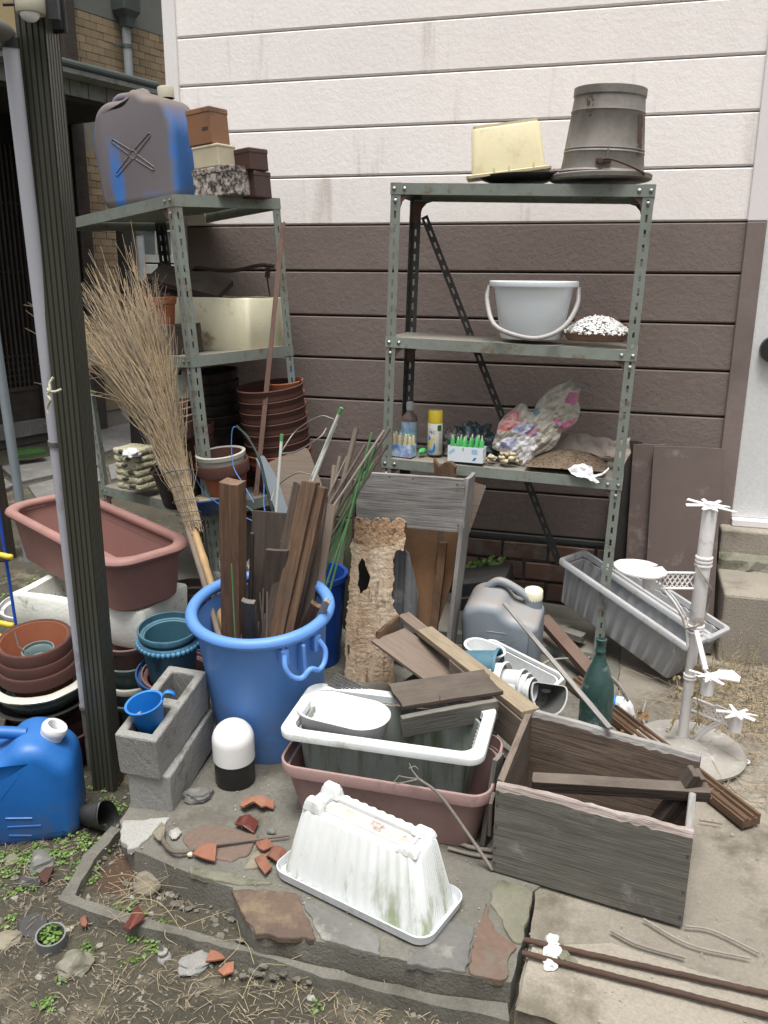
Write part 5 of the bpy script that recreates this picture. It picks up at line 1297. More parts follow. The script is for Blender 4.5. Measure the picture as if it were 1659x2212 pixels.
# ================================================================== BROOM
J = atY(418, 1145, 2.50); Tt = atY(290, 700, 2.82); ax = (Tt-J).normalized(); Lb = (Tt-J).length
bro = T('bamboo_broom', 'big twig broom standing upside down in the blue bin', 'broom', (0, 0, 0))
s1 = ax.cross(V((0, 1, 0))).normalized(); s2 = ax.cross(s1)
side_l = (atY(180, 660, 2.86)-atY(380, 660, 2.86)).normalized()
bm = BM()
def twig3(bm, pts, r0, r1, seg=3):
    n = len(pts); tube(bm, pts, [r0+(r1-r0)*i/(n-1) for i in range(n)], seg, cap=False)
bmg = BM()
for i in range(520):
    a = R(0, 2*pi); q = sqrt(R(0, 1)); 
    sx_, sy_ = cos(a)*q, sin(a)*q
    start = R(-.02, .10) if i % 3 else R(.1, .35)
    L_ = Lb*R(.5, .95) if R(0, 1) < .82 else Lb*R(.9, 1.25)
    pts = []
    for k in range(9):
        d = start+(L_-start)*k/8; f = d/Lb
        rad = .030+.006*min(1, f/.25) + .22*max(0, f-.32)**1.3
        ctr = J+ax*d - V((0, 0, 0)) + side_l*(.13*max(0, f-.40)**1.4)
        bend = V((noise.noise((i*1.7, k*.55, 1)), noise.noise((i*1.7, k*.55, 5)), noise.noise((i*1.7, k*.4, 9))))*.028*f
        pts.append(ctr+s1*sx_*rad*1.1+s2*sy_*rad*.7+bend)
    bmA = bm; bm = bmg if i % 4 == 0 else bmA
    twig3(bm, pts, R(.0018, .0030), .0008)
    for b_ in range(7):
        k = random.randint(2, 7); p = pts[k]; dr_ = (pts[k+1]-pts[k]).normalized()
        off = (s1*R(-1, 1)+s2*R(-1, 1))*.45
        L2 = R(.05, .16)*(1+k/10); m1 = p+(dr_+off*.8).normalized()*L2*.5; m2 = m1+(dr_+off*.25).normalized()*L2*.5
        twig3(bm, [p, m1, m2], .0014, .0006)
    bm = bmA
obj('twigs', bm, m('broom'), bro, kind='stuff')
obj('grey_twigs', bmg, m('broom_grey'), bro, kind='stuff')
bm = BM()
for i in range(34):     # long stray twigs fanning out to the left, with forks
    p = J+ax*Lb*R(.55, .95)+side_l*R(.02, .10)
    tgt = atY(R(5, 190), R(640, 840), 2.8) if i < 20 else atY(R(150, 400), R(570, 640), 2.86)
    pts = curve_pts([p, p+(tgt-p)*.5+V((0, 0, R(-.03, .03))), p+(tgt-p)*R(.8, 1.0)], 6); twig3(bm, pts, .0016, .0007)
    for b_ in range(3):
        k = random.randint(2, 5); d = (tgt-p).normalized(); o_ = V((R(-1, 1), R(-1, 1), R(-1, 1)))*.5
        twig3(bm, [pts[k], pts[k]+(d+o_).normalized()*R(.04, .09)], .0010, .0005)
obj('stray_twigs', bm, m('broom'), bro, kind='stuff')
for f, r_ in ((.035, .036), (.075, .038), (.13, .040), (.19, .043), (.26, .047)):
    c = J+ax*(Lb*f+.0); bm = BM()
    tube(bm, [c+s1*cos(t_)*r_*1.18+s2*sin(t_)*r_*.86+ax*.012*cos(t_) for t_ in [2*pi*k/28 for k in range(29)]], .0024 if f > .2 else .0015, 6)
    obj('wire_band', bm, m('wire'), bro, smooth=60)
hb = atY(482, 1350, 2.36); hb = J+(hb-J)*1.0; he = ext(J, hb, .20)
bm = BM(); pts = []; rs_ = []
n = 40
for i in range(n+1):
    f = i/n; pts.append(J+ax*.10+(he-J-ax*.10)*f); rs_.append(.0135+(.0022 if i in (12, 13, 24, 25, 34) else 0))
tube(bm, pts, rs_, 16); obj('handle', bm, m('bamboo'), bro, smooth=60)
h2a = atY(403, 1135, 2.50); h2b = atY(465, 1350, 2.32)
bm = BM(); tube(bm, [h2a, h2a+(h2b-h2a)*.5+V((.004, 0, 0)), ext(h2a, h2b, .22)], .010, 10)
one('cane', 'weathered grey cane leaning against the broom handle in the bin', 'cane', bm, m('bamboo_grey'), smooth=60)
# ================================================================== BIN
bc = V((-1.068, 2.37, 0)); bup = V((.02, -.155, 1)).normalized()
bn = T('plastic_bin', 'big open blue plastic bin full of timber offcuts', 'bin', bc, radians(-34), bup)
Hb = .505
obj('bin_body', lathe([(0, 0), (.155, 0), (.17, .012), (.176, .05), (.205, Hb-.03), (.200, Hb-.03), (.168, .03), (0, .02)], 72), m('blue_bin'), bn, smooth=40)
bm = BM()
rim = [(.214+.019*cos(a), Hb-.006+.019*sin(a)) for a in [2*pi*k/16 for k in range(17)]]
obj('rim', lathe(rim, 72), m('blue_bin'), bn, smooth=60)
# drop handle on the right-front side
for sgn in (1,):
    h = obj('handle_bracket', boxm((.19, -.006, Hb-.14), (.236, .006, Hb-.03)), m('blue_bin'), bn, bev=.004)
    for yy in (-.058, .058):
        bm = BM(); tube(bm, curve_pts([(.205, yy, Hb-.02), (.218, yy*1.02, Hb-.05), (.214, yy, Hb-.08)], 8), .008, 10); obj('handle_lug', bm, m('blue_bin'), bn, smooth=60)
        obj('lug_web', boxm((.192, yy-.012, Hb-.085), (.222, yy+.014, Hb-.03)), m('blue_bin'), bn, bev=.004)
    bm = BM(); tube(bm, curve_pts([(.222, -.062, Hb-.045), (.238, -.072, Hb-.075), (.250, -.060, Hb-.105), (.260, -.032, Hb-.118), (.262, 0, Hb-.100), (.260, .032, Hb-.118), (.250, .060, Hb-.105), (.238, .072, Hb-.075), (.222, .062, Hb-.045)], 40), .008, 12)
    obj('drop_handle', bm, m('blue_bin'), bn, smooth=60)
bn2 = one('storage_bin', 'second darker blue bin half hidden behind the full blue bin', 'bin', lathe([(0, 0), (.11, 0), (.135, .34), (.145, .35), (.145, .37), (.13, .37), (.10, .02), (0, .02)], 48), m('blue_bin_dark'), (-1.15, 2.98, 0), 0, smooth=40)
# timber in the bin: (label, top px, Y at top, rim px, Y at rim, width, thick, width-vector, material)
def binwood(lb, tpx, tY, rpx, rY, Wd, Tk, wv, mt, name='timber_offcut', cat='board', zb=.06, ends=.004, **k):
    A = atY(tpx[0], tpx[1], tY); B = atY(rpx[0], rpx[1], 2.37+(rY-2.27)*.35); C_ = ext(A, B, zb)
    d = V((C_.x+1.085, C_.y-2.36, 0)); lim = .145-Tk*.5
    if d.length > lim: d = d.normalized()*lim; C_ = V((-1.085+d.x, 2.36+d.y, zb))
    return plank(name, lb, cat, A, C_, Wd, Tk, wv, m(mt), ends=ends, nx=16, **k)
binwood('squared brown post standing upright at the front left of the bin', (502, 1040), 2.30, (506, 1360), 2.20, .068, .05, (1, -.1, 0), 'wood_brown')
binwood('wide grey-brown board at the back of the bin, its scorched face forward', (592, 1104), 2.50, (585, 1330), 2.42, .15, .016, (1, .0, 0), 'wood_dark', name='wide_board')
binwood('short dark board in front of the wide grey-brown board', (632, 1172), 2.44, (600, 1340), 2.36, .085, .014, (1, .05, .02), 'wood_dark')
binwood('dark board with slanting cut end in middle of the bin', (600, 1185), 2.38, (575, 1345), 2.30, .075, .018, (1, .02, -.5), 'wood_dark', ends=.012)
binwood('long dark grooved beam leaning right out of the bin', (652, 1045), 2.46, (590, 1340), 2.24, .046, .035, (1, -.1, 0), 'wood_dark')
binwood('long orange-brown grooved beam beside the dark grooved beam', (672, 1040), 2.44, (606, 1345), 2.22, .050, .036, (1, -.1, 0), 'wood_orange')
binwood('second orange-brown grooved beam further right in the bin', (693, 1048), 2.45, (628, 1345), 2.24, .044, .032, (1, -.1, 0), 'wood_orange')
binwood('dark brown board leaning behind the orange-brown beams', (680, 1065), 2.55, (650, 1320), 2.40, .085, .016, (1, .15, 0), 'wood_dark')
binwood('pinkish weathered board leaning at the right of the bin', (708, 1088), 2.56, (680, 1320), 2.44, .055, .014, (1, .3, 0), 'plywood')
binwood('short ribbed grey board at the front of the bin', (537, 1298), 2.24, (538, 1365), 2.20, .042, .018, (1, 0, 0), 'wood_crate')
binwood('short brown board poking out at the right of the bin', (690, 1308), 2.28, (668, 1352), 2.2, .055, .016, (1, -.2, .4), 'wood_brown')
binwood('thin grey lath poking out at the right rim of the bin', (708, 1296), 2.26, (684, 1345), 2.18, .02, .016, (1, -.2, .4), 'wood_grey')
binwood('narrow dark lath beside the upright brown post in the bin', (545, 1150), 2.40, (541, 1300), 2.32, .012, .012, (1, 0, 0), 'wood_dark', zb=.12)
# slot in the post
A = atY(500, 1155, 2.26)
one('green_stake', 'thin green plastic stake in front of the upright brown post', 'stake', tubem([atY(462+38, 1218, 2.155), atY(508, 1380, 2.15)], .0022, 6), m('green_pole'))
bm = BM()
for i in range(26):
    p = V((-1.085+R(-.15, .15), 2.38+R(-.1, .12), R(.42, .58))); q = p+V((R(-.03, .03), R(-.05, .03), -.3)); twig3(bm, [p, q], .003, .003, 5)
o = one('sticks', 'tangle of thin dry sticks standing deep inside the blue bin', 'sticks', bm, m('twig')); o['kind'] = 'stuff'
# ================================================================== behind the bin
# plant supports: white stakes with wire hoops
sup = T('plant_support', 'white plastic plant support stakes with wire hoops behind the bin', 'plant support', (0, 0, 0))
def stake(a, b, Ya, Yb, r=.0055, mt='stake_white', par=None, tip=True):
    A, B = atY(*a, Ya), atY(*b, Yb); C_ = ext(A, B, .15); bm = BM(); tube(bm, [A, C_], r, 10); o = obj('stake', bm, m(mt), par, smooth=60)
    if tip: d = (A-C_).normalized(); bm = BM(); tube(bm, [A-d*.004, A+d*.02], r*1.15, 10); obj('stake_tip', bm, m('green_pole'), o)
    return A, B
stake((733, 892), (630, 1135), 2.62, 2.66, par=sup); stake((725, 915), (668, 1060), 2.64, 2.62, par=sup, tip=False)
stake((608, 950), (597, 1100), 2.72, 2.70, par=sup); stake((690, 1065), (640, 1150), 2.60, 2.6, .005, par=sup, tip=False)
for P in ([(720, 905, 2.62), (690, 900, 2.7), (640, 930, 2.8), (608, 975, 2.72)], [(608, 980, 2.72), (640, 975, 2.6), (690, 945, 2.55), (705, 925, 2.62)], [(672, 1025, 2.63), (640, 1022, 2.7), (600, 1050, 2.75), (582, 1090, 2.7)], [(640, 1140, 2.6), (625, 1130, 2.66), (600, 1150, 2.7), (580, 1175, 2.66)]):
    bm = BM(); tube(bm, curve_pts([atY(*p) for p in P], 20), .0022, 6); obj('hoop', bm, m('cable'), sup, smooth=60)
# dark branches and wires left of them
br_ = one('branch', 'dark forked branch leaning left behind the bin', 'branch', tubem(curve_pts([atY(510, 920, 2.75), atY(535, 945, 2.75), atY(562, 995, 2.72), atY(575, 1050, 2.7), atY(590, 1110, 2.68), atY(610, 1180, 2.66)], 16), [.004+.0015*(i % 3 == 0) for i in range(17)], 8), m('dark_green'))
one('branch', 'second dark branch crossing low behind the bin', 'branch', tubem(curve_pts([atY(480, 1050, 2.7), atY(515, 1085, 2.7), atY(540, 1100, 2.7), atY(570, 1130, 2.68)], 12), .005, 7), m('dark_green'))
one('blue_wire', 'looping thin blue wire in front of the bright terracotta pot', 'wire', tubem(curve_pts([atY(516, 925, 2.76), atY(503, 925, 2.76), atY(500, 965, 2.76), atY(505, 1010, 2.75), atY(525, 1045, 2.74), atY(548, 1085, 2.72)], 24), .0018, 6), m('blue_bin'))
one('blue_wire', 'pair of blue wires hanging beside the dark forked branch', 'wire', tubem(curve_pts([atY(562, 1000, 2.74), atY(570, 1045, 2.74), atY(570, 1090, 2.72), atY(578, 1130, 2.7)], 14), .0022, 6), m('blue_bin'))
one('blue_wire', 'blue wire crossing from the broom to the rack leg', 'wire', tubem(curve_pts([atY(418, 1023, 2.7), atY(440, 1062, 2.75), atY(475, 1090, 2.8), atY(545, 1125, 2.8), atY(620, 1160, 2.75)], 20), .0016, 6), m('blue_bin'))
# leaning sheet metal
pl_ = Plane(atY(640, 1040, 3.02), (.25, -.9, .35))
shape_px('metal_sheet', 'grey-tan bent metal sheet behind the plant support stakes', 'metal sheet', [(578, 1000), (600, 990), (660, 965), (668, 975), (695, 1045), (700, 1100), (640, 1180), (600, 1120)], pl_, .003, 'plywood', .012)
pl_ = Plane(atY(600, 1040, 2.95), (.5, -.85, .2))
shape_px('metal_strip', 'grey-green metal strip beside the tan metal sheet', 'metal strip', [(552, 990), (570, 983), (600, 1035), (625, 1110), (612, 1180), (596, 1110), (575, 1040)], pl_, .003, 'galv', .01)
# bundle of green and brown garden canes
caneg = []
specs = [((803, 935), (735, 1190), 'green_pole', .004), ((812, 960), (740, 1170), 'green_pole', .004), ((795, 985), (722, 1180), 'green_pole', .0045), ((785, 1000), (715, 1160), 'green_pole', .004), ((806, 1000), (728, 1150), 'green_pole', .0035), ((770, 925), (735, 1060), 'bamboo_grey', .010), ((735, 985), (712, 1100), 'bamboo_grey', .008), ((722, 1005), (715, 1100), 'bamboo_grey', .009), ((830, 930), (700, 1120), 'twig_grey', .005), ((838, 960), (720, 1150), 'twig', .004), ((790, 960), (712, 1090), 'twig', .005), ((842, 925), (760, 1060), 'twig', .005), ((760, 1010), (725, 1120), 'twig_grey', .005), ((750, 985), (700, 1090), 'twig_grey', .0035), ((778, 1030), (705, 1140), 'twig', .006), ((818, 985), (740, 1090), 'twig', .003)]
nm = {'green_pole': ('garden_cane', 'slim green plastic cane in the bundle leaning right behind the bin', 'green garden canes behind the bin'), 'bamboo_grey': ('bamboo_cane', 'grey weathered bamboo stub in the cane bundle behind the bin', 'grey bamboo stubs behind the bin'), 'twig': ('branch', 'thin dark dry branch in the cane bundle behind the bin', 'dark branches behind the bin'), 'twig_grey': ('branch', 'thin pale dry branch in the cane bundle behind the bin', 'pale branches behind the bin')}
for i, (a, b, mt, r_) in enumerate(specs):
    Y_ = 2.82+.012*(i % 8); A, B = atY(*a, Y_+.04), atY(*b, Y_-.02); C_ = ext(A, B, .1); mid_ = (A+C_)/2+V((R(-.008, .008), R(-.008, .008), 0))
    nme, lb, gr = nm[mt]
    cnt_ = sum(1 for q_ in specs if q_[2] == mt and q_[0][0] < a[0]); lb = ['first', 'second', 'third', 'fourth', 'fifth', 'sixth'][cnt_]+' from the left: '+lb
    one(nme, lb, 'cane' if 'cane' in nme else 'branch', tubem(curve_pts([A, mid_, C_], 10), r_, 9), m(mt), group=gr, smooth=60)
one('sack', 'dark olive tarpaulin sack slumped behind the rotten board', 'sack', crumple(.15, .14, .5, .18, 1.5, 4, seed=3), m('olive'), (-1.0, 3.36, -.02), smooth=180)
# clear film and gutter bits behind the broom handle
one('plastic_film', 'crumpled clear plastic film between the left rack and the bin', 'plastic film', crumple(.10, .05, .24, .35, 3, 4, seed=8), m('bag_clear'), (-1.42, 2.86, .12), smooth=180)
one('plastic_gutter', 'grey-green plastic gutter leaning under the left rack', 'gutter', lathe([(.05, 0), (.052, .62), (.048, .62), (.046, 0)], 20), m('grey_teal'), (-1.72, 2.95, -.09), 0, (-.05, -.2, 1), smooth=40)
one('plastic_net', 'grey perforated plastic tray lying under the left rack', 'tray', boxm((-.14, -.22, 0), (.14, .22, .04)), m('stone_grey'), (-1.56, 2.96, -.08), radians(25), bev=.01)
# ================================================================== RIGHT RACK contents
def on(z, px, Y=3.40):   # base point on a shelf of the right rack seen at column px
    p = atY(px, 700, Y)
    for _ in range(3):
        d = ray(px, 700); 
    # column position: solve x so that the point (x,Y,z) is seen at px
    lo, hi = -2.0, 1.2
    for _ in range(40):
        mid_ = (lo+hi)/2; q = V((mid_, Y, z))-CAMP; sx2 = 829.5+F_*q.dot(r2)/q.dot(fw)
        if sx2 < px: lo = mid_
        else: hi = mid_
    return V((lo, Y, z))
zt = 1.840
q = on(zt, 1112, 3.44)
one('shallow_tray', 'black plastic tray under the cream box on the right rack top', 'tray', lathe([(0, 0), (.10, 0), (.155, .020), (.158, .024), (.15, .026), (.10, .006), (0, .006)], 40), m('black_plastic'), (q.x+.02, q.y, zt), 0, (-.03, 0, 1), smooth=40)
t = T('plastic_box', 'yellowed cream plastic box upside down on the right rack top', 'box', on(zt+.028, 1098, 3.43), radians(9), (-.11, -.05, 1))
t.scale = (.9, .9, .85)
obj('box_body', loft([(.155, .10, .02, .0), (.150, .095, .02, .02), (.138, .085, .022, .19), (.133, .080, .02, .197)], 5), m('cream_box'), t, smooth=40)
obj('rim', loft([(.156, .101, .02, .004), (.172, .117, .02, .0), (.173, .118, .02, .01), (.157, .102, .02, .014)], 5, cap0=False, cap1=False), m('cream_box'), t, smooth=40)
obj('base_ridge', loft([(.130, .078, .018, .197), (.130, .078, .018, .208), (.122, .070, .015, .208), (.122, .070, .015, .197)], 5, cap0=False, cap1=False), m('cream_box'), t)
for x in (-.06, .0, .10): obj('rib', boxm((x, -.116, .012), (x+.005, -.100, .03)), m('cream_box'), t)
q = on(zt, 1296, 3.44)
one('metal_disc', 'grey dusty metal lid under the upturned galvanised bucket', 'lid', lathe([(0, 0), (.175, 0), (.183, .004), (.185, .018), (.178, .022), (0, .024)], 48), m('galv_bucket'), q, smooth=40)
t = T('galvanised_bucket', 'rusty galvanised bucket turned upside down on the right rack top', 'bucket', q+V((.004, 0, .026)), radians(0), (.04, -.02, 1))
t.scale = (.91, .91, .80)
P = [(.168, 0), (.172, .004), (.168, .010), (.164, .012)]
for zz_ in (.085, .098, .255): 
    r_ = .164-.028*zz_/.33; P += [(r_, zz_-.006), (r_+.0025, zz_), (r_, zz_+.006)]
P += [(.137, .315), (.141, .32), (.141, .352), (.137, .355), (.134, .352), (.133, .336), (0, .336)]
obj('bucket_body', lathe(P, 64), m('galv_bucket'), t, smooth=35)
obj('seam', boxm((.02, -.1655, .015), (.026, -.158, .1)), m('galv_bucket'), t)
bm = BM(); box(bm, (-.02, -.172, .03), (.04, -.163, .05)); o = obj('ear', bm, m('rust'), t, bev=.003)
bm = BM(); tube(bm, curve_pts([(.0, -.178, .04), (.03, -.184, .046), (.09, -.17, .028), (.15, -.13, .004), (.165, -.115, -.006), (.16, -.11, -.012)], 16), .0045, 8); tube(bm, [(.0, -.17, .038), (.0, -.19, .038)], .011, 10)
obj('bail_handle', bm, m('rust'), t, smooth=60)
# rust blotches on the bucket wall
for (a0, a1, z0_, z1_2, nm_) in ((-35, -22, .07, .24, 0), (-125, -112, .22, .31, 1)):
    bm = BM(); 
    def rad(z): return .1645-.028*z/.33+.0008
    n1, n2 = 8, 16
    g = [[bm.verts.new((rad(z_)*cos(radians(a_)), rad(z_)*sin(radians(a_)), z_)) for a_ in [a0+(a1-a0)*(i/n1)+2.5*noise.noise((i*.9, j*.7, nm_*5)) for i in range(n1+1)]] for j, z_ in [(j, z0_+(z1_2-z0_)*j/n2) for j in range(n2+1)]]
    for j in range(n2):
        for i in range(n1):
            if noise.noise((i*.5, j*.35, 7+nm_)) > -.15-(.2 if not nm_ else -.25): bm.faces.new((g[j][i], g[j][i+1], g[j+1][i+1], g[j+1][i]))
    obj('rust_patch', bm, m('rust'), t, kind='stuff')
# shelf 2
z2_ = 1.27
q = on(z2_, 1147, 3.42)
t = T('white_bucket', 'pale white plastic bucket with hanging handle on the right rack', 'bucket', q, 0)
obj('bucket_body', lathe([(0, 0), (.115, 0), (.120, .006), (.152, .20), (.148, .2), (.114, .01), (0, .008)], 56), m('bucket_white'), t, smooth=40)
obj('rim', lathe([(.150, .192), (.168, .194), (.170, .199), (.170, .212), (.166, .216), (.150, .215), (.147, .205)], 56), m('bucket_white'), t, smooth=40)
bm = BM(); A = (-.165, -.03, .185); 
tube(bm, curve_pts([(-.168, -.02, .195), (-.168, -.06, .14), (-.12, -.14, .05), (.0, -.175, .012), (.08, -.165, .02), (.14, -.11, .06), (.172, -.05, .13), (.170, -.01, .19)], 36), .009, 12); obj('bail_handle', bm, m('bucket_bail'), t, smooth=60)
q = on(z2_, 1290, 3.40)
t = T('pebble_sack', 'torn brown paper sack of small white pebbles beside the white bucket', 'sack', q, 0)
bm = BM(); n = 30
g = []
for j in range(6):
    rw = []
    for i in range(n):
        a = 2*pi*i/n; f = j/5; hgt = .035+.05*max(0, sin(a))**1.0*(1+.7*noise.noise((i*.6, 1, 1)))+.012*noise.noise((i*1.3, 2, 0))
        r_ = .105+.02*f+.012*noise.noise((i*.8, j*.7, 4)); rw.append(bm.verts.new((r_*cos(a)*1.05, r_*sin(a)*.85, hgt*f)))
    g.append(rw)
for j in range(5):
    for i in range(n): bm.faces.new((g[j][i], g[j][(i+1) % n], g[j+1][(i+1) % n], g[j+1][i]))
obj('torn_paper', bm, m('paper_brown'), t, smooth=60, solid=.001)
bm = BM()
for k in range(900):
    a = R(0, 6.3); r_ = sqrt(R(0, 1))*.112; hh = .075*(1-(r_/.130)**2)+.010
    if sin(a)*r_ > -.11: add_peb(r_*cos(a)*1.08, r_*sin(a)*.85-.012, hh+R(-.004, .003), R(.006, .010))
obj('white_pebbles', bm, m('white_pebble'), t, kind='stuff', smooth=30)
# shelf 3
z3_ = .781
q = on(z3_, 884, 3.50)
t = T('plastic_bottle', 'brown plastic bottle with pale blue label and white cap on the right rack', 'bottle', q, 0)
obj('bottle_body', lathe([(0, 0), (.031, 0), (.034, .004), (.034, .128), (.031, .142), (.018, .156), (.014, .162), (.014, .17), (0, .17)], 36), m('brown_bottle'), t, smooth=40)
obj('label', lathe([(.0347, .01), (.0347, .122)], 36), m('label_blue'), t, smooth=60)
cap(t, (0, 0, .168), .015, .036, 'white_dirty', 14)
q = on(z3_, 939, 3.42)
t = T('spray_can', 'aerosol can with yellow cap and blue printed swirl on the right rack', 'spray can', q, radians(8))
obj('can_body', lathe([(0, 0), (.029, 0), (.0315, .003), (.0315, .133), (.029, .138), (0, .138)], 40), m('label_white'), t, smooth=40)
obj('base_ring', lathe([(.0322, .0), (.0328, .002), (.0322, .005)], 40), m('rust'), t)
obj('cap', lathe([(0, .136), (.031, .136), (.0312, .138), (.0300, .184), (.028, .187), (0, .187)], 40), m('can_yellow'), t, smooth=40)
def wrap_poly(par, name, pts, r, mtl, a_c=-90):   # polygon drawn in (arc length, z) on a cylinder
    xs = [p[0] for p in pts]; bm = BM(); n = 14; x0, x1 = min(xs), max(xs)
    cols = []
    for i in range(n+1):
        x = x0+(x1-x0)*(i+.001)/(n+.002); hit = []
        for k in range(len(pts)):
            a, b = pts[k-1], pts[k]
            if (a[0] > x) != (b[0] > x): hit.append(a[1]+(b[1]-a[1])*(x-a[0])/(b[0]-a[0]))
        hit.sort(); cols.append((x, hit))
    for (xa, ha), (xb, hb2) in zip(cols, cols[1:]):
        for k in range(0, min(len(ha), len(hb2))-1, 2):
            f = lambda x, z: (r*cos(radians(a_c)+x/r), r*sin(radians(a_c)+x/r), z)
            bm.faces.new([bm.verts.new(f(*p)) for p in ((xa, ha[k]), (xb, hb2[k]), (xb, hb2[k+1]), (xa, ha[k+1]))])
    return obj(name, bm, m(mtl), par)
wrap_poly(t, 'blue_swirl', [(-.028, .012), (-.010, .010), (.002, .018), (.006, .034), (.002, .052), (-.006, .064), (-.003, .045), (-.006, .03), (-.015, .022), (-.028, .026)], .0320, 'print_blue')
wrap_poly(t, 'blue_swirl', [(-.028, .062), (-.014, .072), (-.022, .082), (-.030, .086)], .0320, 'print_blue')
wrap_poly(t, 'yellow_swirl', [(-.028, .058), (-.010, .070), (.004, .078), (-.004, .066), (-.014, .052), (-.016, .034), (-.020, .032), (-.022, .05)], .03215, 'print_yellow')
wrap_poly(t, 'green_panel', [(.012, .104), (.030, .104), (.030, .128), (.012, .128)], .0320, 'print_green')
def text(par, s, size, loc, rot, mtl, r=None, name='lettering', bend=None):
    cu = bpy.data.curves.new(name, 'FONT'); cu.body = s; cu.size = size; cu.resolution_u = 3; cu.align_x = 'CENTER'
    o_ = bpy.data.objects.new('tmp', cu); COL.objects.link(o_)
    me = bpy.data.meshes.new_from_object(o_.evaluated_get(bpy.context.evaluated_depsgraph_get()) if False else o_)
    bpy.data.objects.remove(o_); me.materials.clear(); me.materials.append(m(mtl))
    if bend:
        for v in me.vertices:
            x, z = v.co.x+loc[0], v.co.y+loc[2]; v.co = V((bend*cos(-pi/2+x/bend), bend*sin(-pi/2+x/bend), z))
        o = bpy.data.objects.new(name, me); COL.objects.link(o); o.parent = par; return o
    o = bpy.data.objects.new(name, me); COL.objects.link(o); o.parent = par; o.location = loc; o.rotation_euler = rot; return o
text(t, 'PEC', .017, (-.010, 0, .092), None, 'print_black', bend=.0321)
text(t, 'spray', .008, (-.012, 0, .108), None, 'print_pale', bend=.0321)
for i in range(9): text(t, 'iiliillil', .0055, (.024, 0, .022+i*.0085), None, 'print_green', bend=.0321)
# ampoule boxes
def ampbox(label, loc, yaw, L, D, H, mtl, nx, ny, body, capm, hamp):
    t_ = T('ampoule_box', label, 'box', loc, yaw)
    bm = BM(); 
    for a_, b_ in (((-L/2, -D/2, 0), (L/2, -D/2+.0015, H)), ((-L/2, D/2-.0015, 0), (L/2, D/2, H)), ((-L/2, -D/2+.0016, 0), (-L/2+.0015, D/2-.0016, H)), ((L/2-.0015, -D/2+.0016, 0), (L/2, D/2-.0016, H)), ((-L/2+.0016, -D/2+.0016, 0), (L/2-.0016, D/2-.0016, .002))): box(bm, a_, b_)
    obj('carton', bm, m(mtl), t_)
    me = lathe([(0, 0), (.0100, .001), (.0108, .004), (.0108, .052), (.0085, .064), (.0075, .082), (.005, .088), (.0035, .094), (0, .095)], 12); mm = bpy.data.meshes.new('ampoule'); me.to_mesh(mm); me.free(); mm.materials.append(m(body)); mm.shade_smooth()
    cm_ = lathe([(0, .092), (.0036, .092), (.0032, .098), (.0025, .102), (0, .103)], 10); mc = bpy.data.meshes.new('ampoule_tip'); cm_.to_mesh(mc); cm_.free(); mc.materials.append(m(capm))
    for i in range(nx):
        for j in range(ny):
            a = bpy.data.objects.new('ampoule', mm); COL.objects.link(a); a.parent = t_
            a.location = (-L/2+(i+.5)*L/nx, -D/2+(j+.5)*D/ny, .003); a.rotation_euler = (R(-.08, .08), R(-.08, .08), 0); a.scale = (1, 1, hamp*R(.92, 1.05))
            c_ = bpy.data.objects.new('tip', mc); COL.objects.link(c_); c_.parent = a
    return t_
t = ampbox('white box of bright green plant food ampoules on the right rack', on(z3_, 1008, 3.335), radians(-4), .145, .055, .062, 'card_white', 6, 2, 'ampoule_green', 'bulbs', 1.0)
def front_quad(par, pts, D, mtl, nme='print'):
    bm = BM(); bm.faces.new([bm.verts.new((x, -D/2-.0006, z)) for x, z in pts]); return obj(nme, bm, m(mtl), par)
for i in range(4): front_quad(t, [(-.066+i*.006, .028+i*.004), (-.061+i*.006, .031+i*.004), (-.063+i*.006, .042+i*.004), (-.068+i*.006, .039+i*.004)], .055, 'print_pale')
front_quad(t, [(.026, .036), (.050, .036), (.050, .054), (.026, .054)], .055, 'print_pale')
front_quad(t, [(.030, .008), (.040, .010), (.048, .022), (.036, .020)], .055, 'print_blue')
t = ampbox('blue and white box of amber ampoules beside the left upright of right rack', on(z3_, 866, 3.36), radians(-10), .115, .055, .05, 'card_blue', 5, 2, 'ampoule_amber', 'ampoule_cap', .95)
front_quad(t, [(.02, .004), (.056, .004), (.056, .010), (.02, .010)], .055, 'bag_print_pink')
q = on(z3_+.012, 912, 3.38)
one('ampoule', 'single green ampoule lying on the shelf beside the spray can', 'ampoule', lathe([(0, 0), (.012, .002), (.014, .012), (.013, .034), (.005, .05), (.003, .058), (0, .06)], 16), m('ampoule_green'), q+V((0, .03, .004)), 0, (-.1, -1, .05), smooth=50)
# bags
q = on(z3_, 1022, 3.49)
one('plastic_bag', 'crumpled dark blue-grey plastic bag behind the green ampoules', 'bag', crumple(.105, .07, .085, .45, 2.2, 5, seed=12), m('bag_dark'), q, smooth=180)
one('plastic_bag', 'small crumpled clear plastic bag beside the dark bag', 'bag', crumple(.055, .04, .07, .5, 2.8, 4, seed=21), m('bag_clear'), on(z3_, 978, 3.47), smooth=180)
pl_ = Plane(on(z3_, 1140, 3.40), (.05, -1, .25))
S2 = lambda x, y: (1014.9+x*.2149, 795.5+y*.2149)
bo = [(268, 650), (290, 560), (345, 480), (430, 420), (490, 360), (535, 345), (575, 380), (605, 440), (640, 430), (680, 340), (740, 270), (800, 205), (880, 165), (960, 135), (1010, 110), (1060, 150), (1120, 185), (1100, 250), (1090, 330), (1110, 400), (1105, 460), (1075, 530), (1020, 590), (960, 630), (915, 650), (905, 700), (860, 780), (790, 830), (720, 860), (650, 890), (610, 960), (560, 1005), (530, 1000), (440, 930), (330, 850), (230, 810), (225, 770)]
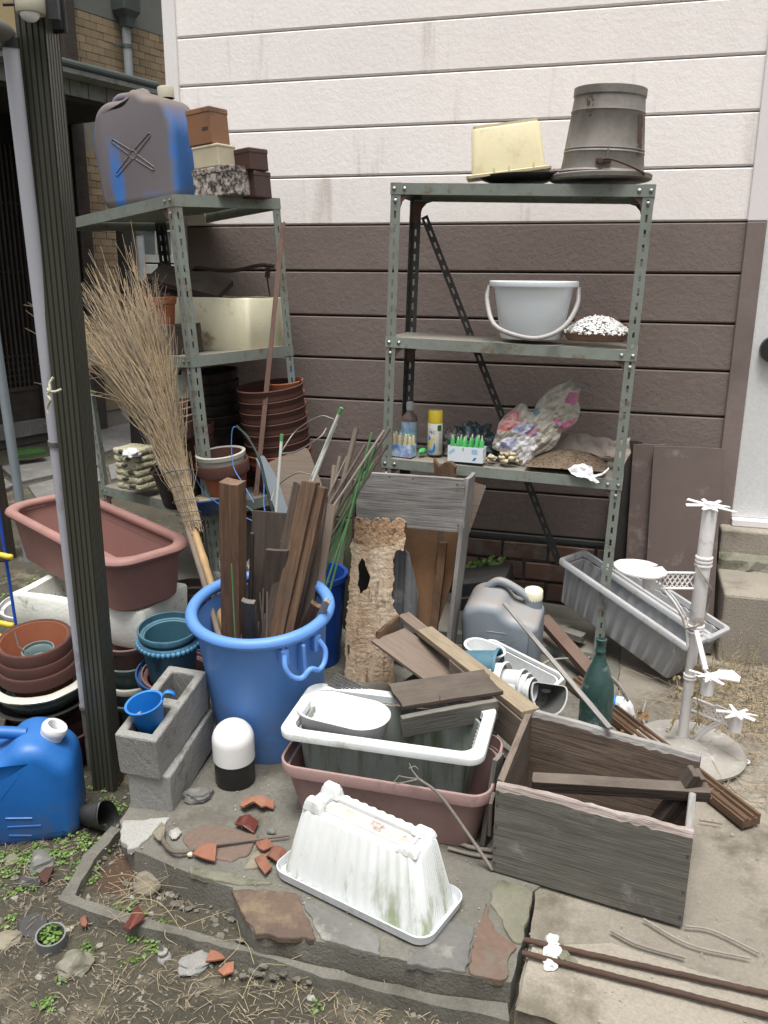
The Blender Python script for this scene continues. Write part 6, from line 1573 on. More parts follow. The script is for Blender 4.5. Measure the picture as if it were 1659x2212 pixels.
shape_px('seed_bag', 'big crumpled plastic bulb bag with red, blue and pink print', 'bag', [S2(*p) for p in bo], pl_, .01, 'bag_plastic', .0045, puff=.032, amp=.009, freq=24, seed=4.2, smooth=28, ripple=lambda x, z: .013*(abs(noise.noise(((x-z)*26, (x+z)*8, 3)))*2-.5)+.008*abs(noise.noise(((x-z)*60, (x+z)*18, 8)))-.004*abs(noise.noise((x*45, z*45, 1))),
  regions=[([S2(*p) for p in [(268, 650), (300, 550), (430, 430), (510, 430), (500, 560), (420, 620)]], 'bag_print_red'),
           ([S2(*p) for p in [(420, 640), (480, 575), (620, 570), (700, 610), (690, 680), (560, 690)]], 'bag_print_blue'),
           ([S2(*p) for p in [(560, 650), (690, 600), (700, 640), (600, 690)]], 'bag_print_pink'),
           ([S2(*p) for p in [(255, 800), (290, 730), (400, 700), (640, 690), (680, 780), (560, 1000), (440, 930)]], 'bag_white'),
           ([S2(*p) for p in [(300, 790), (330, 730), (460, 705), (495, 770), (430, 830)]], 'bag_print_blue'),
           ([S2(*p) for p in [(950, 350), (1000, 240), (1105, 245), (1085, 330), (1050, 375)]], 'bag_print_pink'),
           ([S2(*p) for p in [(840, 500), (960, 540), (1090, 490), (1020, 590), (940, 630), (850, 570)]], 'bag_print_pink'),
           ([S2(*p) for p in [(620, 420), (690, 400), (710, 460), (660, 490)]], 'bag_print_teal'), ([S2(*p) for p in [(870, 600), (930, 520), (940, 540), (890, 605)]], 'bag_print_teal')])
o_ = bpy.data.objects['seed_bag']
bm = BM(); pz = pl_
P_ = [pz.px(*S2(*p)) for p in [(1060, 150), (1130, 140), (1220, 175), (1205, 215), (1130, 200), (1075, 185)]]
bm.faces.new([bm.verts.new((x, -.012-.01*noise.noise((x*40, z*40, 0)), z)) for x, z in P_])
obj('bag_tail', bm, m('bag_clear'), o_, solid=.001)
q = on(z3_, 1080, 3.36)
bmc = bpy.data.meshes.new('bulb'); b_ = rock(1, 1, .75, .62, 2, .3, 5); b_.to_mesh(bmc); b_.free(); bmc.materials.append(m('bulbs')); bmc.shade_smooth()
first = None
for k in range(34):
    o = bpy.data.objects.new('bulb', bmc); COL.objects.link(o)
    lay = 0 if k < 20 else (1 if k < 29 else 2)
    x = R(-.075, .085)*(1-.25*lay)+(.015 if lay else 0); y = R(-.035, .03)*(1-.2*lay)
    o.location = (q.x+x, q.y+y, z3_+.009+lay*.014); o.rotation_euler = (R(-.5, .5), R(-.5, .5), R(0, 6)); s = R(.009, .015); o.scale = (s, s, s)
    o['label'] = 'dry yellowish flower bulb spilled on the shelf below the printed bag'; o['category'] = 'bulb'; o['group'] = 'flower bulbs spilled on the shelf'
# torn soil sack with grit
q = on(z3_, 1265, 3.45)
def heap(sx_, sy_, h_, n=24, m_=30, seed=0):
    bm = BM(); g = [[bm.verts.new((sx_*(i/m_*2-1), sy_*(j/n*2-1), max(0, h_*(1-(abs(i/m_*2-1))**2.2-(abs(j/n*2-1))**2.4)+.010*noise.noise((i*.3, j*.3, seed))*(1-max(abs(i/m_*2-1), abs(j/n*2-1)))))) for i in range(m_+1)] for j in range(n+1)]
    for j in range(n):
        for i in range(m_): bm.faces.new((g[j][i], g[j][i+1], g[j+1][i+1], g[j+1][i]))
    return bm
one('grit_heap', 'heap of spilled brown potting grit on the shelf of right rack', 'soil', heap(.155, .12, .05), m('grit'), on(z3_+.001, 1225, 3.42), smooth=180)
bm = BM(); c = on(z3_, 1225, 3.42)
for k in range(1500):
    x, y = R(-1, 1), R(-1, 1); h_ = .05*(1-abs(x)**2.2-abs(y)**2.4)
    if h_ > -.01: add_peb(c.x+x*.155, c.y+y*.12, z3_+max(h_, 0)+.002, R(.0016, .004))
obj('potting_grit', bm, m('grit'), kind='stuff')
pl_ = Plane(on(z3_+.055, 1290, 3.48), (.0, -.85, .55))
shape_px('paper_sack', 'torn weathered paper sack lying over the brown potting grit', 'sack', [S2(*p) for p in [(850, 800), (900, 700), (990, 640), (1080, 655), (1160, 650), (1240, 690), (1400, 700), (1440, 740), (1560, 720), (1615, 690), (1600, 760), (1620, 850), (1570, 930), (1540, 1000), (1460, 920), (1400, 890), (1290, 890), (1200, 860), (1080, 880), (1000, 830), (930, 830)]], pl_, .002, 'paper_bag', .006, amp=.014, freq=16, smooth=60, seed=2)
pl_ = Plane(on(z3_+.012, 1250, 3.30), (.0, -.8, .6))
shape_px('foil_scrap', 'crumpled silvery wrapper scrap hanging over the shelf edge', 'wrapper', [S2(*p) for p in [(985, 1010), (1060, 970), (1150, 960), (1230, 1000), (1240, 1070), (1330, 1060), (1400, 990), (1400, 1020), (1330, 1080), (1250, 1095), (1305, 1145), (1270, 1155), (1150, 1100), (1080, 1090), (1020, 1060)]], pl_, .0015, 'bag_white', .004, amp=.010, freq=30, smooth=60)
# ================================================================== CENTRE: drawer frame, rotten board and sheets
fr = T('wooden_box', 'weathered grey wooden drawer standing on end against the right rack', 'drawer', (0, 0, 0))
def part_plank(par, name, p, q, Wd, Tk, wv, mt, **k):
    L = (V(q)-V(p)).length; o = obj(name, board(L, Wd, Tk, **k), m(mt), par, bev=min(.002, Tk*.2)); o.matrix_world = pm(p, q, wv); return o
A, B = atY(771, 1074, 3.02), atY(1003, 1093, 2.99)
part_plank(fr, 'front_board', A, B, .205, .018, (0, .02, 1), 'wood_grey', nx=14, edge=.002)
A, B = atY(1004, 1036, 3.0), atY(964, 1388, 2.95)
part_plank(fr, 'side_board', A+V((.008, .068, 0)), ext(A, B, .02)+V((.008, .068, 0)), .15, .016, (0, 1, 0), 'wood_grey', nx=16, edge=.002)
part_plank(fr, 'inner_rail', atY(958, 1170, 3.06), atY(935, 1385, 3.02), .03, .02, (1, 0, 0), 'plywood_rust', nx=12)
for (x, y) in ((842, 1030), (790, 1026), (893, 1034), (988, 1047), (990, 1135)):
    q = atY(x, y, 2.975); bm = BM(); tube(bm, [q, q+V((0, -.006, 0))], .0035, 8); obj('nail_head', bm, m('rust'), fr)
part_plank(fr, 'left_side_board', atY(775, 1030, 3.09), atY(770, 1300, 3.06), .12, .015, (0, 1, 0), 'wood_dark', nx=10)
pl_ = Plane(atY(1010, 1100, 3.16), (.5, -.85, .1))
shape_px('thin_board', 'pale thin board leaning behind the grey drawer with its corner showing', 'board', [(960, 1028), (1004, 1036), (1050, 1049), (1008, 1166), (985, 1230), (940, 1230)], pl_, .006, 'plywood', .01)
A = atY(962, 1000, 3.16); plank('wood_stub', 'short splintered wooden stub standing above the grey drawer', 'wood', A, A+V((0, .0, -.35)), .09, .03, (1, 0, 0), m('wood_orange'), ends=.02, edge=.01, rough=.004)
pl_ = Plane(atY(930, 1300, 3.07), (.05, -1, .12))
shape_px('plywood_sheet', 'rust-orange stained plywood sheet standing inside the grey drawer', 'board', [(865, 1130), (990, 1140), (985, 1230), (960, 1310), (930, 1400), (895, 1400), (880, 1300), (868, 1220)], pl_, .008, 'plywood_rust', .012)
pl_ = Plane(atY(870, 1300, 3.02), (-.25, -1, .05))
shape_px('metal_sheet', 'bent grey corrugated sheet between the rotten board and the plywood', 'metal sheet', [(842, 1165), (868, 1180), (884, 1195), (893, 1240), (904, 1290), (900, 1350), (898, 1420), (845, 1420)], pl_, .002, 'sheet_grey', .008, ripple=lambda x, z: .008*sin(x*110), smooth=60)
pl_ = Plane(atY(800, 1470, 2.86), (.22, -1, .17))
ro = [(765, 1122), (770, 1116), (778, 1119), (786, 1125), (791, 1120), (800, 1126), (812, 1118), (822, 1122), (838, 1119), (845, 1130), (852, 1122), (866, 1118), (877, 1126), (874, 1150), (876, 1168), (871, 1188), (862, 1185), (852, 1196), (849, 1215), (851, 1250), (847, 1285), (851, 1310), (856, 1325), (862, 1334), (852, 1345), (843, 1350), (852, 1375), (850, 1420), (853, 1478), (743, 1470), (747, 1400), (749, 1330), (755, 1260), (760, 1205), (757, 1180), (764, 1160)]
ro2 = []
for i in range(len(ro)):
    a, b = ro[i], ro[(i+1) % len(ro)]; n = max(1, int(sqrt((a[0]-b[0])**2+(a[1]-b[1])**2)/5))
    for k in range(n): ro2.append((a[0]+(b[0]-a[0])*k/n+R(-2.4, 2.4), a[1]+(b[1]-a[1])*k/n+R(-2.4, 2.4)))
hole = [(785, 1204), (791, 1220), (797, 1238), (800, 1256), (793, 1266), (786, 1278), (777, 1282), (775, 1262), (776, 1240), (775, 1222), (780, 1212)]
hole = [(x+R(-2.2, 2.2), y+R(-2, 2)) for x, y in [(785, 1204), (788, 1212), (791, 1220), (793, 1229), (797, 1238), (801, 1247), (799, 1256), (793, 1266), (790, 1273), (783, 1279), (777, 1284), (775, 1272), (774, 1262), (777, 1251), (775, 1240), (776, 1230), (774, 1222), (779, 1212)]]
shape_px('rotten_board', 'pale termite-eaten rotten board with a ragged hole, standing beside the blue bin', 'board', ro2, pl_, .018, 'rot_wood', .0036, holes=[hole, [(751, 1390), (756, 1392), (756, 1410), (751, 1416)]], amp=.0016, freq=55, smooth=20, seed=1, ripple=lambda x, z: .004*noise.noise((x*90, z*12, 2))*.7+.004*max(0, noise.noise((x*25, z*14, 9)))-.006*(z > .5)*abs(noise.noise((x*60, z*20, 4))),
         regions=[([(750, 1100), (890, 1100), (890, 1150), (850, 1178), (800, 1185), (750, 1165)], 'rot_top')])
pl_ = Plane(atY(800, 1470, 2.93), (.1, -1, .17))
shape_px('hole_shade_sheet', 'near-black sheet shading the hole of the rotten board', 'board', [(768, 1190), (840, 1190), (838, 1470), (752, 1470)], pl_, .012, 'shadow_wood', .02)  # near-black sheet puts the shade inside the hole into colour
# dark trays and clear box behind the grey can
t = T('seed_tray', 'stack of two black plastic trays behind the grey jerry can', 'tray', (0, 0, 0))
for (a, b, Y_, h_) in (((998, 1262), (1100, 1250), 3.42, .07), ((1000, 1288), (1095, 1274), 3.40, .05)):
    A, B = atY(*a, Y_), atY(*b, Y_); o = part_plank(t, 'tray_layer', A, B, h_, .22, (0, 0, 1), 'black_plastic')
A = atY(1098, 1300, 3.38)
one('clear_box', 'dusty clear plastic box end beside the black trays', 'box', loft([(.05, .10, .02, 0), (.06, .11, .02, .13), (.055, .105, .02, .13), (.045, .095, .02, .01)], 4), m('bag_clear'), (A.x-.03, A.y+.08, .06), radians(10), smooth=40)
for k in range(1): pass
# boards lying across the middle
A, B = at(838, 1372, .235), at(975, 1470, .19)
plank('board', 'wide flat greyish board under the long sloping plank', 'board', A, B, .155, .012, at(862, 1348, .24)-at(818, 1400, .22), m('plywood'))
plank('board', 'second wide board lying just beneath the wide flat greyish board', 'board', A+V((.03, .04, -.03)), B+V((.05, -.01, -.04)), .15, .02, at(862, 1348, .24)-at(818, 1400, .22), m('wood_dark'))
plank('board', 'narrow pinkish board beside upper end of the long sloping plank', 'board', at(872, 1330, .265), at(960, 1400, .24), .05, .018, (1, .5, 0), m('plywood'))
plank('splintered_wood', 'broken orange splinter of wood resting on the rotten board foot', 'wood', at(815, 1378, .24), at(858, 1345, .25), .05, .016, (0, .4, 1), m('wood_orange'), ends=.015, edge=.01)
A, B = at(917, 1362, .262), at(1146, 1540, .28)
plank('long_plank', 'long tan plank sloping down across the middle to the wooden crate', 'plank', A, B, .062, .022, at(930, 1356, .26)-at(908, 1372, .26), m('wood_tan'), nx=20, ends=.004)
plank('board', 'dark wide board hanging below the long tan plank near the crate', 'board', A+(B-A)*.35+V((-.012, -.028, -.06)), B+V((-.01, -.03, -.07)), .11, .014, (0, .0, 1), m('plywood'))
for i, (lb) in enumerate(['upper dark lath under the long tan plank', 'middle dark lath under the long tan plank', 'lower dark lath under the long tan plank']):
    plank('lath', lb, 'lath', at(1000+i*8, 1560+i*12, .13-i*.03), at(1118, 1650+i*12, .10-i*.03), .03, .016, (0, 1, .3), m('wood_dark'))
plank('board', 'dark board on the ground behind the white planter', 'board', V((-.75, 2.55, .04)), V((-.35, 2.42, .06)), .2, .03, (0, 1, .1), m('wood_dark'))
plank('board', 'short dark board lying flat beside the foot of the rotten board', 'board', V((-.66, 2.78, .10)), V((-.42, 2.60, .08)), .16, .02, (0, 1, .3), m('wood_dark'))
# ================================================================== planters in the middle
planter('planter', 'pink-brown plastic planter holding the grey-white planter', .60, .30, .205, 'pink_planter2', (-.562, 2.090, 0), radians(.8), (.0, -.07, 1), tap=.045, rimw=.008, rimh=.035, rad=.06, roll=False, dirt=.012)
wp = planter('planter', 'mouldy grey-white planter nested in the pink-brown planter', .575, .29, .195, 'mould_planter', (-.575, 2.100, .098), radians(1.0), (-.01, -.05, 1), tap=.055, rimw=.034, rimh=.020, rad=.045, roll=False, flute=.0025, ns=24, per=2, rimmat='white_dirty', dirt=.012)
# black mesh inside right part
t = T('oval_bowl', 'oval white plastic bowl lying in the left end of the grey-white planter', 'bowl', (-.715, 2.085, .235), radians(-6), (.02, -.03, 1))
sec = [(.115, .062, .05, 0), (.125, .070, .06, .01), (.137, .080, .078, .062), (.140, .083, .081, .066), (.137, .080, .078, .069), (.132, .075, .073, .066), (.118, .062, .06, .012), (.10, .05, .05, .008)]
obj('bowl_body', loft(sec, 12, 1), m('white_plastic'), t, smooth=50)
# perforated black plate
pl_ = Plane(at(745, 1485, .31), (.0, -.45, .9))
bm = BM(); W2, H2 = .12, .052; nx, ny = 24, 10
g = [[bm.verts.new((W2*(i/nx-.5), 0, H2*(j/ny-.5))) for i in range(nx+1)] for j in range(ny+1)]
for j in range(ny):
    for i in range(nx):
        if (i % 2 == 1) and (j % 2 == 1) and j < ny-1 and i < nx-1: continue
        bm.faces.new((g[j][i], g[j][i+1], g[j+1][i+1], g[j+1][i]))
o = obj('perforated_plate', bm, m('black_plastic'), solid=.003); o['label'] = 'black perforated plastic plate behind the oval white bowl'; o['category'] = 'plate'
o.matrix_world = frame(at(752, 1484, .300), radians(-18), (.10, -.45, 1)) @ Matrix.Rotation(radians(90), 4, 'X')
# short wooden box end on the planter
t = T('wooden_block', 'dark weathered board corner lying on the right end of the planter', 'board', (0, 0, 0))
A, B = at(852, 1514, .315), at(1064, 1478, .325)
part_plank(t, 'top_board', A+V((0, .01, .008)), B+V((0, .0, .008)), .150, .014, (-.15, 1, 0), 'wood_dark', nx=12, edge=.004)
A2, B2 = at(868, 1568, .285), at(1074, 1529, .295)
part_plank(t, 'front_board', A2+V((0, -.004, 0)), B2+V((0, -.004, 0)), .066, .018, (0, -.12, 1), 'wood_crate', nx=12, edge=.003)
q = at(950, 1518, .335); bm = BM(); tube(bm, [q, q+V((0, 0, .022))], .0012, 6); obj('nail', bm, m('rust'), t)
# ================================================================== strainers and nested white pots
axd = V((.45, -.62, .42)).normalized()
t = T('strainer', 'grey perforated strainer with white rim lying open towards the camera', 'strainer', at(1183, 1505, .11)+V((-.03, .05, -.045)), radians(20), None)
t.matrix_world = Matrix.Translation(at(1186, 1498, .12)-axd*.10) @ V((0, 0, 1)).rotation_difference(axd).to_matrix().to_4x4() @ Matrix.Rotation(radians(200), 4, 'Z')
D_ = rpoly([(-.072, -.035), (.072, -.035), (.074, .02), (.045, .068), (0, .082), (-.045, .068), (-.074, .02)], [.02, .02, .03, .05, .06, .05, .03], 4)
def dloft(rows, mtl, nm_, par):
    bm = BM(); rings = [[bm.verts.new((p.x*s, p.y*s, z)) for p in D_] for s, z in rows]
    for a, b in zip(rings, rings[1:]):
        n = len(a)
        for k in range(n): bm.faces.new((a[k], a[(k+1) % n], b[(k+1) % n], b[k]))
    bm.faces.new(rings[0][::-1]); bm.faces.new(rings[-1])
    return obj(nm_, bm, m(mtl), par, smooth=40)
dloft([(.62, 0), (.66, .004), (.90, .10), (.87, .10), (.60, .012)], 'grey_strainer', 'strainer_body', t)
bm = BM(); rings = [[bm.verts.new((p.x*s, p.y*s, z)) for p in D_] for s, z in ((.90, .094), (.955, .096), (.955, .104), (.88, .104))]
for a, b in zip(rings, rings[1:]):
    for k in range(len(a)): bm.faces.new((a[k], a[(k+1) % len(a)], b[(k+1) % len(a)], b[k]))
obj('rim', bm, m('white_dirty'), t, smooth=40)
for i in range(3):
    for j in range(4):
        bm = BM(); lathe([(0, .0135), (.0035, .0133)], 10, bm, (-.022+i*.022, -.018+j*.018, 0)); obj('hole', bm, m('black_plastic'), t)
axp = V((1, -.30, .10)).normalized(); qr = V((0, 0, 1)).rotation_difference(axp).to_matrix().to_4x4()
for i, (px, py, r_, lb, mt) in enumerate([(1152, 1492, .046, 'smallest of the white pots nested on their side', 'white_dirty'), (1143, 1484, .049, 'third white pot of the nested pots on their side', 'white_plastic'), (1132, 1477, .052, 'second white pot of the nested pots on their side', 'white_dirty'), (1094, 1466, .060, 'front white pot with thick rim of the nested pots on their side', 'white_plastic')]):
    q = at(px, py, .13+.004*i)
    one('nested_pot', lb, 'pot', pot_bm(r_, r_*.75, .09, .006, .012, .004), m(mt), M=Matrix.Translation(q-axp*.09) @ qr, smooth=40, group='white pots nested on their side')
q = at(1080, 1452, .14)
one('teal_pot', 'teal plastic pot lying on its side behind the nested white pots', 'pot', pot_bm(.075, .058, .13, .008, .014, .005), m('teal'), M=Matrix.Translation(q-V((.13, -.01, .0))) @ V((0, 0, 1)).rotation_difference(V((1, -.1, .1))).to_matrix().to_4x4(), smooth=40)
t = planter('long_planter', 'pale grey planter lying under the nested white pots', .34, .13, .10, 'white_dirty', at(1110, 1490, .03)+V((0, .04, 0)), radians(-24), (.1, -.2, 1), tap=.03, rimw=.012, rimh=.012, rad=.03, roll=False)
q = at(1040, 1420, .17); t2 = one('shallow_dish', 'white rimmed grey dish behind the long tan plank', 'dish', loft([(.05, .03, .03, 0), (.075, .05, .05, .05), (.08, .055, .055, .055), (.07, .045, .045, .055), (.05, .03, .03, .01)], 6), m('white_dirty'), q+V((0, .04, -.03)), radians(-15), (.1, -.1, 1), smooth=40)
# sake bottle
t = T('glass_bottle', 'big dusty dark green glass bottle standing behind the wooden crate', 'bottle', (-.022, 2.60, 0))
obj('bottle_body', lathe([(0, .004), (.045, 0), (.053, .006), (.0535, .20), (.050, .235), (.038, .275), (.022, .315), (.0165, .335), (.0150, .345), (.0175, .349), (.0175, .354), (.0150, .357), (.0155, .380), (.0175, .383), (.0175, .392), (.013, .394), (.011, .39), (.011, .36)], 48), m('bottle'), t, smooth=50)
# thin stick leaning over
plank('lath', 'thin grey lath leaning from the grey jerry can down to the crate', 'lath', atY(1089, 1303, 2.98), atY(1318, 1574, 2.20), .015, .009, (1, .3, .3), m('wood_grey'), nx=14, rough=.002)
# painted beam, grooved rail
plank('painted_beam', 'reddish brown painted beam sloping from behind the grey jerry can', 'beam', at(1172, 1335, .13), at(1298, 1478, .02), .055, .03, (1, .4, 0), m('paint_brown'), nx=10)
def rail_bm(L, Wd=.062, H=.034):
    bm = BM(); pr = [(-Wd/2, 0), (Wd/2, 0), (Wd/2, H), (Wd/2-.008, H), (Wd/2-.010, H-.011), (.012, H-.011), (.010, H-.002), (.003, H-.002), (.001, H-.012), (-Wd/2+.022, H-.012), (-Wd/2+.020, H-.004), (-Wd/2+.008, H-.004), (-Wd/2+.006, H-.010), (-Wd/2, H-.010)]
    n = 24; rings = [[bm.verts.new((L*i/n, y+.0012*noise.noise((i*.7, y*50, 0)), z+.0008*noise.noise((i*.9, y*70, 5)))) for y, z in pr] for i in range(n+1)]
    for a, b in zip(rings, rings[1:]):
        for k in range(len(pr)): bm.faces.new((a[k], a[(k+1) % len(pr)], b[(k+1) % len(pr)], b[k]))
    bm.faces.new(rings[0]); bm.faces.new(rings[-1][::-1]); return bm
A, B = at(1236, 1480, .002), at(1622, 1785, .002)
o = one('grooved_rail', 'long orange-brown grooved wooden rail lying behind the crate', 'rail', rail_bm((B-A).length), m('wood_orange'), M=pm(A, B, (1, .8, 0)))
# ================================================================== crate
crk = T('wooden_crate', 'large weathered open wooden crate with timber inside at lower right', 'crate', (0, 0, 0))
FL, FR = V((-.245, 1.905, 0)), V((.225, 1.835, 0)); BL_, BR_ = V((-.215, 2.27, 0)), V((.258, 2.155, 0))
up3 = V((-.0, -.0, 1))
def crate_side(nm_, a, b, z0_, z1a, z1b, th, mt, ragged=0, n=26, lab=None, edge_mt=None, zb0=0):
    a, b = V(a), V(b); L = (b-a).length; x = (b-a).normalized(); y = V((-x.y, x.x, 0)); bm = BM(); rows = []
    for i in range(n+1):
        f = i/n; top = z1a+(z1b-z1a)*f + (ragged*noise.noise((f*7, 3.3, 1))+ragged*.5*noise.noise((f*21, 3.3, 1)) if ragged else 0)
        rows.append([bm.verts.new((L*f, yy, zz+(.0015*noise.noise((f*30, zz*20, yy*50))))) for yy, zz in ((0, z0_), (0, (top+z0_)/2), (0, top-.016-(.010*abs(noise.noise((f*13, 1, 7))) if ragged else -.010)), (th*.3, top-.003), (th*.85, top), (th, top-.004), (th, z0_))])
    for r0_, r1_ in zip(rows, rows[1:]):
        m_ = len(r0_)
        for k in range(m_):
            f = bm.faces.new((r0_[k], r1_[k], r1_[(k+1) % m_], r0_[(k+1) % m_]))
            if edge_mt and k in (2, 3, 4): f.material_index = 1
    bm.faces.new(rows[0][::-1]); bm.faces.new(rows[-1])
    o = obj(nm_, bm, m(mt), crk)
    if edge_mt: o.data.materials.append(m(edge_mt))
    o.matrix_world = Matrix(((x.x, y.x, 0, a.x), (x.y, y.y, 0, a.y), (0, 0, 1, a.z), (0, 0, 0, 1)))
    if lab: o['label'] = lab
    return o
crate_side('front_board', FL, FR, .002, .262, .262, .018, 'wood_crate', ragged=.007, lab='grey front board with pale frayed top edge', edge_mt='wood_edge')
crate_side('back_board', BL_+V((0, 0, 0)), BR_, .002, .285, .28, .018, 'wood_crate_in', ragged=.003, edge_mt='wood_grey')
ux = (FR-FL).normalized()
def between(a, b, off):   # side board between front and back boards
    return a+V((off, .019, 0)), b+V((off, -.001, 0))
a, b = between(FL, BL_, .017); crate_side('end_board', a, b, .002, .262, .283, .018, 'wood_crate_in')
a, b = between(FR, BR_, .0); crate_side('end_board', a, b, .002, .215, .23, .018, 'wood_crate_in', edge_mt='wood_grey')
bm = poly_prism([tuple(v+V((0, 0, .014))) for v in (FL+V((.02, .02, 0)), FR+V((-.02, .02, 0)), BR_+V((-.02, -.002, 0)), BL_+V((.02, -.002, 0)))], .01); obj('bottom_board', bm, m('wood_dark'), crk)
for f, zz in ((.012, .24), (.012, .20), (.012, .14), (.012, .075), (.012, .03), (.985, .2), (.985, .10), (.985, .03)):
    q = FL+(FR-FL)*f+V((0, -.001, zz)); bm = BM(); tube(bm, [q, q+V((-.0, -.0015, 0))], .0032, 8); obj('nail_head', bm, m('rust'), crk)
part_plank(crk, 'joint_batten', FL+V((-.012, .03, .10)), FL+V((-.012, .03, .20)), .05, .010, (0, 1, 0), 'wood_dark')
plank('board', 'narrow grey board standing against the left end of the crate', 'board', FL+V((-.035, .11, .001)), FL+V((-.012, .12, .27)), .05, .014, (.3, 1, 0), m('wood_crate'))
plank('timber', 'long squared dark timber lying level inside the crate', 'timber', at(1150, 1688, .195), at(1530, 1712, .215), .038, .034, (0, 1, .2), m('wood_dark'), nx=14)
plank('timber', 'short squared dark timber slanting up out of the crate', 'timber', at(1505, 1668, .265), at(1408, 1800, .06), .036, .042, (1, .4, 0), m('wood_dark'), nx=10)
plank('timber', 'brown timber lying low at the bottom of the crate', 'timber', at(1160, 1740, .05), at(1430, 1790, .04), .05, .03, (0, 1, 0), m('wood_dark'))
# ================================================================== grey ribbed planters
def tilted_planter(lb, FLp, FRp, BLp, D, H, dy, name='ribbed_planter'):
    x = (FRp-FLp).normalized(); z = (FLp-BLp); z = (z-x*z.dot(x)).normalized(); y = z.cross(x)
    L = (FRp-FLp).length; c = (FLp+FRp)/2 + y*D/2 - z*H
    M = Matrix(((x.x, y.x, z.x, c.x), (x.y, y.y, z.y, c.y), (x.z, y.z, z.z, c.z), (0, 0, 0, 1)))
    return planter(name, lb, L, D, H, 'grey_planter', (0, 0, 0), 0, tap=.045, rimw=.016, rimh=.022, rad=.015, roll=False, flute=.006, ns=44, per=2, M=M, group='grey ribbed planters under the right rack')
FLp, FRp, BLp = V((-.226, 3.40, .385)), V((.283, 3.05, .205)), V((-.236, 3.415, .185))
t1 = tilted_planter('nearer tilted grey ribbed planter with mud-stained foot', FLp, FRp, BLp, .17, .205, 0)
t2 = tilted_planter('farther grey ribbed planter nested behind the nearer one', V((-.06, 3.44, .355)), V((.36, 3.14, .212)), V((-.065, 3.45, .16)), .15, .19, 0)
# ================================================================== brown boards against the wall
for i, (x0_, x1_, ytop, Yb, Yt, lb, mt) in enumerate([(1338, 1388, 949, 3.74, 3.87, 'leftmost and darkest of the brown boards against the wall', 'shadow_wood'), (1368, 1440, 957, 3.66, 3.84, 'middle brown board leaning against the wall', 'board_brown'), (1412, 1562, 962, 3.60, 3.80, 'front wide brown board with pale water spots against the wall', 'board_brown')]):
    A, B = atY(x0_, ytop, Yt), atY(x1_, ytop+6, Yt); w2 = (B.x-A.x); tp = V(((A.x+B.x)/2, Yt, (A.z+B.z)/2)); bt_ = V((tp.x+.015, Yb-.10, 0))
    plank('wall_board', lb, 'board', bt_, tp, w2, .012, (1, 0, 0), m(mt), nx=12, rough=.0008, group='brown boards leaning against the wall')
# ================================================================== plant stand
SB = V((.262, 2.715, 0))
ps = T('plant_stand', 'white metal plant stand with broken trays on a round concrete base', 'plant stand', SB, 0, (.006, -.01, 1))
obj('round_base', lathe([(0, 0), (.165, 0), (.178, .008), (.180, .018), (.172, .026), (.150, .024), (.05, .030), (.030, .042), (0, .045)], 56, wob=.002), m('stand_base'), ps, smooth=40).location = (.015, -.055, 0)
bm = BM()
obj('pole', lathe([(0, .03), (.0165, .03), (.0165, .42), (.0225, .43), (.0225, .815), (.0215, .82), (0, .82)], 28), m('white_iron'), ps, smooth=40)
for z_ in (.245, .255, .41, .422, .43, .635, .648, .66):
    obj('collar', lathe([(.016, z_-.004), (.0265 if z_ > .4 else .0205, z_-.003), (.0272 if z_ > .4 else .0212, z_), (.0265 if z_ > .4 else .0205, z_+.003), (.016, z_+.004)], 28), m('white_iron'), ps, smooth=60)
def star(par, c, r, n, seed, plate=None, up=None):
    random.seed(seed); bm = BM(); P = []
    for k in range(n*2):
        a = pi*k/n; rr_ = r*R(.7, 1.2) if k % 2 == 0 else r*.32; w_ = .07 if k % 2 == 0 else 0
        if k % 2 == 0: P += [(rr_*cos(a-w_), rr_*sin(a-w_)), (rr_*cos(a+w_), rr_*sin(a+w_))]
        else: P.append((rr_*cos(a), rr_*sin(a)))
    bm = poly_prism([(p[0], p[1], 0) for p in P], .0025, jit=.003)
    o = obj('broken_tray', bm, m('white_iron'), par); o.location = c; return o
s = star(ps, (0, 0, .828), .075, 8, 3); s.rotation_euler = (.06, .04, .3)
bm = BM(); tube(bm, [(0, 0, .82), (0, 0, .836)], .02, 20); obj('top_cap', bm, m('white_iron'), ps)
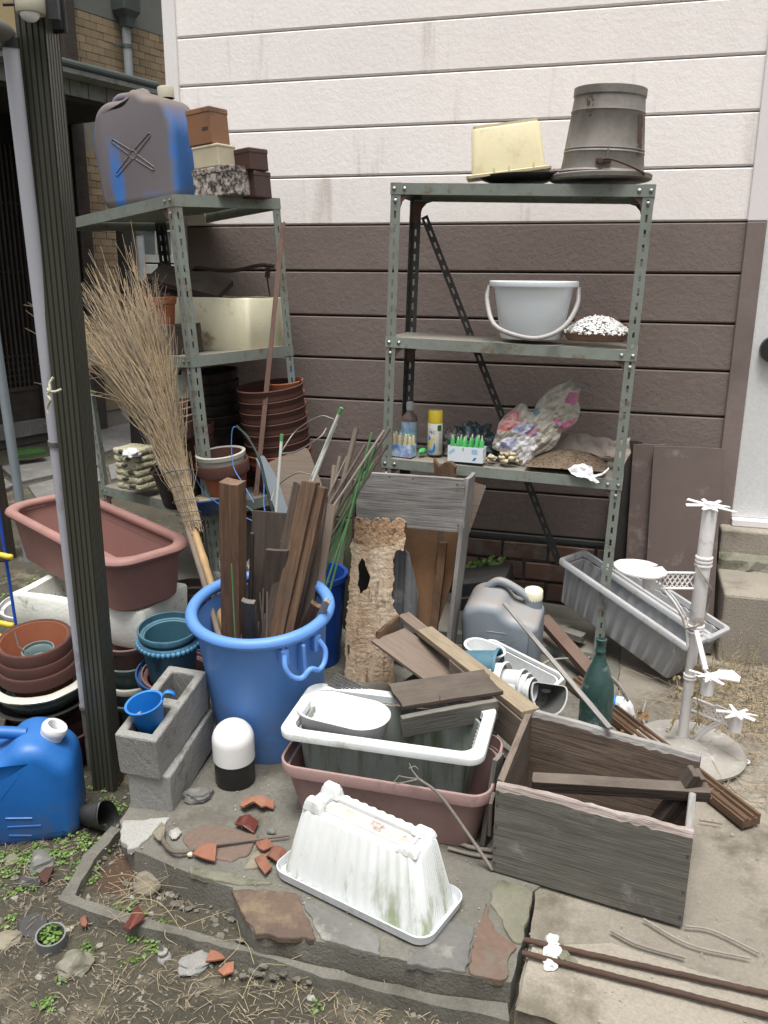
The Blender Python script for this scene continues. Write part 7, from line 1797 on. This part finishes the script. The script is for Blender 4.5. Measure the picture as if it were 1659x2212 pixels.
def arm(ang, z, L, h, tray, name='arm'):
    a = obj(name, BM(), m('white_iron'), ps); bm = BM()
    def P(d, zz, o_=0): return V((cos(ang)*d-sin(ang)*o_, sin(ang)*d+cos(ang)*o_, zz))
    r0_ = .021
    tube(bm, [P(r0_, z+h), P(r0_+L, z+h)], .0042, 8); tube(bm, [P(r0_, z), P(r0_+L, z)], .0042, 8); tube(bm, [P(r0_+L, z), P(r0_+L, z+h)], .004, 8)
    n = max(3, int(L/.028))
    for i in range(n):
        for (u, v_) in ((i/n, (i+1)/n), ((i+1)/n, i/n)):
            tube(bm, [P(r0_+L*u, z+.001), P(r0_+L*v_, z+h-.001)], .0022, 5)
        for (u, v_) in (((i-.5)/n, (i+.5)/n), ((i+.5)/n, (i-.5)/n)):
            if i: tube(bm, [P(r0_+L*u, z+.001), P(r0_+L*v_, z+h-.001)], .0022, 5)
    bm.to_mesh(a.data); bm.free()
    bm = BM(); tube(bm, curve_pts([P(r0_+L*.8, z), P(r0_+L*.45, z-.05), P(r0_+L*.12, z-.12), P(r0_-.004, z-.20)], 16), .0048, 8); tube(bm, curve_pts([P(r0_+L*.7, z), P(r0_+L*.36, z-.05), P(r0_+L*.07, z-.11), P(r0_-.004, z-.18)], 16), .003, 8); obj('curved_stay', bm, m('white_iron'), a, smooth=60)
    obj('socket', lathe([(0, 0), (.0195, 0), (.0215, .05), (.0235, .056), (0, .056)], 24), m('white_iron'), a, smooth=40).location = P(r0_+L+.018, z+h-.052)
    return a, P(r0_+L+.018, z+h+.008)
a1, tp = arm(radians(196), .555, .125, .052, 0)
bm = BM(); P = [(.082*(1+.06*noise.noise((cos(t_)*2, sin(t_)*2, 3)))*cos(t_), .082*(1+.06*noise.noise((cos(t_)*2, sin(t_)*2, 3)))*sin(t_), 0) for t_ in [2*pi*k/30 for k in range(30)] if not (.2 < t_ < .5)]
P.insert(2, (.03, .02, 0)); obj('round_tray', poly_prism(P, .005), m('white_iron'), ps).matrix_local = Matrix.Translation(V(tp)+V((-.03, 0, .004))) @ Matrix.Rotation(.06, 4, 'Y')
a2, tp2 = arm(radians(-32), .135, .13, .045, 0); s = star(ps, tp2, .062, 8, 5); s.rotation_euler = (-.1, .1, .2)
a3 = obj('arm', BM(), m('white_iron'), ps); bm = BM(); tube(bm, [(.0, -.02, .42), (.035, -.085, .32)], .009, 8); bm.to_mesh(a3.data); bm.free()
obj('socket', lathe([(0, 0), (.0195, 0), (.0215, .05), (.0235, .056), (0, .056)], 24), m('white_iron'), a3, smooth=40).location = (.045, -.10, .245)
s = star(ps, (.045, -.10, .308), .055, 7, 9)
obj('tray_piece', poly_prism([(.05, -.11, .310), (.13, -.135, .318), (.135, -.11, .322), (.115, -.075, .325), (.075, -.07, .318)], .004), m('white_iron'), ps)
random.seed(21)
one('cable', 'thin white cable twisted round the plant stand pole', 'cable', tubem(curve_pts([SB+V(p) for p in ((-.02, -.03, .64), (.01, -.036, .60), (.035, -.02, .56), (.036, .01, .53), (.03, .02, .46), (.0, -.034, .44), (-.028, -.02, .42))], 24), .003, 6), m('cable'), smooth=60)
bm = BM()
for x0_, z0_, n_ in ((-.035, .22, 6), (.03, .30, 7)):
    P = [SB+V((x0_+R(-.008, .008), -.04+R(-.01, .01), z0_*(1-k/n_)+.03)) for k in range(n_)]; twig3(bm, P, .0025, .0015, 5)
    for p in P:
        for k in range(5): leaf(bm, p+V((R(-.012, .012), R(-.012, .012), R(-.01, .01))), (R(-1, 1), R(-1, 1), R(-.3, 1)), R(.005, .010))
one('dry_vine', 'dry straw-coloured vine hanging from the plant stand', 'vine', bm, m('straw_pale'))
# ================================================================== things on the ground, right
one('cable', 'grey cable curving over the ground between bottle and plant stand', 'cable', tubem(curve_pts([at(1150, 1450, .06), at(1195, 1425, .06), at(1262, 1428, .04), at(1330, 1470, .01), at(1368, 1535, .01), at(1372, 1600, .01), at(1352, 1640, .01)], 36), .0045, 8), m('cable'), smooth=60)
one('cable', 'short bent grey cable end beside the concrete base of the stand', 'cable', tubem(curve_pts([at(1395, 1515, .03), at(1388, 1545, .01), at(1395, 1580, .008), at(1382, 1620, .006)], 16), .005, 8), m('cable'), smooth=60)
c = at(1338, 1522, .028)
t = T('plastic_cup', 'white plastic tube with blue print lying beyond the green bottle', 'tube', M=Matrix.Translation(c-V((.05, -.012, 0))) @ V((0, 0, 1)).rotation_difference(V((1, -.15, .05))).to_matrix().to_4x4())
obj('tube_body', lathe([(0, 0), (.022, 0), (.026, .004), (.026, .06), (.023, .066), (0, .066)], 30), m('can_print'), t, smooth=40)
obj('blue_band', lathe([(.0264, .030), (.0264, .040)], 30), m('print_blue'), t)
one('tissue', 'crumpled pale tissue beside the white tube', 'tissue', crumple(.03, .025, .04, .4, 2.6, 3, seed=31), m('white_plastic'), at(1352, 1545, .0), smooth=180)
bm = BM()
for k in range(60):
    p = at(R(1340, 1400), R(1530, 1580), R(.004, .02)) if k < 40 else at(R(1300, 1640), R(1450, 1640), R(.003, .01)); leaf(bm, p, (R(-1, 1), R(-1, 1), 1), R(.006, .014))
o = obj('fallen_leaves', bm, m('dry_leaf'), kind='stuff')
bm = BM()
for k in range(170):
    p = V((R(.30, 1.1), R(2.75, 3.40), .003)); n_ = 6; d = V((R(-.5, .5), R(-.3, .6), 1)).normalized(); L_ = R(.06, .26)
    P = [p+d*L_*i/n_+V((0, -.05*(i/n_)**2, 0))+V((R(-.006, .006), R(-.006, .006), 0)) for i in range(n_+1)]; twig3(bm, P, .0012, .0005)
    for i in range(1, n_+1): 
        e_ = P[i]+V((R(-.03, .03), R(-.03, .03), R(0, .03))); twig3(bm, [P[i], e_], .0007, .0004)
obj('dry_weeds', bm, m('straw_pale'), kind='stuff')
bm = BM()
for k in range(900):       # curling dry creeper stems
    x, y = R(.25, 1.25), R(2.35, 3.35)
    if x < .5 and y < 2.8: continue
    a = R(-.6, .9) if k % 3 else R(0, 6.3); L_ = R(.08, .3); P = [V((x+cos(a+.5*sin(i*.7))*L_*i/6, y+sin(a+.5*sin(i*.7))*L_*i/6, .004+.012*abs(sin(i*1.3+k)))) for i in range(7)]; twig3(bm, P, .0019, .0010)
obj('dry_creepers', bm, m('straw'), kind='stuff')
one('ring_pull', 'small white plastic ring on the ground right of the stand base', 'ring', lathe([(.006+.004*0, -.002), (.013, -.002), (.013, .002), (.006, .002), (.006, -.002)], 18), m('white_plastic'), at(1612, 1645, .004))
# leafy creeper on the brick base
for P0, n_, rx, rz, lb in ((atY(1050, 1222, 3.84), 80, .085, .06, 'larger green leafy creeper growing on the brick base behind the drawer'), (atY(1012, 1235, 3.84), 40, .03, .06, 'narrow leafy creeper close to the side board of the drawer'), (atY(1128, 1278, 3.82), 26, .025, .03, 'tiny leafy plant growing behind the cream cap of grey can')):
    bm = BM()
    for k in range(n_):
        u, v_ = R(-1, 1), R(-1, 1); leaf(bm, P0+V((u*rx, R(-.05, .02), v_*rz*.6+u*rz*.5)), (R(-.5, .5), -1, R(.0, 1.2)), R(.007, .013))
    one('creeper_plant', lb, 'plant', bm, m('leaf'))
# scraps near the bottom shelf
plank('wood_scrap', 'dusty wood scrap lying on the bottom shelf beside the grey jerry can', 'wood', V((-.22, 3.40, .07)), V((-.10, 3.34, .07)), .05, .03, (0, 1, 0), m('wood_crate'))
one('paper_scrap', 'small pale paper scrap on the bottom shelf of the right rack', 'paper', boxm((-.02, -.012, 0), (.02, .012, .002), .003), m('cream_plastic'), at(1222, 1352, .056), .5)
# ================================================================== upside-down white planter
UA, UB, UC = at(600, 1888, .012), at(920, 2044, .012), at(993, 1938, .012)
yawU = atan2(UB.y-UA.y, UB.x-UA.x); ctr = (UA+UC)/2+V((.0, -.0, 0))
ud = T('saucer_tray', 'white plastic planter tray under the upturned ribbed planter', 'tray', (ctr.x, ctr.y, .002), yawU)
obj('tray_body', loft([(.222, .09, .035, 0), (.230, .098, .04, .004), (.234, .102, .042, .028), (.231, .099, .04, .029), (.226, .094, .038, .007), (.2, .07, .03, .006)], 7), m('white_tray'), ud, smooth=40)
uy = V((-sin(yawU), cos(yawU), 0))
up_ = T('ribbed_planter', 'upturned white ribbed planter with green algae stains in the foreground', 'planter', (ctr.x+uy.x*.004, ctr.y+uy.y*.004, .010), yawU, (.02, -.05, 1))
Hn = .195
S_ = [(.216, .086, .03, 0, 1), (.212, .083, .03, .02, 1), (.172, .056, .022, Hn-.006, 1), (.168, .052, .02, Hn, 1), (.150, .034, .014, Hn+.001, 0), (.128, .022, .012, Hn-.010, 0)]
obj('planter_body', loft(S_, 4, 44, flute=.0035, period=2, cap0=False), m('white_green'), up_, smooth=30)
obj('base_dirt', loft([(.120, .020, .01, Hn-.0085), (.118, .018, .01, Hn-.008)], 4), m('rust_dirt'), up_)
for sx_ in (1, -1):
    for sy_ in (1, -1):
        hgt = .018 if sx_ > 0 else .030
        o = obj('corner_foot', loft([(.030, .017, .006, 0), (.026, .014, .006, hgt*.6), (.020, .011, .006, hgt)], 3), m('white_green'), up_, bev=.002); o.location = (sx_*.138, sy_*.036, Hn-.002)
obj('base_ridge', loft([(.134, .030, .010, Hn-.004), (.134, .030, .010, Hn+.004), (.128, .024, .010, Hn+.004), (.128, .024, .010, Hn-.006)], 4, cap0=False, cap1=False), m('white_green'), up_, smooth=40)
for i in range(13):
    x = -.19+i*.0317; o = obj('drain_tooth', boxm((x, -.094, .0), (x+.012, -.083, .008)), m('white_green'), up_, bev=.002)
# ================================================================== branches, stones, shards
brn = T('dry_branch', 'dry forked branch leaning across the planters to the crate', 'branch', (0, 0, 0))
fk = at(948, 1712, .20)
F0 = at(905, 1683, .235)
bm = BM(); tube(bm, curve_pts([at(1063, 1878, .004), at(1010, 1800, .09), at(950, 1718, .19), F0], 20), [.0038+.0014*(1-i/20) for i in range(21)], 8); obj('stem', bm, m('twig_grey'), brn, smooth=60)
bm = BM()
for P in ([F0, at(890, 1664, .25), at(884, 1648, .26)], [F0, at(880, 1680, .235), at(862, 1676, .235), at(850, 1690, .23)], [at(900, 1684, .235), at(872, 1690, .23), at(848, 1694, .225)], [at(884, 1660, .25), at(896, 1655, .255), at(904, 1662, .25)]): twig3(bm, P, .0026, .0010, 6)
obj('fork_twigs', bm, m('twig_grey'), brn, smooth=60)
one('branch', 'dark branch lying on the slab left of the upturned planter', 'branch', tubem(curve_pts([at(346, 1800, .01), at(356, 1822, .015), at(372, 1838, .018), at(400, 1840, .014), at(450, 1828, .012), at(520, 1818, .012), at(625, 1805, .012)], 26), [.008-.0002*i for i in range(27)], 9), m('twig'), smooth=60)
for (P, r_, lb) in (([(965, 1808), (1010, 1828), (1063, 1838)], .006, 'upper grey stem lying between upturned planter and crate'), ([(968, 1832), (1020, 1846), (1066, 1852)], .005, 'lower grey stem lying between upturned planter and crate'), ([(1480, 2000), (1540, 2010), (1640, 2058)], .003, 'long dry stalk lying in front of the crate on the path'), ([(1390, 1985), (1490, 2040), (1620, 2070)], .003, 'second dry stalk lying in front of the crate'), ([(1320, 2010), (1380, 2040), (1480, 2068)], .004, 'forked dry stalk lying nearest to the rusty bars'), ([(1510, 1772), (1560, 1780)], .002, 'tiny dark twig right of the crate')):
    one('dry_stalk', lb, 'stalk', tubem([at(x, y, .006) for x, y in P] if len(P) == 2 else curve_pts([at(x, y, .006) for x, y in P], 12), r_, 7), m('twig_grey' if r_ > .0025 else 'twig'), smooth=60)
# terracotta shards
Q = lambda x, y: (x*.496, 1645.8+y*.496)
Q3 = lambda x, y: ((100+x*.7233)*.5486, (3300+y*.7233)*.5486)
def shard(lb, pts, mt='shard', z=.006, th=.0055, curve=.010, group='terracotta shards', tilt=0, base=None):
    P = [at(px, py, z) for px, py in pts]; c = sum(P, V((0, 0, 0)))/len(P)
    loc = [p-c for p in P]; rx = max(p.x for p in loc); bm = BM()
    # fan triangulated, curved shell
    n = len(loc); top = []; midr = []
    def zc(p): return curve*(1-(p.x/(abs(rx)+1e-4))**2)+tilt*p.y
    cz = bm.verts.new((0, 0, zc(V((0, 0, 0)))+th)); cb2 = bm.verts.new((0, 0, zc(V((0, 0, 0)))))
    mt_ = [bm.verts.new((p.x*.5, p.y*.5, zc(p*.5)+th)) for p in loc]; ot = [bm.verts.new((p.x, p.y, zc(p)+th)) for p in loc]
    mb = [bm.verts.new((p.x*.5, p.y*.5, zc(p*.5))) for p in loc]; ob = [bm.verts.new((p.x, p.y, zc(p))) for p in loc]
    for i in range(n):
        j = (i+1) % n
        bm.faces.new((cz, mt_[i], mt_[j])); bm.faces.new((mt_[i], ot[i], ot[j], mt_[j])); bm.faces.new((cb2, mb[j], mb[i])); bm.faces.new((mb[i], mb[j], ob[j], ob[i])); bm.faces.new((ot[i], ob[i], ob[j], ot[j]))
    one('pot_shard', lb, 'shard', bm, m(mt), c, group=group, bev=.001)
shard('curved orange shard with rim beside the garden lamp', [Q(*p) for p in [(1045, 205), (1060, 165), (1130, 175), (1195, 185), (1192, 210), (1160, 212), (1140, 222), (1110, 205), (1080, 203), (1062, 222)]], z=.004, curve=.02)
shard('dark red glazed shard between the lamp and the branch', [Q(*p) for p in [(1022, 280), (1042, 248), (1085, 248), (1128, 270), (1105, 315), (1060, 300)]], 'terra_glaze', curve=.012)
shard('flat orange shard just below the dark branch', [Q(*p) for p in [(838, 412), (862, 385), (900, 376), (945, 373), (938, 438), (900, 440), (870, 432)]])
shard('triangular orange shard nearest the branch by the upturned planter', [Q(*p) for p in [(1113, 355), (1165, 352), (1195, 372), (1150, 403), (1128, 395)]])
shard('rounded orange shard touching the tray corner', [Q(*p) for p in [(1155, 420), (1190, 380), (1215, 392), (1247, 400), (1235, 440), (1215, 455), (1170, 430)]], curve=.016)
shard('lowest orange shard left of the tray corner', [Q(*p) for p in [(1108, 420), (1145, 415), (1160, 435), (1185, 465), (1155, 500), (1125, 470)]])
shard('maroon glazed shard lying on the low kerb', [Q(*p) for p in [(532, 705), (600, 645), (632, 680), (620, 695), (565, 738)]], 'terra_glaze', z=-.045, curve=.01, tilt=.25)
shard('pale orange shard at the left of the pair in the dirt', [Q(*p) for p in [(895, 880), (925, 812), (950, 830), (983, 862), (940, 878)]], 'shard', z=GZ+.012, curve=.006)
shard('pale orange shard at the right of the pair in the dirt', [Q(*p) for p in [(948, 915), (985, 890), (1020, 882), (1018, 920), (975, 945)]], 'shard', z=GZ+.012, curve=.006)
shard('dark shard half buried near the left weeds', [Q3(*p) for p in [(70, 210), (110, 170), (158, 168), (120, 250), (95, 250)]], 'terra_dark', z=GZ+.012, curve=.004)
shard('small upright brick-red shard beside the plastic ring', [Q3(*p) for p in [(296, 436), (328, 432), (340, 470), (330, 490), (305, 490)]], 'shard', z=GZ+.014, curve=.004)
shard('cream shard standing by the block corner', [Q(*p) for p in [(662, 318), (705, 268), (722, 300), (712, 345), (690, 355)]], 'stone_tan', z=.01, curve=.01, group='pale stone chips')
shard('small cream chip under the dark branch', [Q(*p) for p in [(808, 400), (840, 393), (838, 415), (820, 420)]], 'cream_plastic', z=.004, curve=.004, th=.006, group='pale stone chips')
# stones
def stone(lb, px, py, r, mt, z=GZ, sx=1, sy=1, sz=.6, group=None, sub=3):
    p = at(px, py, z); one('stone', lb, 'stone', rock(r, sx, sy, sz, sub, .45), m(mt), (p.x, p.y, z+r*sz*.45), R(0, 6), group=group, smooth=35)
stone('rounded brown stone inside the kerbed bed', *Q(635, 575), .030, 'stone_tan', z=-.085, sx=1.2, sz=.75)
stone('flat ochre stone behind the rounded brown stone in the bed', *Q(660, 515), .032, 'stone_tan', z=-.08, sx=1.4, sz=.5)
stone('angular grey-green stone in the dirt at the lower left', *Q(325, 900), .034, 'stone_moss', sx=1.2, sz=.8)
stone('blue-grey slab of stone among the left weeds', *Q(180, 440), .034, 'stone_grey', sx=1.1, sy=1.3, sz=.5)
stone('small tan stone at the far left among weeds', *Q(50, 445), .024, 'stone_tan', sx=1.2)
stone('pinkish stone at the left edge of the dirt', *Q(28, 788), .030, 'stone_tan', sx=1.3, sz=.45)
stone('pale grey oval stone right of the old tap', *Q(845, 885), .030, 'concrete_block', sx=1.4, sz=.5)
stone('grey stone beside the lower concrete block', *Q(865, 155), .034, 'stone_grey', z=0, sx=1.3, sz=.55)
stone('small dark stone near the dark red shard', *Q(1180, 305), .012, 'stone_grey', z=0)
stone('small pale stone near the block corner', *Q(762, 320), .016, 'concrete_block', z=0, sx=1.3)
stone('small stone beside crushed black pot', *Q(355, 180), .018, 'stone_tan')
for i in range(34):
    px, py = R(0, 1100), R(1900, 2200); p = at(px, py, GZ)
    if not scatter_ok(p.x, p.y): continue
    one('stone', 'small pale stone lying loose in the dirt of the foreground', 'stone', rock(R(.005, .010), 1.2, 1, .7, 1, .4), m('pebble' if i % 2 else 'concrete_block'), (p.x, p.y, gz(p.x, p.y)+.002), group='small loose stones in the dirt', smooth=35)
# broken mortar lumps along the slab edge
bm = BM()
for i in range(60):
    k = R(0, 6); a, b = slab_front[int(k)], slab_front[int(k)+1]; p = a+(b-a)*(k-int(k)); rock(R(.004, .010), 1.3, 1, .6, 1, .4, c=(p.x+R(-.03, .03), p.y+R(-.06, .0), -.083), bm=bm)
o = obj('mortar_crumbs', bm, m('concrete'), kind='stuff', smooth=40)
# plastic ring with weeds, black disc, old tap
p = at(112, 2040, GZ)
t = one('pipe_ring', 'grey plastic pipe ring full of small weeds at the lower left', 'ring', lathe([(.032, 0), (.036, 0), (.036, .040), (.032, .040), (.031, .0)], 40), m('pvc_grey'), (p.x, p.y, GZ-.004), 0, (.1, -.12, 1), smooth=40)
bm = BM(); sprig(bm, 0, 0, 0, 60, .028, .036, .005)
for k in range(5): sprig(bm, R(-.015, .015), R(-.015, .015), .01, 12, .02, .03, .0045)
one('weed_clump', 'clump of bright weeds growing inside the grey plastic ring', 'weed', bm, m('leaf'), (p.x, p.y, GZ+.006))
p = at(72, 2005, GZ); one('black_disc', 'black rubber disc behind the grey plastic ring', 'disc', lathe([(0, 0), (.034, 0), (.036, .004), (.033, .008), (0, .009)], 30), m('black_plastic'), (p.x, p.y, GZ+.004), 0, (.2, -.2, 1), smooth=40)
p = at(356, 2070, GZ)
t = T('old_tap', 'corroded grey metal bolt fitting standing in the dirt', 'fitting', (p.x, p.y, GZ-.004), 0, (-.12, -.1, 1))
obj('flange', lathe([(0, 0), (.017, 0), (.018, .006), (.015, .012), (.010, .016), (.012, .020), (.012, .026), (.006, .029), (0, .03)], 24), m('concrete_block'), t, smooth=40)
bm = BM(); tube(bm, [(0, 0, .028), (-.004, 0, .056)], .0042, 10); obj('bolt_shank', bm, m('bolt'), t)
p = at(62, 1915, GZ); one('net_scrap', 'scrap of black plastic netting in the left weeds', 'net', boxm((-.03, -.018, 0), (.03, .018, .004), .006), m('black_plastic'), (p.x, p.y, GZ+.008), .3)
# rusty bars and marble
for (a, b, lb) in (((1132, 2030), (1740, 2165), 'upper rusty reinforcing bar lying on the concrete edge'), ((1128, 2058), (1740, 2215), 'lower rusty reinforcing bar lying on the concrete edge')):
    A, B = at(*a, .012), at(*b, .012); n = 50
    one('rebar', lb, 'bar', tubem([A+(B-A)*i/n+V((0, 0, .0015*sin(i*.9)*.3)) for i in range(n+1)], [.0062+.0007*(i % 2) for i in range(n+1)], 10), m('rust'), group='rusty reinforcing bars', smooth=60)
stone('white marble chunk above the upper rusty bar', 1190, 2036, .014, 'marble', z=.0, sx=1.3, sz=.9)
stone('white marble chunk between the two rusty bars', 1194, 2058, .022, 'marble', z=-.004, sx=1.4, sz=.8)
stone('white marble chunk below the lower rusty bar', 1190, 2082, .018, 'marble', z=0, sx=1.3, sz=.6)
bm = BM()
for c_, d_ in (((1218, 2062), .6), ((1235, 2078), 1.4)):
    p = at(*c_, .012); leaf(bm, p, (.2, -.2, 1), .016)
one('dry_leaf', 'grey-green dry leaves beside the marble chunks', 'leaf', bm, m('stone_moss'))
bm = BM()
for i in range(13):     # fine dead vine over the kerbed bed
    p = at(R(200, 330), R(1880, 2000), -.05); tgt = at(R(200, 420), R(1870, 2010), -.04)
    twig3(bm, curve_pts([p, (p+tgt)/2+V((R(-.02, .02), R(-.02, .02), R(.0, .04))), tgt], 8), .0009, .0005, 4)
for i in range(14):
    p = at(R(330, 1000), R(1960, 2160), -.06); a = R(0, 6.3); L_ = R(.05, .16); twig3(bm, curve_pts([p, p+V((cos(a)*L_*.5, sin(a)*L_*.5, R(0, .03))), p+V((cos(a+.4)*L_, sin(a+.4)*L_, 0))], 8), .0008, .0005, 4)
obj('dead_vine', bm, m('straw_pale'), kind='stuff')
one('twig', 'curved thin twig arching over the stones in the bed', 'twig', tubem(curve_pts([at(352, 1860, -.0), at(362, 1890, -.02), at(360, 1915, -.05), at(345, 1935, -.08)], 12), .0014, 6), m('twig'))
